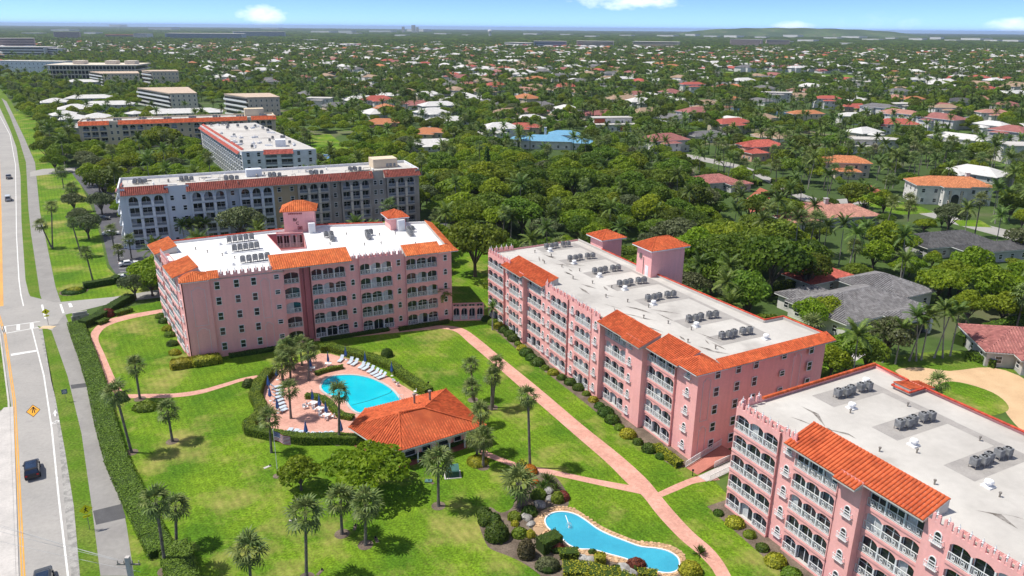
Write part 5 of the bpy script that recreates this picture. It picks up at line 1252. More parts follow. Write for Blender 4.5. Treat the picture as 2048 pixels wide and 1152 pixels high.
mb.build('supply_pipe', WHITE, pond)
GZ = lambda x, y: G(940 + x / 4.452, 920 + y / 4.452)
RG = [((240, 690), 1.45, 1.35, 1.9, 'largest round green shrub at the lawn side of the pond bed', HEDGED, 0), ((150, 560), 1.1, 1.0, 1.3, 'loose dark shrub left of the pond bed, beside the lawn', HEDGED, 0), ((215, 560), .9, .9, 1.2, 'dark shrub just behind the largest round shrub', HEDGED, 0), ((130, 500), 1.0, .9, 1.1, 'farthest dark shrub at the left tip of the pond bed', HEDGED, 0),
      ((500, 855), 1.0, .95, 2.1, 'brownish egg shaped shrub left of the tall box hedge', leafmat('brown_green_leaf', (.075, .065, .028), .1, warm=(.13, .11, .05)), 0), ((395, 520), .85, .8, .85, 'small rounded shrub beside the white boulder', HEDGE, 0), ((440, 670), .95, .85, .9, 'low golden green shrub in the middle of the pond bed', HEDGE, 0), ((535, 675), .65, .6, .65, 'small golden shrub next to the flagstone border', YHEDGE, 0),
      ((610, 330), 1.05, .9, 1.1, 'rounded golden shrub behind the stout palm', HEDGE, 0), ((780, 365), .85, .8, 1.2, 'clipped round shrub at the right of the rock garden', HEDGE, 0), ((530, 480), 1.0, .9, 1.0, 'dark shrub by the pond shore under the palm', HEDGED, 0), ((830, 340), .8, .9, .9, 'maroon leaved shrub at the right edge of the rock garden', MAROON, 0),
      ((770, 800), 1.0, .6, .9, 'red brown shrub tucked beside the tall box hedge', MAROON, 0), ((1480, 945), 1.1, .8, .9, 'reddish shrub leaning over the near side of the pond', MAROON, 0), ((1090, 825), .5, .35, .4, 'tiny dark plant at the near rim of the pond', HEDGED, 0), ((1960, 1000), 1.3, 1.2, 1.2, 'round golden shrub beside the lower end of the pond', YHEDGE, 0),
      ((690, 960), 1.4, 1.0, 1.2, 'grey green loose shrub at the lower edge of the pond bed', LEAFO, 0), ((400, 575), .5, .5, .5, 'very small golden shrub by the stepping path', YHEDGE, 0), ((1300, 990), .8, .7, .6, 'low dark shrub between boulders below the pond', HEDGED, 0)]
for (x, y), rx, ry, rz_, lab, mt_, bx in RG: ball('shrub', GZ(x, y), rx, ry, rz_, lab, mt_)
hedge('hedge', [GZ(620, 820), GZ(790, 745)], 1.9, 1.75, 'tall dark box hedge with sloping top at the pond shore', HEDGED, 34)
hedge('hedge', [GZ(800, 865), GZ(960, 855)], 1.3, .95, 'low square golden topped hedge below the tall box hedge', HEDGE, 34)
ball('cube_hedge', GZ(1155, 910), .62, .62, 1.05, 'small cube of clipped hedge on the near pond border', YHEDGE, boxy=True)
hedge('hedge', [GZ(830, 1010), GZ(1050, 1020), GZ(1320, 1090), GZ(1500, 1180)], 2.4, 1.1, 'wide golden green hedge along the lower edge of the pond bed', YHEDGE, 30)
hedge('hedge', [GZ(1500, 1040), GZ(1660, 1055)], 1.3, .9, 'square hedge at the lower right rim of the pond', YHEDGE, 30)
def rock(loc, s, lab, seed):
    r = random.Random(seed); bm = bmesh.new(); bmesh.ops.create_icosphere(bm, subdivisions=2, radius=s)
    for v in bm.verts: v.co *= r.uniform(.78, 1.12); v.co.z *= .62; v.co.x *= 1.25
    me = bpy.data.meshes.new('boulder'); bm.to_mesh(me); bm.free(); me.materials.append(ROCK); o = put('boulder', me, None, Vector(loc) + Vector((0, 0, s * .25)), (0, 0, r.uniform(0, 6))); tag(o, lab, 'boulder', 'boulders of the pond rock garden')
for i, (x, y, s, lab) in enumerate(((505, 515, .75, 'white boulder left of the flagstone border'), (540, 580, .55, 'pale boulder just below the white boulder'), (620, 410, .8, 'long grey boulder under the golden shrub'), (690, 285, .7, 'tan boulder at the back of the rock garden'), (720, 350, .6, 'grey boulder with white streaks right of the palm'), (1010, 885, .6, 'lavender grey boulder below the pond'), (1075, 905, .7, 'flat pale boulder beside the cube hedge'), (1370, 980, .9, 'dark grey boulder below the pond near the edge'), (1440, 1010, .6, 'pale boulder nearest the square rim hedge'))): rock(GZ(x, y), s, lab, i)
hedge('flower_border', GP([(1040, 938), (1050, 934)]), 1.6, 1.0, 'yellow flowering clump at the foot of the tall palm by the walk', YHEDGE, 34); ball('flower_clump', G(1060, 945), 1.0, 1.0, 1.0, 'orange croton clump at the foot of the tall palm', CROTON); ball('flower_clump', G(1070, 968), .5, .4, .7, 'small orange croton behind the stout palm', CROTON)
def spiky(loc, r_, lab, mt_=None, n=46):
    o = thing('spiky_plant', lab, 'plant', loc); mb = MB(); rr = random.Random(int(loc[0] * 10))
    for i in range(n):
        a = i * 2.4; el = rr.uniform(.25, 1.3); d = Vector((math.cos(a) * math.cos(el), math.sin(a) * math.cos(el), math.sin(el))); q = Vector((-math.sin(a), math.cos(a), 0)) * .07; L = r_ * rr.uniform(.75, 1.1)
        mb.poly([Vector() - q * .6, d * L * .6 - q, d * L + Vector((0, 0, -.15 * L)), d * L * .6 + q], 0, rr.random())
    mb.build('leaves', mt_ or HEDGED, o); return o
spiky(GZ(690, 200), 1.8, 'dark spiky clump behind the orange flowers', None, 70); spiky(GZ(650, 250), 1.5, 'dark spiky plant between palm and rocks'); spiky(G(1400, 1108), 1.4, 'dark spiky plant at the lower end of the pond walk'); spiky(GZ(760, 260), 1.3, 'grey spiky plant at the back right of the rock garden')

# ------------------------------------------------------------------ palms on the lawns
mulch_rings = []
def lawn_palm(base, crown_px, label, lean=None, s=1.0, thick=1.0, ringr=.9, fr=True):
    b = G(*base); d = _fw * FPX + _rt * (crown_px[0] - 1024) - _up * (crown_px[1] - 576)
    t = math.hypot(b.x, b.y) / math.hypot(d.x, d.y); h = max(2.0, CAM_H + d.z * t)
    top = Vector((d.x * t, d.y * t, h)); v = top - b; ax = -math.atan2(v.y, h); ay = math.atan2(v.x, h)
    palm('fan', b, v.length - .1, label, 'fan palms on the resort lawns', s, (ax, ay), fr, thick=thick)
    # lean is applied as world rotation; keep the random spin small so the trunk leans the right way
    o = bpy.context.scene.collection.objects[-1]
    if ringr: mulch_rings.append((b, ringr))
def fix_lean(o, v): o.rotation_mode = 'QUATERNION'; o.rotation_quaternion = Vector((0, 0, 1)).rotation_difference(v.normalized())
def lawn_palm(base, crown_px, label, s=1.0, thick=1.0, ringr=.9, fr=True, group='fan palms on the resort lawns'):
    b = G(*base); d = _fw * FPX + _rt * (crown_px[0] - 1024) - _up * (crown_px[1] - 576)
    t = math.hypot(b.x, b.y) / math.hypot(d.x, d.y); h = max(2.0, CAM_H + d.z * t); v = Vector((d.x * t, d.y * t, h)) - b
    o = palm('fan', b, v.length, label, group, s, (0, 0), fr, thick=thick); fix_lean(o, v)
    if ringr: mulch_rings.append((b, ringr))
LP = [((280, 798), (270, 733), 'leaning fan palm alone inside the curve of the pink walk', 1.05), ((263, 905), (232, 787), 'tall leaning fan palm by the path hedge, left of the pink walk end', 1.2), ((345, 883), (335, 822), 'short fan palm alone on the lawn right of the tall hedge palm', 1.05),
      ((543, 905), (538, 836), 'fan palm at the left corner of the pool hedge beside the flag', 1.05), ((582, 837), (578, 780), 'fan palm standing alone in the middle of the pink pool deck', 1.0), ((678, 885), (678, 785), 'tall fan palm between the pool deck and the spreading green tree', 1.0),
      ((877, 1012), (876, 922), 'bright fan palm alone on the lawn in front of the clubhouse', 1.3), ((684, 1068), (681, 1000), 'left fan palm of the pair below the spreading green tree', 1.2), ((731, 1090), (731, 1010), 'right fan palm of the pair below the spreading green tree', 1.2),
      ((613, 1156), (611, 1028), 'tall fan palm at the lower edge left of the palm pair', 1.25), ((503, 1185), (497, 1104), 'lowest fan palm, cut by the bottom edge of the photo', 1.3), ((332, 1142), (312, 1004), 'tall fan palm by the square hedge at the lower left', 1.1), ((353, 1092), (351, 1014), 'shorter fan palm right of the tall one at the lower left hedge', 1.0),
      ((1060, 936), (1056, 793), 'tallest slim fan palm standing by the junction of the pink walks', .95), ((946, 800), (942, 731), 'far fan palm of the group right of the clubhouse', .9), ((985, 815), (992, 727), 'right far fan palm of the group beyond the clubhouse', .9), ((983, 820), (984, 755), 'fan palm just below the right far one beyond the clubhouse', .9),
      ((958, 850), (944, 776), 'fan palm overlapping the clubhouse roof end, upper one', .95), ((960, 905), (961, 825), 'fan palm overlapping the clubhouse roof end, lower one', 1.05), ((966, 934), (968, 876), 'right fan palm of the pair in the round golden bed', 1.0), ((955, 916), (951, 878), 'left fan palm of the pair in the round golden bed', .9)]
for b_, c_, lab, s_ in LP: lawn_palm(b_, c_, lab, s_, ringr=.95 if lab.split()[0] not in ('fan',) else 0)
for b_, c_, lab in (((589, 740), (576, 695), 'farthest left fan palm of the cluster behind the pool'), ((618, 761), (616, 703), 'fan palm beside the curved planter behind the pool'), ((566, 764), (563, 729), 'nearest left fan palm of the cluster behind the pool'), ((581, 756), (580, 716), 'inner fan palm of the cluster behind the pool'), ((604, 731), (600, 688), 'farthest right fan palm of the cluster behind the pool'), ((571, 735), (572, 700), 'outermost fan palm of the cluster next to the hedge end')): lawn_palm(b_, c_, lab, 1.15, ringr=0)
lawn_palm((1042, 1012), (1038, 966), 'stout shaggy fan palm in the pond rock garden', 1.35, 2.3, 0)
lawn_palm((547, 692), (541, 641), 'small fan palm against the pink wall behind the round shrub', .8, 1, 0)
mb = MB()
for b, r_ in mulch_rings:
    for k in range(14): a, c2 = k * math.pi / 7, (k + 1) * math.pi / 7; mb.poly([(b.x, b.y, .03), (b.x + r_ * math.cos(a), b.y + r_ * math.sin(a) * 1.05, .024), (b.x + r_ * math.cos(c2), b.y + r_ * math.sin(c2) * 1.05, .024)])
tag(mb.build('mulch_ring', MULCH), kind='structure')
ball('round_bed', G(955, 925), 1.5, 1.5, .75, 'round golden shrub bed at the foot of the palm pair by the clubhouse', YHEDGE)
ball('shrub', G(543, 690), 1.9, 1.7, 2.6, 'big round dark shrub against the pink wall', HEDGED); ball('shrub', G(292, 817), 2.0, 1.5, .9, 'low rounded hedge mound by the tall leaning palm', HEDGE); ball('shrub', G(242, 800), 1.1, 1.1, 1.4, 'dark round shrub at the foot of the tall leaning palm', HEDGED)
ball('shrub', G(498, 772), 1.1, 1.0, 1.2, 'small dark round shrub left of the pool hedge', HEDGED); ball('shrub', G(774, 712), 1.1, 1.1, 1.4, 'single round shrub on the upper lawn', HEDGED)
# base planting of the blocks
for x, y, rx, ry, rz_, lab, mt_ in ((366, 733, 2.0, 1.3, 1.3, 'square golden hedge left of the near corner of the left pink block', YHEDGE), (415, 727, 2.4, 1.2, 1.4, 'square golden hedge right of the near corner of the left pink block', YHEDGE)): ball('square_hedge', G(x, y), rx, ry, rz_, lab, mt_, boxy=True, rot=RZA)
hedge('hedge', [MAL @ Vector((x, -1.0, 0)) for x in (6.5, 11, 17.5)], 1.0, .8, 'dark foundation hedge along the left pink block', HEDGED)
hedge('hedge', [MAL @ Vector((x, .0, 0)) for x in (24, 31, 38)], .8, .7, 'dark planting strip under the balconies of the left pink block', HEDGED); hedge('hedge', [MAL @ Vector((x, -.9, 0)) for x in (40, 44, 51)], .8, .8, 'dark planting strip at the right end of the left pink block', HEDGED)
WS = ['far', 'second', 'third', 'fourth', 'fifth', 'sixth', 'seventh', 'eighth', 'last']
for i, (x, y) in enumerate(((350, 708), (345, 690), (340, 672), (335, 660), (328, 645), (322, 635))): ball('shrub', G(x, y), 1.1, .9, .9, f'{ORD[i]} shrub from the golden corner hedge along the west side of the left pink block', (YHEDGE, HEDGED, HEDGE)[i % 3])
rs = random.Random(5)
for i in range(26):
    x = 1.5 + i * 2.45; y = -3.3 + .8 * math.sin(i * .5)
    p = MBL @ Vector((x, y, 0)); s_ = rs.uniform(.65, 1.25)
    ball('shrub', p, s_ * 1.1, s_, s_ * .95, f'{ORD[i]} clipped shrub from the far end along the long pink block', (HEDGED, HEDGE, YHEDGE, HEDGED, HEDGED)[i % 5], group='foundation shrubs of the long pink block')
for i in range(9):
    p = MCL @ Vector((1 + i * 2.6, -2.4 + .5 * math.sin(i), 0)); s_ = rs.uniform(.6, 1.15)
    ball('shrub', p, s_ * 1.1, s_, s_ * .9, f'{ORD[i]} clipped shrub from the far end along the nearest pink block', (HEDGED, YHEDGE, HEDGE)[i % 3], group='foundation shrubs of the nearest pink block')
sheet('mulch_bed', [MBL @ Vector((x, y, 0)) for x, y in ((-1, -1), (-1, -3.6), (20, -4.6), (40, -4.3), (55, -4.4), (66, -3.2), (67, 1), (30, -.5))], .0155, MULCH); sheet('mulch_bed', [MCL @ Vector((x, y, 0)) for x, y in ((-1, 2), (-1, -2.6), (20, -3.8), (40, -3.0), (40, 1))], .0155, MULCH)
hedge('hedge', [MBL @ Vector((x, -2.6, 0)) for x in (60.5, 63.5, 66)], 1.4, 1.0, 'golden hedge at the near corner of the long pink block', YHEDGE)
# feather palms against block A and B
for i, (bx, by, cx, cy, w) in enumerate(((713, 657, 705, 612, 'left of the left pair'), (725, 655, 722, 616, 'right of the left pair'), (800, 648, 797, 618, 'left of the middle pair'), (812, 646, 815, 616, 'right of the middle pair'), (886, 641, 882, 602, 'left of the right pair'), (893, 640, 899, 598, 'right of the right pair'), (985, 660, 985, 626, 'alone at the far end of the long block'))):
    b = G(bx, by); h = 6.5 if i < 6 else 5; palm('feather', b, h, f'slender feather palm at the pink balconies, {w}', 'feather palms against the balconies', 1.0 if i < 6 else .8)
# spreading tree and its small neighbour
tree('poinciana', G(738, 985), 1.0, 'wide spreading bright green tree in front of the clubhouse', sz=.86)
tree('bright_b', G(603, 980), .62, 'small green tree with bare trunk left of the spreading tree', sz=.85)

# ------------------------------------------------------------------ flag, signs, boxes, poles
fo = thing('flagpole', 'white flagpole flying the American flag by the pool hedge', 'flagpole', G(556, 952))
mb = MB(); mb.tube((0, 0, 0), (0, 0, 7.4), .06, .035, 8); mb.lathe([(0, 7.52), (.07, 7.45), (0, 7.38)], 8); mb.build('pole', WHITE, fo)
mb = MB(); mb.lathe([(.7, 0), (.7, .05), (.15, .08)], 14); mb.build('base', MULCH, fo)
FR, FW, FB = mat('flag_red', (.50, .03, .05), .8), mat('flag_white', (.75, .75, .76), .8), mat('flag_blue', (.03, .05, .20), .8)
mb = MB(); NX = 12; fw, fh = 2.5, 1.45
def fpt(i, j):
    u = i / NX * fw; v = j / 13 * fh; return (.05 + u * .90, .16 * math.sin(u * 3.2) * (u / fw + .2), 7.2 - fh + v - .30 * u)
for j in range(13):
    for i in range(NX): mb.poly([fpt(i, j), fpt(i + 1, j), fpt(i + 1, j + 1), fpt(i, j + 1)], 2 if (i < 5 and j > 5) else (0 if j % 2 == 0 else 1))
for r_ in range(4):
    for k in range(5):
        a = fpt(.5 + k, 6.6 + r_ * 1.6); mb.box(a[0] - .035, a[1] - .012, a[2] - .035, a[0] + .035, a[1] + .012, a[2] + .035, 1)
put('flag', mb.mesh('flag', [FR, FW, FB]), fo, (0, 0, 0), (0, 0, R(-8)))
SIGNY = mat('fluorescent_yellow_sign', (.80, .80, .02), .5); SIGNB = mat('blue_grey_sign', (.10, .16, .22), .5)
def walker(mb, y, m, s=1.0, cz=0.0):
    mb.lathe([(0, cz + .30 * s), (.05 * s, cz + .25 * s), (0, cz + .2 * s)], 6, m)
    for a, b in (((0, .2), (-.02, 0)), ((-.02, 0), (.11, -.24)), ((-.02, 0), (-.12, -.24)), ((0, .15), (.12, .05)), ((0, .15), (-.11, .02))):
        d = Vector((b[0] - a[0], b[1] - a[1])); d.normalize(); q = Vector((-d.y, d.x)) * .03 * s
        mb.poly([((a[0]) * s - q.x, y, cz + a[1] * s - q.y), (b[0] * s - q.x, y, cz + b[1] * s - q.y), (b[0] * s + q.x, y, cz + b[1] * s + q.y), (a[0] * s + q.x, y, cz + a[1] * s + q.y)], m)
def ped_sign(loc, rz, label, plate=True, two=False):
    o = thing('pedestrian_sign', label, 'road sign', loc, rz); o.scale = (1.25, 1.25, 1.1)
    mb = MB(); mb.box(-.03, .02, 0, .03, .07, 2.75); mb.build('post', STEEL, o)
    s = .62; mb = MB(); mb.idx([(0, 0, 2.75 - s), (s, 0, 2.75), (0, 0, 2.75 + s), (-s, 0, 2.75), (0, .02, 2.75 - s), (s, .02, 2.75), (0, .02, 2.75 + s), (-s, .02, 2.75)], [(0, 1, 2, 3), (7, 6, 5, 4)], 0); walker(mb, -.006, 1, 1.25, 2.72); mb.build('warning_plate', [SIGNY, BLACK], o)
    if plate:
        mb = MB(); mb.box(-.36, 0, 1.72, .36, .02, 2.02, 0); mb.poly([(-.2, -.006, 1.94), (-.2, -.006, 1.9), (.16, -.006, 1.8), (.16, -.006, 1.84)], 1); mb.poly([(.16, -.006, 1.78), (.2, -.006, 1.92), (.06, -.006, 1.78)], 1); mb.build('arrow_plate', [SIGNY, BLACK], o)
def facing(p): return math.atan2(p.x, -p.y) * 1.0
ped_sign(G(180, 1060), R(35), 'yellow diamond pedestrian sign with small plate beside the grey path'); ped_sign(G(97, 650), R(32), 'yellow green pedestrian crossing sign at the crosswalk corner')
o = thing('park_sign', 'small blue grey sign on a thin post in the verge', 'sign', G(133, 804), R(32)); mb = MB(); mb.box(-.025, .02, 0, .025, .06, 2.2); mb.build('post', STEEL, o); mb = MB(); mb.box(-.42, 0, 1.5, .42, .03, 2.35); mb.build('plate', SIGNB, o)
mb = MB()
for k, w in enumerate((.5, .6, .4)): mb.box(-w / 2, -.006, 1.68 + k * .2, w / 2, -.001, 1.74 + k * .2)
mb.build('lettering', WHITE, o)
mb = MB(); p = G(97, 655); mb.prism([(p.x - 1.6, p.y - .8), (p.x + 1.2, p.y - .8), (p.x + 1.2, p.y + .8), (p.x - 1.6, p.y + .8)], 0, .05); tag(mb.build('kerb_ramp', mat('tactile_ramp', (.62, .48, .30), .9)), kind='structure')
# monument sign by the side street
o = thing('monument_sign', 'pale stone entrance sign with dark lettering panel beside the side street', 'sign', G(162, 640), R(35)); mb = MB(); mb.box(-1.7, -.2, 0, 1.7, .2, 1.1); mb.build('base', ROCK, o); mb = MB(); mb.box(-1.4, -.16, 1.1, 1.4, .16, 1.9); mb.build('panel', CONC, o); mb = MB(); mb.box(-1.1, -.18, 1.3, 1.1, -.162, 1.7); mb.build('lettering_panel', ROOFG, o)
# green utility boxes
o = thing('utility_box', 'green electrical transformer box on the lawn beside the bright fan palm', 'utility box', G(905, 950), R(10)); mb = MB(); mb.box(-.9, -.75, .08, .9, .75, 1.05); mb.build('casing', mat('utility_green', (.035, .09, .075), .5), o); mb = MB(); mb.poly([(-.92, -.8, 1.0), (.92, -.8, 1.0), (.92, .78, 1.32), (-.92, .78, 1.32)]); mb.poly([(-.92, .78, 1.32), (.92, .78, 1.32), (.92, .78, 1.0), (-.92, .78, 1.0)]); mb.build('lid', mat('utility_lid', (.06, .16, .14), .45), o); mb = MB(); mb.box(-1.2, -1.0, 0, 1.2, 1.0, .08); mb.build('pad', CONC, o)
mb = MB(); p = G(857, 963); mb.prism([(p.x - .5, p.y - .35), (p.x + .5, p.y - .35), (p.x + .5, p.y + .35), (p.x - .5, p.y + .35)], 0, .18); tag(mb.build('irrigation_box', mat('utility_green2', (.10, .2, .2), .5)), 'flat green irrigation box left of the bright fan palm', 'utility box')
for i, (x, y, lab) in enumerate(((600, 1000, 'flat stone disc left of the small tree trunk'), (587, 1040, 'short concrete slab in the open lawn'), (535, 934, 'small concrete disc left of the flagpole'), (640, 1145, 'concrete lamp pad at the lower edge palm'), (710, 1055, 'lamp pad beside the left palm of the pair'), (753, 1080, 'lamp pad beside the right palm of the pair'), (862, 965, 'lamp pad by the flat irrigation box'))):
    o = thing('spotlight_pad', lab, 'garden light', G(x, y), .4 * i); mb = MB(); mb.box(-.55, -.2, 0, .55, .2, .05); mb.build('pad', MULCH if i > 2 else CONC, o); mb = MB(); mb.tube((.35, 0, .05), (.45, 0, .28), .08, .11, 8); mb.build('spotlight', BLACK, o)
# bollard lamps along walks and hedges
bl0 = thing('bollard_lamp', '', 'garden lamp', (0, 0, -60)); mb = MB(); mb.tube((0, 0, 0), (0, 0, .85), .06, .06, 8); mb.build('post', BLACK, bl0); mb = MB(); mb.lathe([(.16, .85), (.16, 1.05), (.05, 1.1), (0, 1.1)], 8); mb.build('lamp_head', BLACK, bl0)
for (x, y), w in (((1385, 952), 'where the right pink walk turns to the ramp'), ((738, 717), 'behind the far pool hedge'), ((803, 741), 'behind the right part of the far pool hedge'), ((857, 774), 'just beyond the clubhouse roof ridge'), ((513, 782), 'inside the left pool hedge bend'), ((508, 843), 'at the left pool hedge near the corner palm'), ((608, 888), 'in front of the near pool hedge')): inst('b', bl0, f'black bollard lamp {w}', G(x, y), 0, 'black bollard lamps')
# concrete utility pole and wires at lower left
o = thing('utility_pole', 'pale concrete utility pole at the lower left edge', 'utility pole', G(296, 1330)); 
d = _fw * FPX + _rt * (283 - 1024) - _up * (1105 - 576); b = o.location; t = math.hypot(b.x, b.y) / math.hypot(d.x, d.y); hp = CAM_H + d.z * t
tp = Vector((0, 0, hp)); mb = MB(); mb.idx([(-.2, -.2, 0), (.2, -.2, 0), (.2, .2, 0), (-.2, .2, 0), (-.19, -.19, hp), (.19, -.19, hp), (.19, .19, hp), (-.19, .19, hp)], [(4, 5, 6, 7), (0, 1, 5, 4), (1, 2, 6, 5), (2, 3, 7, 6), (3, 0, 4, 7)]); mb.build('pole', CONC, o)
mb = MB(); mb.box(-1.1, -.06, hp - .9, 1.1, .06, hp - .78)
for x in (-1, -.4, .4, 1): mb.lathe([(.06, hp - .75), (.04, hp - .5), (.07, hp - .45), (0, hp - .4)], 6, 0, x, 0)
mb.build('crossarm', STEEL, o)
for i, (dx, zz, ey) in enumerate(((-1, hp - .4, 8), (-.4, hp - .45, 6), (.4, hp - .8, 3), (1, hp - 1.7, 0))):
    a = o.location + Vector((dx, 0, zz)); e = a + Vector((-46, 14 + ey * .35, 1.5 - i * .5)); mb = MB(); pts = []
    for k in range(13): u = k / 12; pts.append(a.lerp(e, u) + Vector((0, 0, -1.4 * 4 * u * (1 - u) * .5)))
    mb.path(pts, .016, 4); tag(mb.build('power_line', mat('aluminium_wire', (.5, .5, .5), .5)), f'{ORD[i]} thin power line from the top of the concrete pole over the road', 'power line', 'power lines crossing the road')
# entrance ramp between blocks B and C
o = thing('entrance_ramp', 'red ramp with white railings between two pink blocks', 'ramp', G(1395, 950), math.atan2((G(1465, 918) - G(1395, 950)).y, (G(1465, 918) - G(1395, 950)).x)); Lr = (G(1465, 918) - G(1395, 950)).length
mb = MB(); mb.idx([(0, 0, .03), (Lr, 0, 1.2), (Lr, 2.2, 1.2), (0, 2.2, .03), (Lr, 0, 0), (Lr, 2.2, 0)], [(0, 1, 2, 3), (0, 4, 1), (3, 2, 5), (1, 4, 5, 2)]); mb.build('ramp_floor', mat('red_ramp', (.44, .17, .13), .8), o)
mb = MB(); mb.box(-.2, -1.9, 0, Lr, -.3, .06); mb.build('landing', CONC, o)
def rail_panel(parent, p0, p1, name='railing'):
    d = p1 - p0; L = math.hypot(d.x, d.y); mb = MB(); n = max(4, int(L / .2))
    for k in range(n + 1): u = k / n; z = p0.z + d.z * u; w = .03 if k % 5 else .06; mb.box(L * u - w / 2, -.02, z, L * u + w / 2, .02, z + 1.0)
    for zz in (.1, .98): mb.idx([(0, -.03, p0.z + zz), (L, -.03, p1.z + zz), (L, .03, p1.z + zz), (0, .03, p0.z + zz), (0, -.03, p0.z + zz + .06), (L, -.03, p1.z + zz + .06), (L, .03, p1.z + zz + .06), (0, .03, p0.z + zz + .06)], [(4, 5, 6, 7), (0, 1, 5, 4), (2, 3, 7, 6)])
    put(name, mb.mesh(name, WHITE), parent, (p0.x, p0.y, 0), (0, 0, math.atan2(d.y, d.x)))
rail_panel(o, Vector((0, 2.3, 0)), Vector((Lr, 2.3, 1.2))); rail_panel(o, Vector((Lr * .45, -.1, 0)), Vector((Lr, -.1, 0))); rail_panel(o, Vector((Lr, 2.3, 1.2)), Vector((Lr + .3, 5.5, 1.2))); rail_panel(o, Vector((.2, -2.1, 0)), Vector((Lr * .9, -2.1, 0)))

# ------------------------------------------------------------------ cars
def car(name, label, loc, rz, paint, kind='suv', roof=None, group=None, cat='car'):
    o = thing(name, label, cat, loc, rz, group); P = mat('paint_' + '_'.join('%02d' % int(c * 99) for c in paint), paint, .3, tuple(c * .9 for c in paint), spec=.5, fine=.02)
    L, Wd = (4.7, 1.92) if kind != 'sedan' else (4.7, 1.82)
    prof = {'suv': [(-2.35, .42), (-2.35, 1.0), (-2.28, 1.12), (-2.1, 1.7), (-1.9, 1.78), (.35, 1.78), (.6, 1.72), (1.15, 1.14), (2.2, 1.0), (2.35, .85), (2.35, .42)], 'van': [(-2.45, .42), (-2.45, 1.05), (-2.4, 1.9), (-2.3, 2.02), (1.0, 2.02), (1.25, 1.95), (1.8, 1.15), (2.4, 1.0), (2.45, .42)],
            'sedan': [(-2.35, .4), (-2.35, .95), (-1.7, 1.02), (-1.05, 1.42), (.3, 1.44), (1.15, .98), (2.2, .85), (2.35, .7), (2.35, .4)], 'pickup': [(-2.7, .5), (-2.7, 1.1), (-.7, 1.1), (-.6, 1.75), (.6, 1.75), (1.2, 1.15), (2.4, 1.05), (2.5, .5)]}[kind]
    belt = 1.05 if kind != 'sedan' else .92; mb = MB(); hw = Wd / 2
    def sec(x, z, k): 
        w = hw * (1 - .16 * max(0, (z - belt)) / .8) * (1 - .10 * (abs(x) / 2.4) ** 4); return (x, k * w, z)
    n = len(prof)
    for i in range(n):
        a, b = prof[i], prof[(i + 1) % n]; mb.poly([sec(*a, -1), sec(*b, -1), sec(*b, 1), sec(*a, 1)][::-1])
    zs = sorted(set(p[1] for p in prof))
    for k in (-1, 1): mb.poly([sec(*p, k) for p in (prof if k > 0 else prof[::-1])])
    me = mb.mesh('body', P); bm = bmesh.new(); bm.from_mesh(me); bmesh.ops.remove_doubles(bm, verts=bm.verts, dist=1e-4); bmesh.ops.recalc_face_normals(bm, faces=bm.faces); bmesh.ops.bevel(bm, geom=bm.edges[:], offset=.07, segments=2, affect='EDGES', clamp_overlap=True); bm.to_mesh(me); bm.free(); put('body', me, o)
    top = max(zs); g = MB(); e = .012
    up_ = [p for p in prof if p[1] > belt - .02]
    xr, xf = min(p[0] for p in up_ if p[1] > top - .12), max(p[0] for p in up_ if p[1] > top - .12); wx = max(p[0] for p in prof if p[1] >= belt)
    for k in (-1, 1):
        a = [(xr - .05, belt + .06), (min(xf + .42, wx - .5), belt + .06), (xf - .05, top - .16), (xr + .12, top - .16)]; q = [Vector(sec(*p, k)) + Vector((0, k * .02, 0)) for p in a]; g.poly(q if k < 0 else q[::-1])
    for i in range(n):
        a, b = prof[i], prof[(i + 1) % n]
        if min(a[1], b[1]) > belt - .05 and abs(a[1] - b[1]) > .18:
            A, B = Vector(sec(*a, -1)), Vector(sec(*b, -1)); C, D_ = Vector(sec(*b, 1)), Vector(sec(*a, 1)); c = (A + B + C + D_) / 4; nn = Vector((b[1] - a[1], 0, a[0] - b[0])).normalized(); nn = nn if nn.z >= 0 else -nn
            g.poly([c + (p - c) * .84 + nn * .02 for p in (A, B, C, D_)])
    if kind == 'suv': g.poly([(-1.75, -.62, top + .012), (.25, -.62, top + .012), (.25, .62, top + .012), (-1.75, .62, top + .012)])
    g.build('window_glass', mat('car_glass', (.02, .03, .05), .08, (.03, .05, .09), spec=.6), o)
    wm = MB(); wm.tube((0, -.11, 0), (0, .11, 0), .34, .34, 14, 0); wt = wm.mesh('wheel', BLACK); rm = MB(); rm.tube((0, -.125, 0), (0, .125, 0), .2, .2, 10, 0); rt = rm.mesh('rim', STEEL)
    for x in (-1.42, 1.42):
        for y in (-hw + .1, hw - .1): w = put('wheel', wt, o, (x, y, .34)); put('rim', rt, w)
    for y in (-.68, .68):
        m_ = MB(); m_.box(2.20, y - .18, .72, 2.37 if kind != 'van' else 2.46, y + .18, .86); m_.build('headlight', WHITE, o); m_ = MB(); m_.box(-2.38 if kind not in ('pickup', 'van') else (-2.73 if kind == 'pickup' else -2.48), y - .14, .82, -2.30, y + .14, 1.0); m_.build('tail_light', mat('tail_red', (.35, .01, .01), .3), o)
        m_ = MB(); m_.box(.55, (1 if y > 0 else -1) * (hw + .02) - .08, belt, .8, (1 if y > 0 else -1) * (hw + .02) + .08, belt + .16); m_.build('mirror', P, o)
    return o
def road_dir(p, q): d = G(*q) - G(*p); return math.atan2(d.y, d.x)
car('suv', 'dark navy car with glass roof driving up the lane past the amber diamond', G(66, 946), road_dir((66, 946), (60, 780)), (.012, .014, .022), 'suv')
car('suv', 'dark grey car entering at the lower left edge', G(90, 1172), road_dir((90, 1172), (84, 1000)), (.05, .055, .06), 'suv')
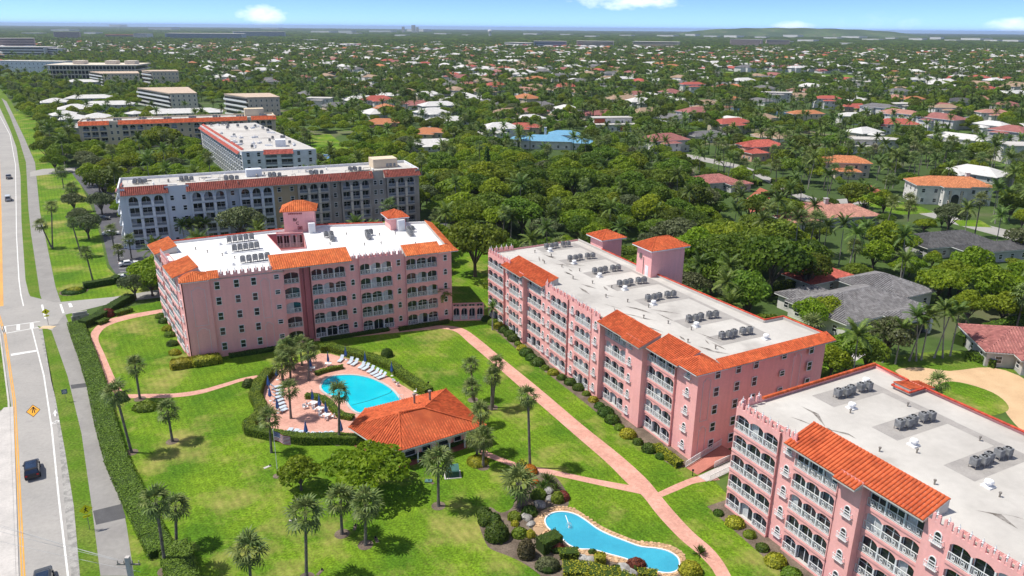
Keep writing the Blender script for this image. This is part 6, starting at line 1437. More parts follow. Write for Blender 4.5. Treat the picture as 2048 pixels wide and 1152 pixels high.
car('van', 'pale grey van in the lane left of the two crossed palms', G(17, 401), road_dir((17, 401), (16, 320)), (.42, .46, .50), 'van'); car('pickup_truck', 'dark pickup truck with pale hood farther up the road ahead of the van', G(18, 357), road_dir((18, 357), (16, 300)), (.20, .21, .22), 'pickup')
car('sedan', 'white car parked at the edge of the car park beside the left pink block', G(258, 531), R(30), (.75, .75, .75), 'sedan')
# ------------------------------------------------------------------ neighbouring apartment buildings
GREYB = mat('blue_grey_stucco', (.62, .66, .71), .85, (.57, .61, .66), .2, fine=.05); TANS = mat('tan_stucco', (.50, .39, .25), .85, (.44, .33, .21), .2, fine=.06); TAUPE = mat('weathered_taupe', (.48, .43, .37), .9, (.34, .30, .26), .25, fine=.1)
CREAM = mat('cream_stucco', (.68, .57, .42), .85, (.62, .51, .37), .2, fine=.05); PALEG = mat('pale_grey_stucco', (.74, .76, .79), .85, fine=.05); BEIGE = mat('beige_stucco', (.70, .62, .51), .85, fine=.05); mat('grey_rail', (.17, .19, .22), .6)
TILE_R2 = _tiles('coral_red_tile', (.50, .13, .10), (.43, .11, .085))
def mono(name, loc, rz, L, D, h, segs, nf, fh, base, wallmats, label, cat='apartment building', awn=None, awm=None, roofm=ROOFW, rz_eave=None, extra=None, colour_split=None, rough=None):
    b = thing(name, label, cat, loc, rz); zr = h - .5
    for m_, sg in wallmats: facade_walls(b, ID, sg, 0, h, m_)
    walls('side_wall', b, [(L, 0), (L, D), (0, D), (0, 0)], 0, h, wallmats[0][0] if colour_split is None else colour_split)
    roof_sheet(b, [(0, 1.2), (L, 1.2), (L, D), (0, D)], zr, roofm); parapet(b, [(L, .1), (L, D), (0, D), (0, .1)], zr, h + .25, .35, PALEG if name == 'grey_apartment_block' else wallmats[0][0])
    return b, zr
def seg_split(segs, a, b2): return [s for s in segs if s[1] >= a - .01 and s[2] <= b2 + .01]
# grey and tan block with tall arches
sG = [('p', 0, 1.6, 0), ('b', 1.6, 11.6, -.4), ('p', 11.6, 18, 0), ('b', 18, 27.8, -.4), ('p', 27.8, 31.3, .8), ('b', 31.3, 41, -.4), ('p', 41, 48, .6), ('b', 48, 57.6, -.4), ('p', 57.6, 61, .8), ('b', 61, 70.2, -.4), ('p', 70.2, 75.4, .6), ('b', 75.4, 84.8, -.4), ('p', 84.8, 86, 0)]
bG, zG = mono('grey_apartment_block', (-108.6, 203.3, 0), R(24.2), 86, 16.5, 17.3, sG, 5, 3.25, .2, [(GREYB, sG[:6]), (TANS, sG[6:7]), (TAUPE, sG[7:])], 'long arcaded apartment block, blue grey left half and bare tan right half')
for i, (k, a, b2, y) in enumerate(sG):
    wm = 'blue_grey_stucco' if i < 6 else 'weathered_taupe'; pm = wm
    if k == 'b': bay(bG, ID, a, b2, y, 3, 5, 3.05, .2, 15.3, wm=wm, pm='pale_grey_stucco' if i < 6 else 'beige_stucco', style='flat', top_style='round', pw=.75, ew=.55, zs=2.6, setback=1.2, solid=True, depth=1.4)
    elif b2 - a > 2:
        for x in ([a + 1.7, b2 - 1.6] if b2 - a > 4.5 else [(a + b2) / 2]):
            for f in range(5): put('window', flat_window(1.1, 1.5, 'white_paint'), bG, (x, y, .9 + f * 3.05))
for a, b2 in ((.4, 12.6), (17.2, 58.4), (58.4, 71.2), (74.6, 86.4)): awning(bG, ID, a, b2, -1.2, 15.5, .9, 17.5, TILE_BR, .5, .5)
awning(bG, frame_T(0, 9.5, R(-90)), 0, 5, -1.0, 15.6, .8, 17.3, TILE_RO, .5, .5)
mb = MB(); mb.box(73.5, 8.5, zG, 81.5, 14.5, 19.7); mb.build('penthouse', CREAM, bG); mb = MB(); mb.box(34.5, 8, zG, 39, 11, zG + 2.2); mb.build('stair_hatch', GREYB, bG)
for f in range(5):
    for s_ in (3.5, 7.5, 11.5): put('window', flat_window(1.6, 1.7, 'white_paint'), bG, (0, 16.5 - s_, .8 + f * 3.25), (0, 0, R(-90)))
    mb = MB(); mb.box(-1.0, 1.5, .1 + f * 3.25, -.01, 15, .3 + f * 3.25); mb.box(-1.0, 1.5, .3 + f * 3.25, -.95, 15, 1.2 + f * 3.25); mb.build('balcony', GREYB, bG)
MG = Matrix.Translation(Vector((-108.6, 203.3, 0))) @ Matrix.Rotation(R(24.2), 4, 'Z')
def roof_clutter(b, M, L, D, z, n, seed, label, group):
    """small plant on a far roof: pipes and ducts as parts, condensers as things"""
    r = random.Random(seed)
    for i in range(n):
        x, y = r.uniform(2, L - 2), r.uniform(3, D - 2); mb = MB()
        if i % 3 == 0: mb.path([(0, 0, 0), (0, 0, .9), (r.uniform(1, 3), .3, .9), (r.uniform(1, 3), .3, 0)], .07, 5)
        elif i % 3 == 1: mb.box(-r.uniform(.6, 2.4), -.2, .1, r.uniform(.6, 2.4), .2, .35)
        else: mb.lathe([(.2, 0), (.2, .7), (.35, .75), (0, 1.0)], 7)
        put('roof_pipe', mb.mesh('roof_pipe', STEEL if i % 2 else WHITE), b, (x, y, z), (0, 0, r.uniform(-.3, .3)))
    k = 0
    for c in range(max(2, int(L / 11))):
        cx = 4 + c * (L - 8) / max(1, int(L / 11) - 1); cy = r.uniform(4, D - 5)
        for j in range(5):
            k += 1; place_ac(M, cx + (j % 3) * 1.35 + r.uniform(-.2, .2), cy + (j // 3) * 1.5, z, r.uniform(-.2, .2), f'{ORD[j]} air conditioner of the {ORD[c]} cluster from the left, {label}', group, .95)
roof_clutter(bG, MG, 82, 14, zG, 40, 5, 'arcaded grey block roof', 'air conditioners on the arcaded block')
# cream block with orange eaves behind
sC = [('p', 0, 1.2, 0), ('b', 1.2, 13, -.4), ('p', 13, 19, 0), ('b', 19, 30, -.4), ('p', 30, 35, .4), ('b', 35, 46, -.4), ('p', 46, 53, .4), ('b', 53, 64, -.4), ('p', 64, 70, .4), ('b', 70, 79, -.4), ('p', 79, 83.5, .4), ('b', 83.5, 93.5, -.4), ('p', 93.5, 95, 0)]
bK, zK = mono('cream_apartment_block', (-218, 380.9, 0), R(22.2), 95, 17, 13.6, sC, 4, 3.2, .2, [(CREAM, sC)], 'long cream arcaded apartment block with orange tile eaves behind the big round tree')
for i, (k, a, b2, y) in enumerate(sC):
    if k == 'b': bay(bK, ID, a, b2, y, 3, 4, 3.0, .2, 12.0, wm='cream_stucco', pm='cream_stucco', style='flat', top_style='round', pw=.8, ew=.6, zs=2.5, setback=1.2, solid=True, depth=1.4)
    elif b2 - a > 2:
        for x in ([a + 1.6, b2 - 1.6] if b2 - a > 4.5 else [(a + b2) / 2]):
            for f in range(4): put('window', flat_window(1.2, 1.6, 'white_paint'), bK, (x, y, .9 + f * 3.2))
for a, b2 in ((0, 14), (18, 80.5), (82.5, 95.5)): awning(bK, ID, a, b2, -1.4, 12.0, .9, 13.9, TILE, .6, .8)
mb = MB(); mb.box(80, 9, zK, 90, 15, 17); mb.build('penthouse', CREAM, bK)
MK = Matrix.Translation(Vector((-218, 380.9, 0))) @ Matrix.Rotation(R(22.2), 4, 'Z'); roof_clutter(bK, MK, 92, 14, zK, 14, 6, 'cream block roof', 'air conditioners on the cream block')
# white roofed block running away from us, with coral tile strip
hw = 14.0; cF, cR_, cB, cBR = G(483, 303, hw), G(632, 298, hw), G(400, 250, hw), G(510, 245, hw)
dW = cR_ - cF; LW = math.hypot(dW.x, dW.y); rzW = math.atan2(dW.y, dW.x); bW = thing('white_roofed_block', 'pale grey apartment block with cluttered white roof and coral tile edge beside a blue court', 'apartment building', (cF.x, cF.y, 0), rzW)
MWI = (Matrix.Translation(Vector((cF.x, cF.y, 0))) @ Matrix.Rotation(rzW, 4, 'Z')); toW = MWI.inverted(); q1, q2 = toW @ Vector((cB.x, cB.y, 0)), toW @ Vector((cBR.x, cBR.y, 0))
sW2 = [('p', 0, 8.4, 0), ('b', 8.4, LW * .68, .3), ('p', LW * .68, LW, 0)]; facade_walls(bW, ID, sW2, 0, hw, PALEG)
bay(bW, ID, 8.4, LW * .68, .3, 2, 5, 2.75, .1, hw - .6, wm='pale_grey_stucco', pm='pale_grey_stucco', style='flat', pw=1.6, ew=.2, zs=2.2, solid=True, setback=1.1, depth=1.3)
walls('side_wall', bW, [(LW, 0), (q2.x, q2.y), (q1.x, q1.y), (0, 0)], 0, hw, PALEG); roof_sheet(bW, [(0, 0.4), (LW, .4), (q2.x, q2.y), (q1.x, q1.y)], hw - .1, ROOFW)
for x in (2.3, 6.2, LW * .68 + 2.2, LW - 2.4):
    for f in range(5): put('window', flat_window(1.3, 1.7, 'white_paint'), bW, (x, 0, .8 + f * 2.75))
awning(bW, ID, 8, LW * .69, -.9, 12.6, .8, 14.2, TILE_R2, .5, .6)
dl = Vector((q1.x, q1.y, 0)); LL = dl.length; TWL = frame_T(q1.x, q1.y, math.atan2(-q1.y, -q1.x)); awning(bW, TWL, 0, LL * .96, -1.0, 12.4, 1.6, 14.4, TILE_R2, .6, .8)
for i in range(int(LL / 4.2)):
    p, rz = TWL(1.5 + i * 4.2, 0, 0); mb = MB(); mb.box(-.22, -.35, 0, .22, .0, 12.3); put('pilaster', mb.mesh('pilaster', WHITE), bW, p, (0, 0, rz)) if i else None
    for f in range(5):
        p, rz = TWL(3.6 + i * 4.2, 0, .3 + f * 2.5); put('window', flat_window(3.2, 2.2, 'white_paint'), bW, p, (0, 0, rz))
mb = MB(); mb.box(LW * .45, 10, hw - .1, LW * .45 + 4, 14, hw + 2.6); mb.build('penthouse', PALEG, bW)
rsW = random.Random(4)
for i in range(38):
    u, v = rsW.uniform(.08, .92), rsW.uniform(.05, .95); p = Vector((LW * u, 0, 0)).lerp(q1.lerp(q2, u), v)
    if i % 2: place_ac(MWI, p.x, p.y, hw - .1, rsW.uniform(0, 1), f'{ORD[i // 2]} listed air conditioner on the cluttered white roof', 'air conditioners on the cluttered white roof', 1.0)
    else: mb = MB(); mb.box(-rsW.uniform(.5, 2.5), -.3, 0, rsW.uniform(.5, 2.5), .3, .7); mb.tube((0, 0, 0), (0, 0, 1.3), .12, .12, 6); put('roof_pipe', mb.mesh('roof_pipe', WHITE), bW, (p.x, p.y, hw - .1), (0, 0, rsW.uniform(0, 3)))
sheet('tennis_court', GP([(622, 318), (634, 304), (690, 303), (706, 320), (640, 326)]), .02, mat('court_green', (.13, .22, .06), .9)); sheet('tennis_court', GP([(636, 318), (644, 309), (680, 308), (692, 319)]), .03, mat('court_blue', (.05, .16, .36), .8))
sheets('court_line', [q for p in (((640, 316.5), (686, 316.5)), ((647, 310), (678, 309.5)), ((640, 316.5), (647, 310)), ((686, 316.5), (678, 309.5)), ((643, 313), (682, 313))) for q in thick_line(GP(p), .35)], .04, PAINTW)
# car park by the grey block
sheet('car_park', GP([(135, 335), (205, 335), (225, 380), (240, 420), (275, 505), (330, 490), (410, 500), (345, 570), (250, 545), (232, 548), (218, 528), (205, 470), (185, 400)]), .012, LOT)
sheet('car_park', GP([(520, 470), (850, 440), (900, 440), (880, 470), (700, 490)]), .012, LOT); sheet('side_street', GP([(60, 344), (85, 338), (150, 335), (150, 343), (60, 353)]), .019, ASPH)
sheets('parking_line', [q for k in range(9) for q in thick_line(GP([(228 + k * 1.4, 488 + k * 7), (240 + k * 1.8, 487 + k * 7)]), .15)], .024, PAINTW)
# boom lift and rubble by the building works
o = thing('boom_lift', 'red boom lift with white boom raised in front of the bare tan block', 'boom lift', G(772, 440), R(20)); mb = MB(); mb.box(-1.6, -1.1, .5, 1.6, 1.1, 1.7); mb.build('chassis', mat('machine_red', (.45, .03, .02), .5), o)
mb = MB(); mb.path([(0, 0, 1.6), (-.6, 0, 9), (.2, 0, 15.4)], [.24, .2, .14], 6); mb.build('boom', WHITE, o); mb = MB(); mb.box(-.5, -.7, 14.6, 1.0, .7, 15.8); mb.build('basket', MATS['machine_red'], o); wt = MB(); wt.tube((0, -.2, 0), (0, .2, 0), .5, .5, 10); wt = wt.mesh('wheel', BLACK)
for x in (-1.1, 1.1):
    for y in (-1, 1): put('wheel', wt, o, (x, y, .5))
for i, (x, y, w) in enumerate(((700, 443, 'left'), (718, 442, 'right'), (810, 437, 'far right'))):
    o = thing('loader', f'{w} red loader parked below the bare tan block', 'loader', G(x, y), R(25 + 20 * i)); mb = MB(); mb.box(-1.6, -.8, .5, 1.2, .8, 1.3); mb.box(-.6, -.7, 1.3, .7, .7, 2.3); mb.build('body', MATS['machine_red'], o); mb = MB(); mb.path([(.9, 0, 1.2), (2.0, 0, 1.6), (2.8, 0, .5)], .14, 6); mb.box(2.4, -.9, .2, 3.1, .9, .7); mb.build('bucket_arm', STEEL, o)
    for x2 in (-1, .8):
        for y2 in (-.8, .8): put('wheel', wt, o, (x2, y2, .5))

# ------------------------------------------------------------------ houses
WALLS = [mat('white_house_wall', (.70, .69, .67), .85, fine=.04), mat('cream_house_wall', (.62, .54, .43), .85, fine=.04), mat('grey_house_wall', (.50, .50, .49), .85, fine=.04), mat('peach_house_wall', (.60, .38, .29), .85, fine=.04)]
TILE_WH = _tiles('white_tile', (.74, .73, .71), (.68, .67, .65)); TILE_TN = _tiles('tan_tile', (.44, .31, .22), (.37, .26, .18)); TILE_BL = _tiles('sky_blue_metal_roof', (.20, .44, .64), (.17, .40, .60)); TILE_OR = _tiles('light_orange_tile', (.56, .23, .11), (.48, .19, .09)); TILE_DK = _tiles('dark_slate_tile', (.11, .11, .115), (.085, .085, .09)); TILE_CO = TILE_R2
OCC = []            # (x, y, r, clear): keep trees off houses and out of the view in front of them
def block_windows(o, x0, y0, x1, y1, z0, storeys, sh, dens=3.6, sides='fblr', w=1.3, h=1.5):
    for s_ in range(storeys):
        z = z0 + s_ * sh + .8
        for side in sides:
            L = (x1 - x0) if side in 'fb' else (y1 - y0); n = max(1, int(L / dens))
            for k in range(n):
                t = (k + .5) / n
                if side == 'f': p, rz = (x0 + L * t, y0, z), 0
                elif side == 'b': p, rz = (x1 - L * t, y1, z), R(180)
                elif side == 'l': p, rz = (x0, y1 - L * t, z), R(-90)
                else: p, rz = (x1, y0 + L * t, z), R(90)
                put('window', flat_window(w, h, 'white_paint'), o, p, (0, 0, rz))
def house(px, py, az, blocks, roofm, wallm, label, h=3.3, cat='house', flat=False, tiles=False, name='house', clear=22, lm=None, at_=None, group=None, storey=1, pitch=None, chimney=None, rad=None, wdens=3.8, sides='fblr', roof_h=None):
    """blocks: (x0,y0,x1,y1,height,storeys) in metres round the pixel's point at eave height h"""
    p = G(px, py, h) if at_ is None else Vector(at_); o = thing(name, label, cat, (p.x, p.y, 0), R(90 - az), group)
    for i, (x0, y0, x1, y1, hh, st) in enumerate(blocks):
        mb = MB(); mb.prism([(x0, y0), (x1, y0), (x1, y1), (x0, y1)], 0, hh); mb.build('wall', wallm, o)
        if flat: mb = MB(); mb.box(x0 - .7, y0 - .7, hh + .02, x1 + .7, y1 + .7, hh + .42); mb.build('roof', roofm, o)
        else: hip_roof(o, x0, y0, x1, y1, hh - .05 + .003 * i, roof_h or min(x1 - x0, y1 - y0) * .5 * (pitch or .42), roofm, .7, .55, .6, tiles=tiles, cap=tiles)
        block_windows(o, x0, y0, x1, y1, 0, st, hh / st, wdens, sides)
    if chimney: x, y, z = chimney; mb = MB(); mb.box(x - .6, y - .6, 2, x + .6, y + .6, z); mb.box(x - .75, y - .75, z, x + .75, y + .75, z + .25); mb.build('chimney', wallm, o)
    R_ = rad or max(math.hypot(b[2], b[3]) for b in blocks) * .8; OCC.append((p.x, p.y, R_ + 2, (clear * 1.35 if p.x > 60 and p.y < 430 and at_ is None else clear) + R_)); return o
WW, CW_, GW, PW_ = WALLS
# right hand neighbours
o = house(1725, 600, 62, [(-15, -8, 9, 7, 3.6, 1), (-4, -13, 4.5, -7.9, 3.8, 1), (7, -3, 20, 12, 3.7, 1), (-13, 6.9, -2, 12, 3.5, 1)], TILE_GY, WW, 'large house with grey tiled hip roofs and white pillared porch', 3.6, tiles=True, clear=14, rad=16)
for x in (-3.6, 4.1): mb = MB(); mb.box(x - .35, -13.9, 0, x + .35, -13.2, 3.6); mb.build('porch_pillar', WHITE, o)
mb = MB(); mb.box(-3, -13.1, .0, 3.6, -13.02, 2.9); mb.build('entry_recess', GLASS, o)
sheet('driveway', GP([(1690, 700), (1715, 690), (1738, 705), (1700, 730), (1680, 722)]), .02, CONC)
house(2090, 690, 100, [(-12, -5, 14, 8, 3.3, 1), (-7, -8, 0, -4.9, 3.2, 1)], TILE_RO, GW, 'house with rose brown tiled roof and white walls beside the sandy drive', 3.3, tiles=True, clear=12)
house(1668, 424, 78, [(-16, -7, 12, 6, 3.3, 1), (-22, -10, -12, -1, 3.1, 1), (-6, 5.9, 6, 13, 3.3, 1)], TILE_PK, GW, 'sprawling house with pale pink tiled roof beside the curving street', 3.3, tiles=True, clear=10, chimney=(2, 8, 6))
house(1905, 478, 75, [(-14, -6, 9, 6, 3.4, 1), (-6, -13, 14, -5.9, 3.4, 1)], TILE_DK, GW, 'house with dark slate roof and two skylights behind palms', 3.4, tiles=True, clear=16)
o = house(1897, 366, 96, [(-13, -6, 13, 6, 7.0, 2), (-5, -9.5, 3, -5.9, 7.2, 2), (4, 5.9, 14, 12, 6.6, 2)], TILE_OR, WW, 'two storey white mansion with orange roof and arched entrance portico', 7.0, tiles=True, clear=26, chimney=(7, 2, 10.5))
mb = MB(); mb.poly([(x, -9.53, z) for x, z in outline(2.6, 4.4, 1.0, 0, 10)]); put('entrance_arch', mb.mesh('entrance_arch', GLASS), o, (-1, 0, .2)); mb = MB(); mb.box(-3.2, -9.9, 0, -2.6, -9.51, 6); mb.box(.6, -9.9, 0, 1.2, -9.51, 6); mb.build('entrance_column', CW_, o)
house(1692, 322, 100, [(-10, -5, 9, 6, 6.3, 2), (-6, -10, 4, -4.9, 3.3, 1)], TILE_OR, CW_, 'two storey cream house with light orange roof and a car on its red drive', 6.3, tiles=True, clear=16)
o = house(1525, 290, 70, [(-11, -6, 9, 6, 6.2, 2), (-14, -11, -5, -3, 4.0, 1)], TILE_CO, PW_, 'pink villa with orange red tiled roofs and a round turret', 6.0, tiles=True, clear=20); mb = MB(); mb.lathe([(2.4, 0), (2.4, 6.4)], 12, 0, -11.5, -3.5); mb.lathe([(2.9, 6.4), (0, 8.2)], 12, 1, -11.5, -3.5); mb.build('turret', [PW_, TILE_CO], o)
house(1425, 360, 70, [(-9, -6, 8, 5, 3.6, 1), (2, -10, 11, -5.9, 3.3, 1)], TILE_RO, GW, 'low house with rose grey tiled roof beside a silver palm', 3.4, tiles=True, clear=14)
house(1655, 545, 62, [(-10, -4, 4, 4, 3.2, 1)], TILE_CO, WW, 'house with orange tiled roof half hidden under dark trees', 3.4, tiles=True, clear=0, rad=3)
o = house(1112, 280, 96, [(-18, -6, 8, 6, 4.4, 1), (-4, 2, 12, 11, 6.8, 1), (7.9, -5, 20, 4, 3.6, 1), (-24, 1, -12, 9, 4.0, 1)], TILE_BL, WW, 'white house with sky blue metal roofs and two white chimneys', 4.2, clear=48, chimney=(-6, 4, 10))
o = house(1218, 247, 82, [(-14, -5, 16, 6, 4.0, 1), (-9, 2, 15, 9, 7.4, 2)], ROOFW, WW, 'modern flat roofed white house with terracotta wall panels', 4.4, flat=True, clear=34); mb = MB(); mb.box(-9.05, 2.0, 4.5, -2, 1.9, 7.2); mb.box(6, -5.1, .4, 12, -5.02, 3.6); mb.build('terracotta_panel', mat('terracotta_panel', (.40, .10, .06), .8), o)
house(1790, 246, 96, [(-12, -7, 13, 7, 6.4, 2), (-18, -9, -8, 0, 5.4, 2)], TILE_CO, WW, 'broad white house with red orange roof above a yellow awning', 6.4, clear=26); house(1748, 284, 92, [(-13, -5, 13, 5, 6.6, 2), (-16, -9, -3, -4.9, 3.6, 1)], ROOFW, WW, 'flat roofed white modern house in front of the broad red orange roof', 5, flat=True, clear=22)
house(2052, 300, 95, [(-11, -7, 12, 7, 8.6, 2)], ROOFW, WW, 'white modern cube house at the right edge above the canal', 6, flat=True, clear=26); house(1612, 226, 80, [(-12, -5, 11, 5, 6.4, 2)], TILE_OR, CW_, 'cream two storey house with light orange roof left of a big dark tree', 6.4, clear=22)
house(1702, 232, 92, [(-8, -5, 8, 5, 6.0, 2)], TILE_WH, WW, 'white gabled house right of a big dark tree', 5.5, clear=22)
far_list = [(1655, 196, TILE_CO, WW, 'white house with red roof and stacked terraces by the canal', 8, 3), (1598, 190, TILE_TN, CW_, 'beige pavilion roofed house by the canal', 6, 2), (1553, 185, ROOFW, WW, 'white stepped modern house by the canal', 8, 3), (1805, 207, ROOFW, WW, 'long white house with open arcades by the canal', 6.5, 2), (1890, 214, TILE_TN, WW, 'mansion with wide tan roof and tall columns by the canal', 7.5, 2), (1985, 224, TILE_PK, WW, 'mansion with brown pink roof at the right by the canal', 7, 2), (1710, 212, TILE_CO, CW_, 'low house with coral roof on the canal bank', 3.6, 1),
            (830, 206, TILE_RO, WW, 'villa with pale red hip roofs among dense trees', 4.5, 1), (940, 132, TILE_CO, WW, 'long white house with bright red roof', 6.5, 2), (850, 126, TILE_CO, CW_, 'cream house with orange red roof at middle distance', 6.5, 2), (905, 148, TILE_CO, WW, 'white house with red roof and pale porch', 5, 1), (1040, 148, TILE_WH, WW, 'large pale mansion with many bays', 8, 2), (1120, 150, TILE_GY, WW, 'grey roofed mansion with columns', 8, 2), (770, 190, TILE_WH, WW, 'white roofed house left of the pale red villa', 4, 1), (1384, 168, TILE_CO, WW, 'white arcaded tower house with red roof', 9.5, 3), (1270, 186, TILE_RO, WW, 'low house with rose roof behind palms', 4, 1), (640, 196, ROOFW, WW, 'white flat roofed house right of the tan blocks', 6.5, 2), (1970, 176, TILE_CO, CW_, 'cream house with orange roof near a long hedge', 5, 1), (1850, 150, TILE_GY, GW, 'broad grey roofed house', 5, 1), (1715, 158, TILE_GY, WW, 'wide pale grey roof beyond the canal', 5.5, 1), (1760, 138, TILE_WH, WW, 'big white roofed house beyond the golf lawn', 6, 2), (1920, 200, TILE_DK, GW, 'dark roofed house behind the tan roofed mansion', 4.5, 1), (2010, 208, TILE_RO, GW, 'dusky red roof at the right, behind the mansions', 4.5, 1),
            (860, 262, TILE_OR, CW_, 'low salmon roofed house left of the blue roof', 3.4, 1), (1048, 252, TILE_CO, CW_, 'coral roofed house behind the blue roof', 4, 1), (865, 285, TILE_WH, WW, 'low white roofed house in the grove', 3.4, 1), (770, 243, TILE_OR, PW_, 'small salmon roofed house in the grove', 3.4, 1), (1410, 268, TILE_GY, WW, 'low grey blue roofed house among palms', 3.6, 1)]
for x, y, rm, wm_, lab, hh, st in far_list:
    w = random.uniform(9, 12); house(x, y, random.choice((62, 75, 92, 100)), [(-w, -5, w, 5, hh, st), (-w * .5, -9, w * .4, -4.9, hh * .8, max(1, st - 1))], rm, wm_, lab, hh, flat=rm is ROOFW, clear=30 + hh * 3, sides='fblr', wdens=4.2)
# white villas and tan blocks on the left
for x, y, L, Wd, az, lab in ((180, 195, 34, 13, 72, 'long white roofed villa wing, farthest of the cluster'), (110, 203, 18, 15, 60, 'white hip roofed villa nearest the path, far end'), (150, 216, 20, 16, 60, 'white hip roofed villa in the middle of the cluster'), (215, 208, 34, 13, 72, 'long white roofed villa wing with a balcony'), (130, 228, 15, 13, 50, 'small white pyramid roofed villa by the path'), (150, 236, 16, 13, 65, 'white hip roofed villa left of the pyramid roof pair'), (195, 234, 17, 15, 60, 'white pyramid roofed villa right behind the cream block'), (170, 252, 16, 12, 65, 'white villa touching the corner of the cream block'), (270, 226, 9, 9, 30, 'tiny white pyramid roof among trees'), (370, 224, 46, 14, 70, 'long white roof behind the cream block'), (165, 163, 30, 12, 80, 'white flat roofed row below the office building')):
    house(x, y, az, [(-L / 2, -Wd / 2, L / 2, Wd / 2, 5.6, 2)], TILE_WH, GW, lab, 5.6, cat='villa', clear=12, pitch=.36, sides='fl')
for nm, gl, gr, h_, D, wm_, lab, nf in (('tan_apartment_block', (345, 222), (398, 221), 12.2, 62, BEIGE, 'four storey tan block with white balcony bands seen end on', 4), ('taupe_apartment_block', (500, 236), (562, 234), 13.4, 34, mat('grey_beige_wall', (.56, .49, .41), .9), 'four storey taupe block with small white windows and flat tan roof', 4), ('beige_apartment_block', (308, 174), (343, 176), 15, 26, CREAM, 'pale flat roofed block with dark balconies among trees', 4), ('tan_apartment_block', (210, 172), (232, 176), 12, 40, CREAM, 'cream stepped block left of the dark round tree', 4)):
    a, b = G(*gl), G(*gr); d = b - a; L = max(16, math.hypot(d.x, d.y)); o = thing(nm, lab, 'apartment building', (a.x, a.y, 0), R(14)); mb = MB(); mb.prism([(0, 0), (L, 0), (L - D * .25, D), (-D * .55, D * .95)], 0, h_); mb.build('wall', wm_, o); mb = MB(); mb.prism([(-.4, -.4), (L + .4, -.4), (L - D * .25 + .4, D + .4), (-D * .55 - .4, D * .95 + .4)], h_ + .01, h_ + .6); mb.build('roof', mat('tan_roof', (.56, .44, .34), .9), o)
    block_windows(o, 0, 0, L, 1, 0, nf, h_ / nf, 3.4, 'f', 1.2, 1.5); TT = frame_T(-D * .55, D * .95, math.atan2(-D * .95, D * .55)); LL2 = D * 1.097
    for f in range(nf):
        p, rz = TT(.5, 0, f * h_ / nf); mb = MB(); mb.box(0, -1.3, 0, LL2 - 1, -.01, .2); mb.box(0, -1.3, .2, LL2 - 1, -1.2, 1.2); put('balcony', mb.mesh('balcony', WHITE), o, p, (0, 0, rz)); mb = MB(); mb.box(0, -.06, .3, LL2 - 1, -.012, 2.5); put('window_band', mb.mesh('window_band', GLASS), o, p, (0, 0, rz))
    OCC.append((a.x, a.y + D * .4, D * .6 + 6, D * .6 + 30))
o = thing('office_building', 'wide dark office building with white floor bands and roof plant', 'office building', (G(100, 157).x, G(100, 157).y, 0), R(8)); Lo = 96
for f in range(3): mb = MB(); mb.prism([(-f * 1.2, -f * 1.2), (Lo + f, -f * 1.2), (Lo + f, 55), (-f * 1.2, 55)], f * 5.2 + 3.8, f * 5.2 + 5.1); mb.build('floor_band', BEIGE, o); mb = MB(); mb.prism([(1.5, 1.5), (Lo - 2, 1.5), (Lo - 2, 54), (1.5, 54)], f * 5.2 + .01, f * 5.2 + 3.78); mb.build('window_band', GLASS, o)
for k in range(25): mb = MB(); mb.box(k * 4 - .3, -.6, 0, k * 4 + .3, .3, 15.4); mb.build('column', BEIGE, o)
for x in (22, 58, 80): mb = MB(); mb.box(x, 15, 15.72, x + 12, 30, 19.5); mb.build('roof_plant', BEIGE, o)
OCC.append((o.location.x + 48, o.location.y + 25, 62, 115))
house(70, 122, 95, [(-45, -12, 45, 12, 14, 3)], ROOFW, PALEG, 'long pale building with tall white columns beyond the office', 14, flat=True, clear=80, wdens=6, cat='building')
# garden walls, hedges, streets on the right
sheet('sandy_drive', smooth_closed(GP([(1790, 742), (1840, 735), (1900, 742), (1985, 735), (2060, 765), (2100, 830), (2060, 870), (2015, 830), (1990, 790), (1940, 770), (1890, 765), (1850, 775)]), 3), .014, SAND); sheet('oval_lawn', smooth_closed(GP([(1875, 775), (1895, 763), (1935, 768), (1985, 785), (2012, 805), (2015, 822), (1975, 832), (1930, 825), (1890, 800)]), 3), .018, LAWN)
hedge('hedge', GP([(1490, 600), (1540, 588), (1600, 575)]), 2.2, 2.4, 'tall clipped hedge behind the long pink block leading to the grey roofed house', HEDGE, 12, .3); hedge('hedge', GP([(1915, 690), (1975, 668), (2060, 645)]), 2.2, 2.2, 'bright clipped hedge between the grey roof and the rose roof', HEDGE, 12, .3); hedge('hedge', GP([(1935, 715), (1990, 735)]), 1.8, 1.6, 'clipped hedge at the sandy drive in front of the rose roof', HEDGE, 14, .28)
hedge('hedge', [MCL @ Vector((x, 28.5, 0)) for x in (8, 18, 30, 45)], 3.0, 2.2, 'loose hedge behind the nearest pink block along the oval lawn', LEAFB, 12, .3)
sheet('street', smooth(GP([(1330, 300), (1480, 330), (1560, 365), (1640, 398), (1760, 395), (1900, 432), (2100, 480)])) [::1] + smooth(GP([(1330, 308), (1480, 340), (1560, 378), (1640, 412), (1760, 408), (1900, 446), (2100, 500)]))[::-1], .014, ASPH); sheet('red_drive', GP([(1490, 400), (1520, 375), (1545, 385), (1530, 420), (1500, 425)]), .018, mat('red_pavers', (.40, .13, .08), .9)); sheet('red_drive', GP([(1690, 385), (1740, 370), (1770, 385), (1750, 400), (1700, 400)]), .018, MATS['red_pavers'])
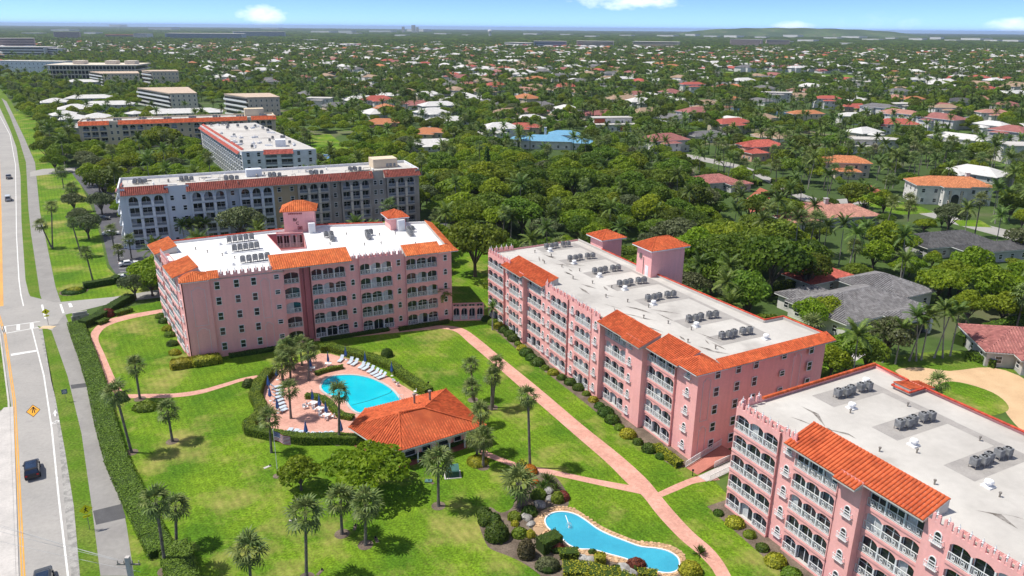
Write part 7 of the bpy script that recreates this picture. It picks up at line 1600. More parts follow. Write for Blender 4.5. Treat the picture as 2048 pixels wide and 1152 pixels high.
sheet('front_lawn', GP([(1730, 400), (1820, 405), (1870, 425), (1800, 430), (1740, 412)]), .016, LAWN); sheet('front_lawn', GP([(1905, 440), (1960, 440), (1985, 455), (1920, 452)]), .016, LAWN); hedge('hedge', GP([(1400, 340), (1440, 352), (1520, 372)]), 2.5, 2.0, 'low clipped hedge along the drive of the rose grey roof', HEDGE, 7, .35); hedge('hedge', GP([(1525, 395), (1600, 385), (1590, 362), (1545, 368)]), 2.5, 2.0, 'bright square hedge framing a small lawn by the street', HEDGE, 7, .35); hedge('hedge', GP([(1910, 198), (2030, 203)]), 5, 4, 'long bright clipped hedge in front of an orange roof far right', HEDGE, 3, .6)
for i, (x, y, c_, n_) in enumerate(((196, 402, (.6, .6, .6), 'silver'), (204, 440, (.08, .09, .11), 'dark'), (222, 470, (.72, .72, .72), 'white'), (246, 560, (.7, .7, .7), 'white'), (300, 540, (.10, .10, .12), 'dark'))): car('sedan', f'{n_} car, {ORD[i]} from the far end of the car park', G(x, y), R(20), c_, 'sedan', group='cars in the car park')
car('sedan', 'white car parked on the red drive before the cream house', G(1718, 378), R(170), (.75, .75, .75), 'sedan'); car('sedan', 'white car nose down on the red brick drive by the street', G(1515, 396), R(80), (.75, .75, .75), 'sedan'); car('van', 'pale car beside the cream house garage', G(1690, 385), R(90), (.2, .2, .2), 'suv')
sheet('canal', GP([(1420, 205), (1560, 222), (1640, 226), (1760, 236), (1900, 262), (1960, 280), (2100, 300), (2100, 318), (1930, 290), (1860, 272), (1740, 245), (1620, 234), (1540, 230), (1420, 212)]), .012, CANAL); sheet('golf_lawn', GP([(1430, 143), (1560, 148), (1690, 150), (1740, 155), (1560, 156), (1440, 150)]), .014, LAWN)
sheet('grove_lawn', GP([(600, 270), (660, 268), (700, 300), (640, 302), (600, 290)]), .012, LAWN); sheet('grove_lawn', GP([(900, 500), (960, 480), (1000, 560), (960, 640), (905, 640)]), .011, LAWN); sheet('yard_lawn', GP([(1560, 640), (1690, 590), (1760, 640), (1690, 760), (1600, 760)]), .011, LAWN); sheet('yard_lawn', GP([(1700, 720), (1900, 700), (2060, 720), (2060, 745), (1800, 750)]), .012, VERGE)
# ------------------------------------------------------------------ trees set by hand
def in_poly(P, X, Y):
    ins = np.zeros(X.shape, bool); n = len(P)
    for i in range(n):
        x1, y1, x2, y2 = P[i][0], P[i][1], P[i - 1][0], P[i - 1][1]
        if y1 == y2: continue
        ins ^= ((y1 > Y) != (y2 > Y)) & (X < (x2 - x1) * (Y - y1) / (y2 - y1) + x1)
    return ins
HT = [((950, 553), 'oak_b', 1.45, 'great spreading tree with thick trunk between two pink blocks'), ((327, 306), 'bright_a', 1.75, 'big round umbrella shaped tree in front of the cream block'),
      ((330, 575), 'bright_b', 1.0, 'bright tree at the corner of the left pink block by the side street'), ((305, 592), 'bright_b', .8, 'smaller bright tree beside the side street at the pink block'), ((272, 598), 'olive_a', .7, 'white flowering shrub tree over the side street hedge'),
      ((150, 425), 'olive_a', .85, 'grey olive tree on the grass strip behind two crossed palms'), ((178, 478), 'olive_a', 1.0, 'larger grey olive tree on the grass strip near the car park'), ((160, 455), 'olive_a', .75, 'small olive tree between the two larger ones on the strip'),
      ((487, 488), 'olive_a', 1.35, 'wide olive tree in front of the blue grey arcades'), ((690, 440), 'olive_a', 1.25, 'left clipped olive tree before the bare tan block'), ((745, 440), 'olive_a', 1.25, 'right clipped olive tree before the bare tan block'), ((200, 385), 'oak_a', 1.0, 'dark round tree at the edge of the car park'),
      ((112, 345), 'bright_a', .95, 'bright tree by the path near the side entrance'), ((95, 322), 'oak_b', 1.0, 'dark spreading tree over the path entrance'), ((175, 338), 'olive_a', 1.0, 'grey tree beside the car park lane'), ((1770, 718), 'olive_a', 1.05, 'grey green tree in front of the grey tiled roof'),
      ((1652, 652), 'bright_b', .75, 'bright tree at the porch of the grey roofed house'), ((1620, 660), 'bright_b', .8, 'bright tree behind the corner of the long pink block'), ((1690, 745), 'oak_c', .8, 'dense green tree between the last two pink blocks'), ((1730, 752), 'oak_c', .75, 'dense green tree right of the gap between pink blocks'), ((1660, 755), 'bright_b', .7, 'bright green tree in the gap between pink blocks'), ((1600, 745), 'oak_c', .7, 'low dense tree hard behind the long pink block'),
      ((1540, 592), 'oak_b', 1.5, 'big dark tree behind the tall stair tower, before the half hidden orange roof'), ((1612, 588), 'oak_c', 1.05, 'dark tree right of the big one before the half hidden orange roof'), ((1430, 560), 'oak_a', 1.35, 'broad dark tree just right of the tall stair tower'),
      ((212, 402), 'oak_a', 1.15, 'dark round tree inside the car park lane'), ((188, 352), 'olive_a', 1.15, 'wide grey tree over the car park entrance'), ((130, 332), 'oak_b', 1.1, 'dark spreading tree where the path meets the side entrance'), ((165, 318), 'bright_a', 1.1, 'bright umbrella tree beyond the car park entrance'), ((222, 362), 'bright_b', 1.0, 'bright round tree behind the car park lane'), ((262, 352), 'bright_a', 1.15, 'bright wide tree behind the arcaded block at the left'), ((330, 342), 'bright_a', 1.2, 'bright wide tree behind the arcaded block, right of the first'), ((400, 338), 'bright_b', 1.1, 'bright tree behind the arcaded block near the coral roof edge'),
      ((120, 315), 'oak_a', 1.2, 'full dark tree beside the path, beyond the side entrance'), ((185, 372), 'bright_b', 1.05, 'bright full tree between the car park lane and grass strip'), ((205, 430), 'olive_a', 1.0, 'grey tree between the grass strip and the parked cars'), ((300, 572), 'bright_a', .9, 'bright wide tree beside the white parked car at the street'),
      ((975, 395), 'pine', 1.2, 'dark column shaped pine rising from the grove')]
MANUAL = []
for (x, y), k, s, lab in HT:
    p = G(x, y); tree(k, p, s, lab); MANUAL.append((p.x, p.y, PROTO[k][2] * s * .8))
HP = [((105, 497), (103, 414), 'fan', 'upright dark fan palm of the crossing pair by the path', 1.15), ((103, 495), (82, 450), 'fan', 'leaning dark fan palm of the crossing pair by the path', 1.2), ((186, 562), (172, 508), 'fan', 'leaning fan palm near the square dark hedge', 1.1), ((163, 512), (144, 447), 'fan', 'tall leaning fan palm at the olive trees', 1.0), ((228, 495), (222, 460), 'fan', 'fan palm at the car park corner, left one', 1.1), ((238, 522), (236, 500), 'fan', 'short fan palm beside the white parked car', 1.1), ((263, 517), (258, 480), 'fan', 'fan palm standing over the white parked car', 1.1),
      ((148, 402), (143, 378), 'fan', 'shaggy palm by the car park lane, nearer one', 1.6), ((128, 378), (122, 345), 'fan', 'shaggy palm by the car park lane, farther one', 1.6), ((548, 455), (542, 412), 'fan', 'fan palm in front of the last blue grey arcade', 1.3), ((645, 448), (648, 392), 'fan', 'slim fan palm in front of the bare tan arcade', 1.2), ((790, 447), (785, 412), 'fan', 'fan palm beside the boom lift', 1.3), ((1890, 815), (1878, 765), 'fan', 'fan palm in the oval lawn behind the nearest pink block', 1.1)]
for b_, c_, k, lab, s_ in HP: lawn_palm(b_, c_, lab, s_, fr=False, ringr=0, group=None)
for i, (x, y, h) in enumerate(((1765, 725, 6), (1790, 728, 7), (1818, 722, 8), (1832, 722, 9), (1842, 720, 9), (1868, 716, 9), (1885, 716, 10), (1900, 712, 9))):
    o = palm('feather', G(x, y), h, f'{ORD[i]} pale trunked feather palm from the left in the clump by the sandy drive', 'pale trunked palms by the sandy drive', 1.1); fix_lean(o, Vector(((i % 3 - .6) * .16, .1, 1)))
for i, (x, y) in enumerate(((370, 492), (385, 490), (400, 488), (415, 486))): palm('feather', G(x, y), 6, f'{ORD[i]} dark feather palm from the left before the blue grey arcades', 'feather palms before the blue grey arcades', 1.1)
for (x, y), lab, s_ in (((1375, 372), 'silver blue fan palm beside the rose grey roof', 1.5), ((1745, 318), 'silver blue fan palm right of the light orange roof', 1.5)): palm('silver', G(x, y), 4.5, lab, None, s_)

LANDM = [(x, y, n) for (px, py), n in (((1725, 600), 'the grey tiled house'), ((2030, 685), 'the rose roofed house'), ((1668, 424), 'the pale pink roof'), ((1905, 478), 'the dark slate roof'), ((1897, 380), 'the white mansion'), ((1692, 335), 'the cream house with car'), ((1525, 300), 'the pink turret villa'), ((1425, 365), 'the rose grey roof'), ((1650, 545), 'the half hidden orange roof'), ((1112, 290), 'the blue roofed house'), ((1218, 258), 'the flat modern house'), ((1790, 256), 'the broad red orange roof'), ((2052, 315), 'the white cube house'), ((1612, 236), 'the cream canal house'), ((1655, 205), 'the red roofed terrace house'), ((1890, 225), 'the tan roofed mansion'), ((830, 215), 'the pale red villa'), ((1040, 155), 'the large pale mansion'), ((865, 290), 'the low white grove house'), ((640, 205), 'the flat white house'), ((1345, 560), 'the tall stair tower'), ((1180, 480), 'the small stair tower'), ((840, 430), 'the bare tan block'), ((660, 335), 'the blue court'), ((325, 300), 'the cream block'), ((500, 350), 'the cluttered white roof'), ((170, 400), 'the car park'), ((130, 250), 'the white villas'), ((540, 230), 'the taupe block'), ((345, 222), 'the tan block'), ((100, 157), 'the office building'), ((1560, 390), 'the red brick drive'), ((1000, 400), 'the dark pine'), ((930, 545), 'the great spreading tree'), ((1700, 745), 'the gap between pink blocks'), ((1900, 800), 'the oval lawn'), ((1480, 148), 'the golf lawn'), ((1384, 175), 'the arcaded tower house'), ((940, 140), 'the long red roof'), ((1180, 380), 'the middle of the grove'), ((1300, 430), 'the near side of the grove'))
         for x, y in [tuple(G(px, py).xy)]]
_rank = {}
def where(x, y, kind):
    lx, ly, n = min(LANDM, key=lambda l: (l[0] - x) ** 2 + (l[1] - y) ** 2); d = math.hypot(lx, ly); ux, uy = lx / d, ly / d; a = (x - lx) * ux + (y - ly) * uy; l = (x - lx) * uy - (y - ly) * ux
    s_ = ('behind' if a > 0 else 'in front of') if abs(a) > abs(l) else ('right of' if l > 0 else 'left of'); k = (kind, s_, n); _rank[k] = _rank.get(k, 0) + 1
    return f'{ORD[min(_rank[k], 57) - 1]} nearest {kind} {s_} {n}'
# ------------------------------------------------------------------ scattered houses of the suburb
wpoly = lambda pts: [(p.x, p.y) for p in GP(pts)]
M2 = lambda M, pts: [((M @ Vector((x, y, 0))).x, (M @ Vector((x, y, 0))).y) for x, y in pts]
RESORT = wpoly([(-600, 1400), (-900, 700), (-900, 300), (-90, 140), (8, 180), (30, 215), (62, 245), (95, 310), (140, 350), (215, 440), (240, 560), (320, 600), (330, 640), (905, 655), (985, 655), (1460, 1060), (1700, 1500)])
FOOT = [M2(MBL, [(-3, -6), (68, -6), (68, 29), (-4, 25)]), M2(MCL, [(-4, -6), (60, -6), (60, 30), (-4, 30)]), M2(MAL, [(-9, -4), (57, -4), (60, 28), (30, 37), (-9, 33)]), M2(MG, [(-3, -24), (88, -24), (88, 20), (-3, 20)]), M2(MK, [(-3, -9), (99, -9), (99, 20), (-3, 20)]), [(p.x, p.y) for p in (MWI @ Vector((-5, -22, 0)), MWI @ Vector((LW + 4, -20, 0)), MWI @ Vector((q2.x + 3, q2.y + 3, 0)), MWI @ Vector((q1.x - 6, q1.y + 3, 0)))],
        wpoly([(135, 335), (205, 335), (225, 380), (240, 420), (275, 505), (330, 490), (410, 500), (345, 570), (250, 560), (232, 548), (205, 470), (175, 400)]), wpoly([(618, 320), (634, 302), (690, 301), (710, 322)]),
        wpoly([(1330, 298), (1480, 328), (1560, 363), (1640, 396), (1760, 393), (1900, 430), (2100, 478), (2100, 505), (1900, 450), (1760, 412), (1640, 416), (1560, 382), (1480, 344), (1330, 312)]), wpoly([(1490, 400), (1520, 370), (1550, 385), (1530, 425), (1500, 428)]), wpoly([(1680, 385), (1740, 368), (1775, 385), (1750, 402)]),
        wpoly([(1790, 745), (1900, 730), (2080, 740), (2200, 1000), (2000, 900), (1850, 790)]), wpoly([(1420, 205), (1560, 222), (1760, 236), (1960, 280), (2100, 300), (2100, 320), (1930, 292), (1740, 247), (1540, 232), (1420, 213)]), wpoly([(1430, 142), (1690, 148), (1745, 155), (1700, 162), (1440, 156)]), wpoly([(1720, 400), (1820, 402), (1870, 425), (1800, 432)]), wpoly([(1900, 438), (1960, 438), (1990, 458), (1915, 455)]), wpoly([(600, 272), (680, 270), (705, 300), (640, 302)]),
        wpoly([(1480, 600), (1610, 570), (1700, 690), (1700, 735), (1570, 690)]), wpoly([(1680, 690), (1850, 705), (2060, 700), (2060, 760), (1780, 760)]), wpoly([(900, 490), (960, 480), (985, 600), (960, 650), (900, 650)])]
WOODS = wpoly([(850, 470), (845, 330), (960, 300), (1160, 335), (1330, 325), (1420, 420), (1650, 540), (1560, 610), (1450, 600), (1290, 500), (1150, 468), (960, 480)])
LEFTB = wpoly([(0, 210), (0, 110), (340, 110), (420, 170), (570, 180), (850, 300), (860, 470), (200, 560), (60, 240)])
r = np.random.default_rng(11); hs = []
rot = R(28); cs, sn = math.cos(rot), math.sin(rot)
yy = np.arange(-2200, 3600, 34.0); xx = np.arange(-3200, 3600, 30.0)
XX, YY = np.meshgrid(xx, yy); XX = XX + r.uniform(-7, 7, XX.shape); YY = YY + r.uniform(-6, 6, YY.shape)
HX, HY = (XX * cs - YY * sn).ravel(), (XX * sn + YY * cs).ravel()
k = (HY > 175) & (np.abs(HX) < HY * .74 + 30) & (HY < 2700) & (r.random(HX.shape) < np.select([HY < 420, HY < 700, HY < 1100], [.30, .44, .54], .60))
for P in [RESORT, WOODS, LEFTB] + FOOT: k &= ~in_poly(P, HX, HY)
for (x, y, rr_, cl) in OCC:
    d = math.hypot(x, y); ux, uy = -x / d, -y / d; a = (HX - x) * ux + (HY - y) * uy; l = np.abs((HX - x) * uy - (HY - y) * ux)
    k &= ~(((HX - x) ** 2 + (HY - y) ** 2 < (rr_ + 14) ** 2) | ((a > 0) & (a < cl) & (l < rr_ * .8)))
HX, HY = HX[k], HY[k]; o_ = np.argsort(HY); HX, HY = HX[o_], HY[o_]
RM = [(TILE_WH, 'white'), (TILE_WH, 'white'), (TILE_WH, 'white'), (TILE_GY, 'grey'), (TILE_GY, 'grey'), (TILE_CO, 'red'), (TILE_RO, 'dusky rose'), (TILE_TN, 'tan'), (TILE_TN, 'tan'), (TILE_OR, 'orange'), (TILE_PK, 'pale pink'), (TILE_WH, 'white'), (TILE_TN, 'tan'), (TILE_GY, 'grey'), (ROOFW, 'flat white')]
NIND = 150; rs = random.Random(21)
far = MB(); FM = [TILE_WH, TILE_GY, TILE_CO, TILE_RO, TILE_TN, TILE_OR, WALLS[0]]
for i, (x, y) in enumerate(zip(HX, HY)):
    st = 2 if rs.random() < .33 else 1; L = rs.uniform(8.5, 14.5); D = rs.uniform(5.0, 7.4); hh = 3.1 * st + rs.uniform(0, .7); az = 62 + rs.choice((0, 90)) + rs.uniform(-6, 6)
    if i < NIND:
        rm, rn = rs.choice(RM); lab = where(x, y, f'{"two storey" if st == 2 else "low"} {rn} roofed house')
        house(0, 0, az, [(-L, -D, L, D, hh, st), (-L * .6, -D - rs.uniform(3, 6), L * rs.uniform(-.1, .3), -D + .1, hh * rs.uniform(.75, .95), st), (L * .35, D - .1, L * .95, D + rs.uniform(3, 7), hh * .85, 1)][:rs.choice((2, 3, 3))], rm, rs.choice(WALLS[:3] + WALLS[:1]), lab, hh, at_=(x, y, hh), flat=rm is ROOFW, clear=3 + hh * 1.5, rad=9, sides='fl', group='scattered houses of the far suburb', wdens=4.4)
    else:
        c, s = math.cos(R(90 - az)), math.sin(R(90 - az)); f = lambda u, v, z: (x + c * u - s * v, y + s * u + c * v, z); m_ = rs.choice((0, 0, 0, 0, 0, 0, 1, 2, 3, 4, 4, 5)); L *= 1.15
        q = [(-L, -D), (L, -D), (L, D), (-L, D)]
        for j in range(4): a, b = q[j], q[(j + 1) % 4]; far.poly([f(*a, 0), f(*b, 0), f(*b, hh), f(*a, hh)], 6)
        e = [f(u * 1.07, v * 1.1, hh) for u, v in q]; A, B = f(-L + D, 0, hh + D * .42), f(L - D, 0, hh + D * .42)
        far.poly([e[0], e[1], B, A], m_); far.poly([e[1], e[2], B], m_); far.poly([e[2], e[3], A, B], m_); far.poly([e[3], e[0], A], m_); w2 = rs.uniform(3, 5); l2 = rs.uniform(3, 6); x2 = rs.uniform(-.6, .4) * L; h2 = hh * rs.uniform(.7, 1)
        q = [(x2 - w2, -D - l2), (x2 + w2, -D - l2), (x2 + w2, -D), (x2 - w2, -D)]; C_ = f(x2, -D - l2 + w2, h2 + w2 * .42); C2 = f(x2, -D * .2, h2 + w2 * .42); e = [f(u - .3 if u < x2 else u + .3, v - (.4 if v < -D else 0), h2) for u, v in q]
        for j in (0, 1, 3): a, b = q[j], q[(j + 1) % 4]; far.poly([f(*a, 0), f(*b, 0), f(*b, h2), f(*a, h2)], 6)
        far.poly([e[0], e[1], C_], m_); far.poly([e[1], e[2], C2, C_], m_); far.poly([e[3], e[0], C_, C2], m_)
        OCC.append((x, y, 9, 24))
tag(far.build('distant_houses', FM), 'far off houses of the suburb reading as pale specks between trees', 'houses', kind='stuff')

# ------------------------------------------------------------------ far buildings under the horizon
FW = [mat('far_white_wall', (.72, .71, .69), .85), mat('far_tan_wall', (.70, .60, .45), .85), mat('far_blue_wall', (.44, .48, .54), .85), mat('far_pink_wall', (.66, .50, .44), .85)]
SLABS = []
def _fin(o, p, Wd, py): OCC.append((p.x, p.y, Wd * .55, Wd * .5 + 220)); SLABS.append((p.x, p.y, Wd * .6, Wd * .5 + (420 if py < 82 else 160))); return o
def slab(px, py, wpx, hpx, m_, label, D=None, roofm=None, group='far white buildings below the horizon', cat='building'):
    p = G(px, py); d = math.hypot(p.x, p.y); sc_ = math.sqrt(d * d + 3600) / FPX; Wd, H = wpx * sc_, hpx * sc_; az = math.atan2(p.x, p.y)
    o = thing('far_building', label, cat, (p.x, p.y, 0), -az + (rs.uniform(-.95, -.5) if m_ == 0 else rs.uniform(-.2, .1)), group); mb = MB(); mb.box(-Wd / 2, 0, 0, Wd / 2, D or Wd * .5, H); mb.build('wall', FW[m_], o)
    mb = MB(); mb.box(-Wd / 2 - .8, -.8, H + .01, Wd / 2 + .8, (D or Wd * .5) + .8, H + .9); mb.build('roof', roofm or ROOFW, o)
    nf = max(1, int(H / 4)); mb = MB()
    if m_ == 0 and hpx < 6: return _fin(o, p, Wd, py)
    for f in range(nf): mb.box(-Wd * .48, -.12, f * H / nf + H / nf * .3, Wd * .48, -.02, f * H / nf + H / nf * .75)
    mb.build('window_band', GLASS, o); OCC.append((p.x, p.y, Wd * .55, Wd * .5 + 220)); SLABS.append((p.x, p.y, Wd * .6, Wd * .5 + (420 if py < 82 else 160))); return o
slab(410, 78, 130, 9, 2, 'long dark blue grey slab building left of centre below the horizon', group=None); slab(520, 73, 90, 8, 2, 'second dark blue slab right of the long one below the horizon', group=None); slab(1190, 96, 70, 12, 1, 'wide tan warehouse building right of centre', group=None); slab(1100, 95, 62, 11, 2, 'grey office slab left of the wide tan building', group=None); slab(1310, 94, 85, 9, 1, 'long cream low building right of the wide tan one', group=None); slab(1030, 92, 64, 6, 0, 'long low white building left of the grey office slab', group=None); slab(1490, 93, 55, 12, 3, 'block of beige flats behind the golf lawn', group=None); slab(1555, 92, 40, 10, 3, 'second block of beige flats right of the first', group=None); slab(135, 78, 38, 11, 3, 'pink mid rise at the upper left', group=None); slab(250, 76, 60, 5, 3, 'long low red roofed terrace at the upper left', roofm=TILE_CO, group=None); slab(282, 78, 28, 9, 0, 'white mid rise right of the red roofed terrace', group=None); slab(30, 98, 60, 16, 3, 'brown pink resort block at the left edge', group=None); slab(40, 110, 80, 12, 0, 'white hotel wing at the left edge', group=None); slab(100, 110, 35, 10, 0, 'white cube hotel right of the hotel wing', group=None)
FARB = [(60, 66), (230, 50.8), (320, 57), (540, 56), (640, 63), (690, 64), (705, 66), (760, 62), (800, 70), (830, 61), (880, 66), (930, 69), (1060, 67), (1130, 68), (1180, 72), (1250, 70), (1330, 71), (1380, 70), (1420, 72), (1460, 73), (1520, 74), (1580, 72), (1640, 71), (1660, 75), (1700, 74), (1740, 78), (1780, 76), (1830, 79), (1870, 77), (1900, 80), (1940, 79), (1980, 81), (2020, 82), (1690, 88), (1560, 84), (1610, 82), (870, 84), (620, 80), (700, 90), (790, 98), (180, 66), (120, 60)]
for i, (x, y) in enumerate(sorted(FARB)): slab(x, y + 3, rs.uniform(16, 46), rs.uniform(2.4, 5.0), 0, f'{ORD[i]} low white commercial building from the left below the horizon', group='low white buildings below the horizon')
for x, y, w, hh, n_ in ((806, 66, 5, 11, 'left'), (826, 66, 7, 14, 'middle'), (834, 66, 5, 10, 'right')): slab(x, y, w, hh, 0, f'{n_} white tower of the small cluster on the horizon', group='white towers on the horizon')
p = G(980, 74); o = thing('water_tower', 'white water tower on the horizon at the centre', 'water tower', (p.x, p.y, 0)); sc_ = p.length / FPX; mb = MB(); mb.lathe([(2.5 * sc_, 0), (2.2 * sc_, 7 * sc_)], 12); mb.build('stem', FW[0], o); mb = MB(); mb.lathe([(2.2 * sc_, 7 * sc_), (4 * sc_, 8.5 * sc_), (4.2 * sc_, 11 * sc_), (3 * sc_, 13 * sc_), (0, 13.6 * sc_)], 14); mb.build('tank', FW[0], o)

# ------------------------------------------------------------------ trees of the suburb
def jitter(y0, y1, sp, half=.76, prob=1.0):
    ys = np.arange(y0, y1, sp); out = []
    for yv in ys:
        xs = np.arange(-yv * half - 20, yv * half + 20, sp); out.append(np.stack([xs + r.uniform(-sp * .45, sp * .45, xs.shape), yv + r.uniform(-sp * .45, sp * .45, xs.shape)], 1))
    P = np.concatenate(out); return P[r.random(len(P)) < prob]
pts = [jitter(118, 420, 7.4, prob=.80), jitter(420, 800, 8.6, prob=.80), jitter(800, 1700, 12.0, prob=.78), jitter(1700, 3600, 19.0, prob=.85)]
band = np.concatenate([np.full(len(p), i) for i, p in enumerate(pts)]); P = np.concatenate(pts); X, Y = P[:, 0], P[:, 1]
k = np.ones(len(P), bool); low = np.zeros(len(P), bool)
wood = in_poly(WOODS, X, Y); leftb = in_poly(LEFTB, X, Y)
for Q in [RESORT] + FOOT: k &= ~in_poly(Q, X, Y)
for (x, y, rr_, cl) in OCC:
    d = math.hypot(x, y); ux, uy = -x / d, -y / d; a = (X - x) * ux + (Y - y) * uy; l = np.abs((X - x) * uy - (Y - y) * ux)
    k &= ~((X - x) ** 2 + (Y - y) ** 2 < rr_ ** 2); low |= (a > 0) & (a < cl) & (l < rr_ * .75)
for x, y, m_ in MANUAL: k &= ~((X - x) ** 2 + (Y - y) ** 2 < m_ ** 2)
X, Y, wood, low, band, leftb = X[k], Y[k], wood[k], low[k], band[k], leftb[k]
u = r.random(len(X)); v0 = r.random(len(X)); n1 = np.sin(X * .021 + 1.3) * np.cos(Y * .017) + .5 * np.sin(X * .05 + Y * .043)
palmy = np.where(wood, u < .15, u < np.clip(.46 + .25 * n1, .12, .8)) & (~low | (u < .30)); palmy[leftb] &= u[leftb] < .22; rg = (X > 50) & (Y > 190) & (Y < 450) & ~wood; palmy |= rg & (u < .62) & ~low
thin = (X > 50) & (Y > 190) & (Y < 420) & ~wood; hide = (low & ((u < .16) | (band == 3))) | (thin & (v0 < .10)); X, Y, wood, low, band, palmy, u, leftb = [a[~hide] for a in (X, Y, wood, low, band, palmy, u, leftb)]
KEYS = ['oak_a', 'oak_b', 'oak_c', 'bright_a', 'bright_b', 'olive_a']
v = r.random(len(X)); ki = np.where(wood, np.select([v < .22, v < .44, v < .60, v < .76, v < .91], [0, 1, 2, 3, 4], 5), np.select([v < .22, v < .42, v < .60, v < .76, v < .93], [0, 1, 2, 3, 4], 5))
lb = leftb & (v < .6); ki[lb] = 3 + (v[lb] * 20).astype(int) % 2; kright = (X > 85) & (Y < 215) & (X > Y * .5); ki[kright & (v < .8)] = 3 + (v[kright & (v < .8)] * 10).astype(int) % 2; palmy[kright] &= u[kright] < .15
sc = np.where(wood, .62 + .85 * r.random(len(X)) ** 1.3, .55 + .62 * r.random(len(X))); sc = np.where(band == 2, sc * 1.25, np.where(band == 3, sc * 1.9, sc)); sc = np.where(low & (band < 3), np.where(Y < 300, .36, .26) + .18 * r.random(len(X)), sc); sc = np.where(leftb & ~low, np.minimum(sc, .95), sc)
order = np.argsort(Y); nb = npm = 0; rest = []
for i in order:
    x, y = X[i], Y[i]
    if palmy[i] and npm < 275 and Y[i] < 620:
        npm += 1; kd = 'feather' if u[i] * 97 % 1 < .6 else 'fan'; h = 6.5 + 6.5 * (u[i] * 131 % 1)
        o = palm(kd, (x, y, 0), h, where(x, y, 'arching feather palm' if kd == 'feather' else 'round headed fan palm'), 'feather palms of the suburb gardens' if kd == 'feather' else 'fan palms of the suburb gardens', 1.45)
        fix_lean(o, Vector((rs.uniform(-.1, .1), rs.uniform(-.1, .1), 1)))
    elif (not palmy[i]) and nb < 290:
        nb += 1; kk = KEYS[ki[i]]; w = {'o': 'dark', 'b': 'bright green'}[kk[0]] if kk != 'olive_a' else 'grey green'
        tree(kk, (x, y, 0), sc[i], where(x, y, f'{w} broadleaf tree' if not low[i] else f'low {w} bushy tree'), ('trees of the dense grove' if wood[i] else 'garden trees beyond the pink blocks') + f', {w}', sz=rs.uniform(.85, 1.1) if not low[i] else .9)
    else: rest.append(i)
# the far canopy: one mass, instanced on points
src = bpy.data.collections.new('canopy_sources'); names = []
def source(name, meshes):
    o = bpy.data.objects.new(name, meshes); src.objects.link(o)
for j, kk in enumerate(KEYS): source('a%d_canopy_tree' % j, PROTO[kk][1])
for j in range(3): source('b%d_canopy_feather_palm' % j, merge('tall_feather_palm_%d' % j, [(FEACROWN[j], Matrix.Translation((0, 0, 8.5)) @ Matrix.Scale(1.25, 4)), (CTRUNK, Matrix.Diagonal((1.3, 1.3, 8.5, 1)))], [COCO, PBARKL]) )
source('c0_canopy_fan_palm', merge('tall_fan_palm', [(FANCROWN[0], Matrix.Translation((0, 0, 7.5)) @ Matrix.Scale(1.25, 4)), (STRUNK[0], Matrix.Diagonal((1.2, 1.2, 7.5, 1)))], [SABAL, PBARK]))
rest = np.array(rest); n = len(rest); co = np.stack([X[rest], Y[rest], np.zeros(n)], 1)
idx = np.where(palmy[rest], 6 + (u[rest] * 113 % 1 * 4).astype(int).clip(0, 3), ki[rest]); scl = np.where(palmy[rest], np.where(band[rest] == 3, 1.8, np.where(band[rest] == 2, 1.4, 1.15)), sc[rest])
# beyond: flat forest to the horizon
co2 = []
for y0, y1, sp, s_ in ((3600, 6500, 46, 4.2), (6500, 12000, 120, 9.5), (12000, 25000, 300, 24)):
    q = jitter(y0, y1, sp, .74, .9); co2.append(np.concatenate([q, np.full((len(q), 1), s_)], 1))
co2 = np.concatenate(co2); kk2 = np.ones(len(co2), bool)
for (x, y, rr_, cl) in SLABS:
    d = math.hypot(x, y); ux, uy = -x / d, -y / d; a = (co2[:, 0] - x) * ux + (co2[:, 1] - y) * uy; l = np.abs((co2[:, 0] - x) * uy - (co2[:, 1] - y) * ux); kk2 &= ~((a > -rr_) & (a < cl) & (l < rr_))
co2 = co2[kk2]; m2 = len(co2)
co = np.concatenate([co, np.concatenate([co2[:, :2], np.zeros((m2, 1))], 1)]); idx = np.concatenate([idx, r.integers(0, 3, m2)]); zs_ = np.concatenate([np.minimum(scl, 1.1) * (.85 + .25 * r.random(n)), np.minimum(co2[:, 2], 1.0) * (.9 + .25 * r.random(m2))]); scl = np.concatenate([scl, co2[:, 2]])
me = bpy.data.meshes.new('distant_canopy'); me.vertices.add(len(co)); me.vertices.foreach_set('co', co.astype(np.float32).ravel())
for nm, ty, val in (('pick', 'INT', idx.astype(np.int32)), ('sxy', 'FLOAT', scl.astype(np.float32)), ('sz', 'FLOAT', zs_.astype(np.float32)), ('spin', 'FLOAT', (r.random(len(co)) * 6.28).astype(np.float32))):
    at = me.attributes.new(nm, ty, 'POINT'); at.data.foreach_set('value', val)
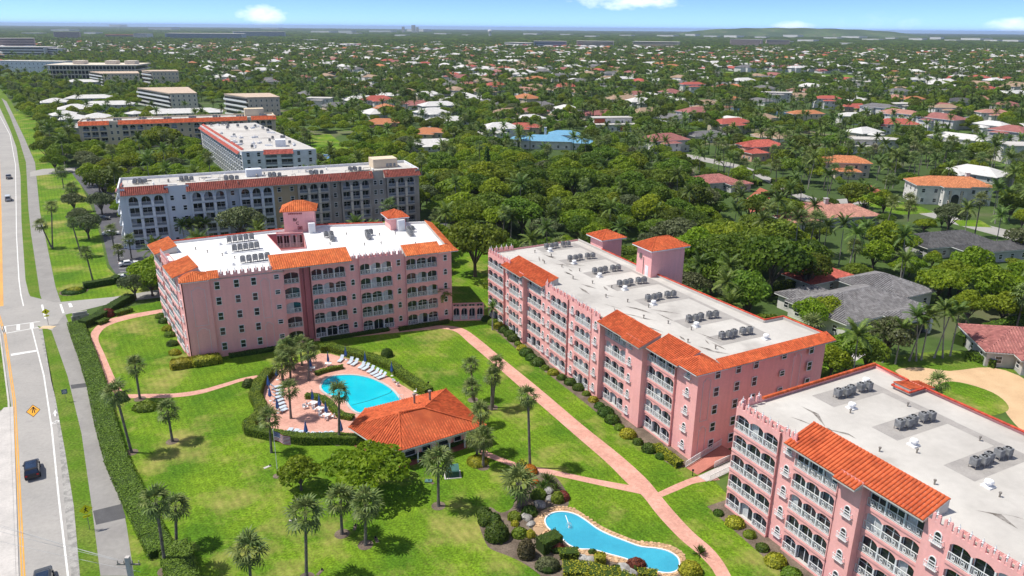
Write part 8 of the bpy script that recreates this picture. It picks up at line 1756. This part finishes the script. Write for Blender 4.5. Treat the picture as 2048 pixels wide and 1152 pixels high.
can = tag(put('distant_canopy', me), 'tree canopy of the far suburb reaching to the horizon', 'trees', kind='stuff')
ng = bpy.data.node_groups.new('scatter_canopy', 'GeometryNodeTree'); ng.interface.new_socket('Geometry', in_out='INPUT', socket_type='NodeSocketGeometry'); ng.interface.new_socket('Geometry', in_out='OUTPUT', socket_type='NodeSocketGeometry')
N = ng.nodes; gi, go = N.new('NodeGroupInput'), N.new('NodeGroupOutput'); ip = N.new('GeometryNodeInstanceOnPoints'); ci = N.new('GeometryNodeCollectionInfo')
ci.inputs['Collection'].default_value = src; ci.inputs['Separate Children'].default_value = True; ci.inputs['Reset Children'].default_value = True; ip.inputs['Pick Instance'].default_value = True
def na(nm, ty): a = N.new('GeometryNodeInputNamedAttribute'); a.data_type = ty; a.inputs[0].default_value = nm; return a.outputs[0]
L = ng.links; L.new(gi.outputs[0], ip.inputs['Points']); L.new(ci.outputs[0], ip.inputs['Instance']); L.new(na('pick', 'INT'), ip.inputs['Instance Index'])
cx = N.new('ShaderNodeCombineXYZ'); L.new(na('spin', 'FLOAT'), cx.inputs[2]); L.new(cx.outputs[0], ip.inputs['Rotation'])
cv = N.new('ShaderNodeCombineXYZ'); a = na('sxy', 'FLOAT'); L.new(a, cv.inputs[0]); L.new(a, cv.inputs[1]); L.new(na('sz', 'FLOAT'), cv.inputs[2]); L.new(cv.outputs[0], ip.inputs['Scale']); L.new(ip.outputs[0], go.inputs[0])
md = can.modifiers.new('scatter', 'NODES'); md.node_group = ng

# ------------------------------------------------------------------ haze
hz = MB(); hz.box(-27500, -600, -1.5, 27500, 27000, 97); vm = bpy.data.materials.new('haze'); vm.use_nodes = True; t = vm.node_tree; t.nodes.remove(t.nodes['Principled BSDF'])
pv = t.nodes.new('ShaderNodeVolumePrincipled'); pv.inputs['Color'].default_value = (.52, .64, .78, 1); pv.inputs['Density'].default_value = 6.0e-5; pv.inputs['Anisotropy'].default_value = .2
t.links.new(pv.outputs[0], t.nodes['Material Output'].inputs['Volume']); tag(hz.build('haze', vm), kind='stuff')
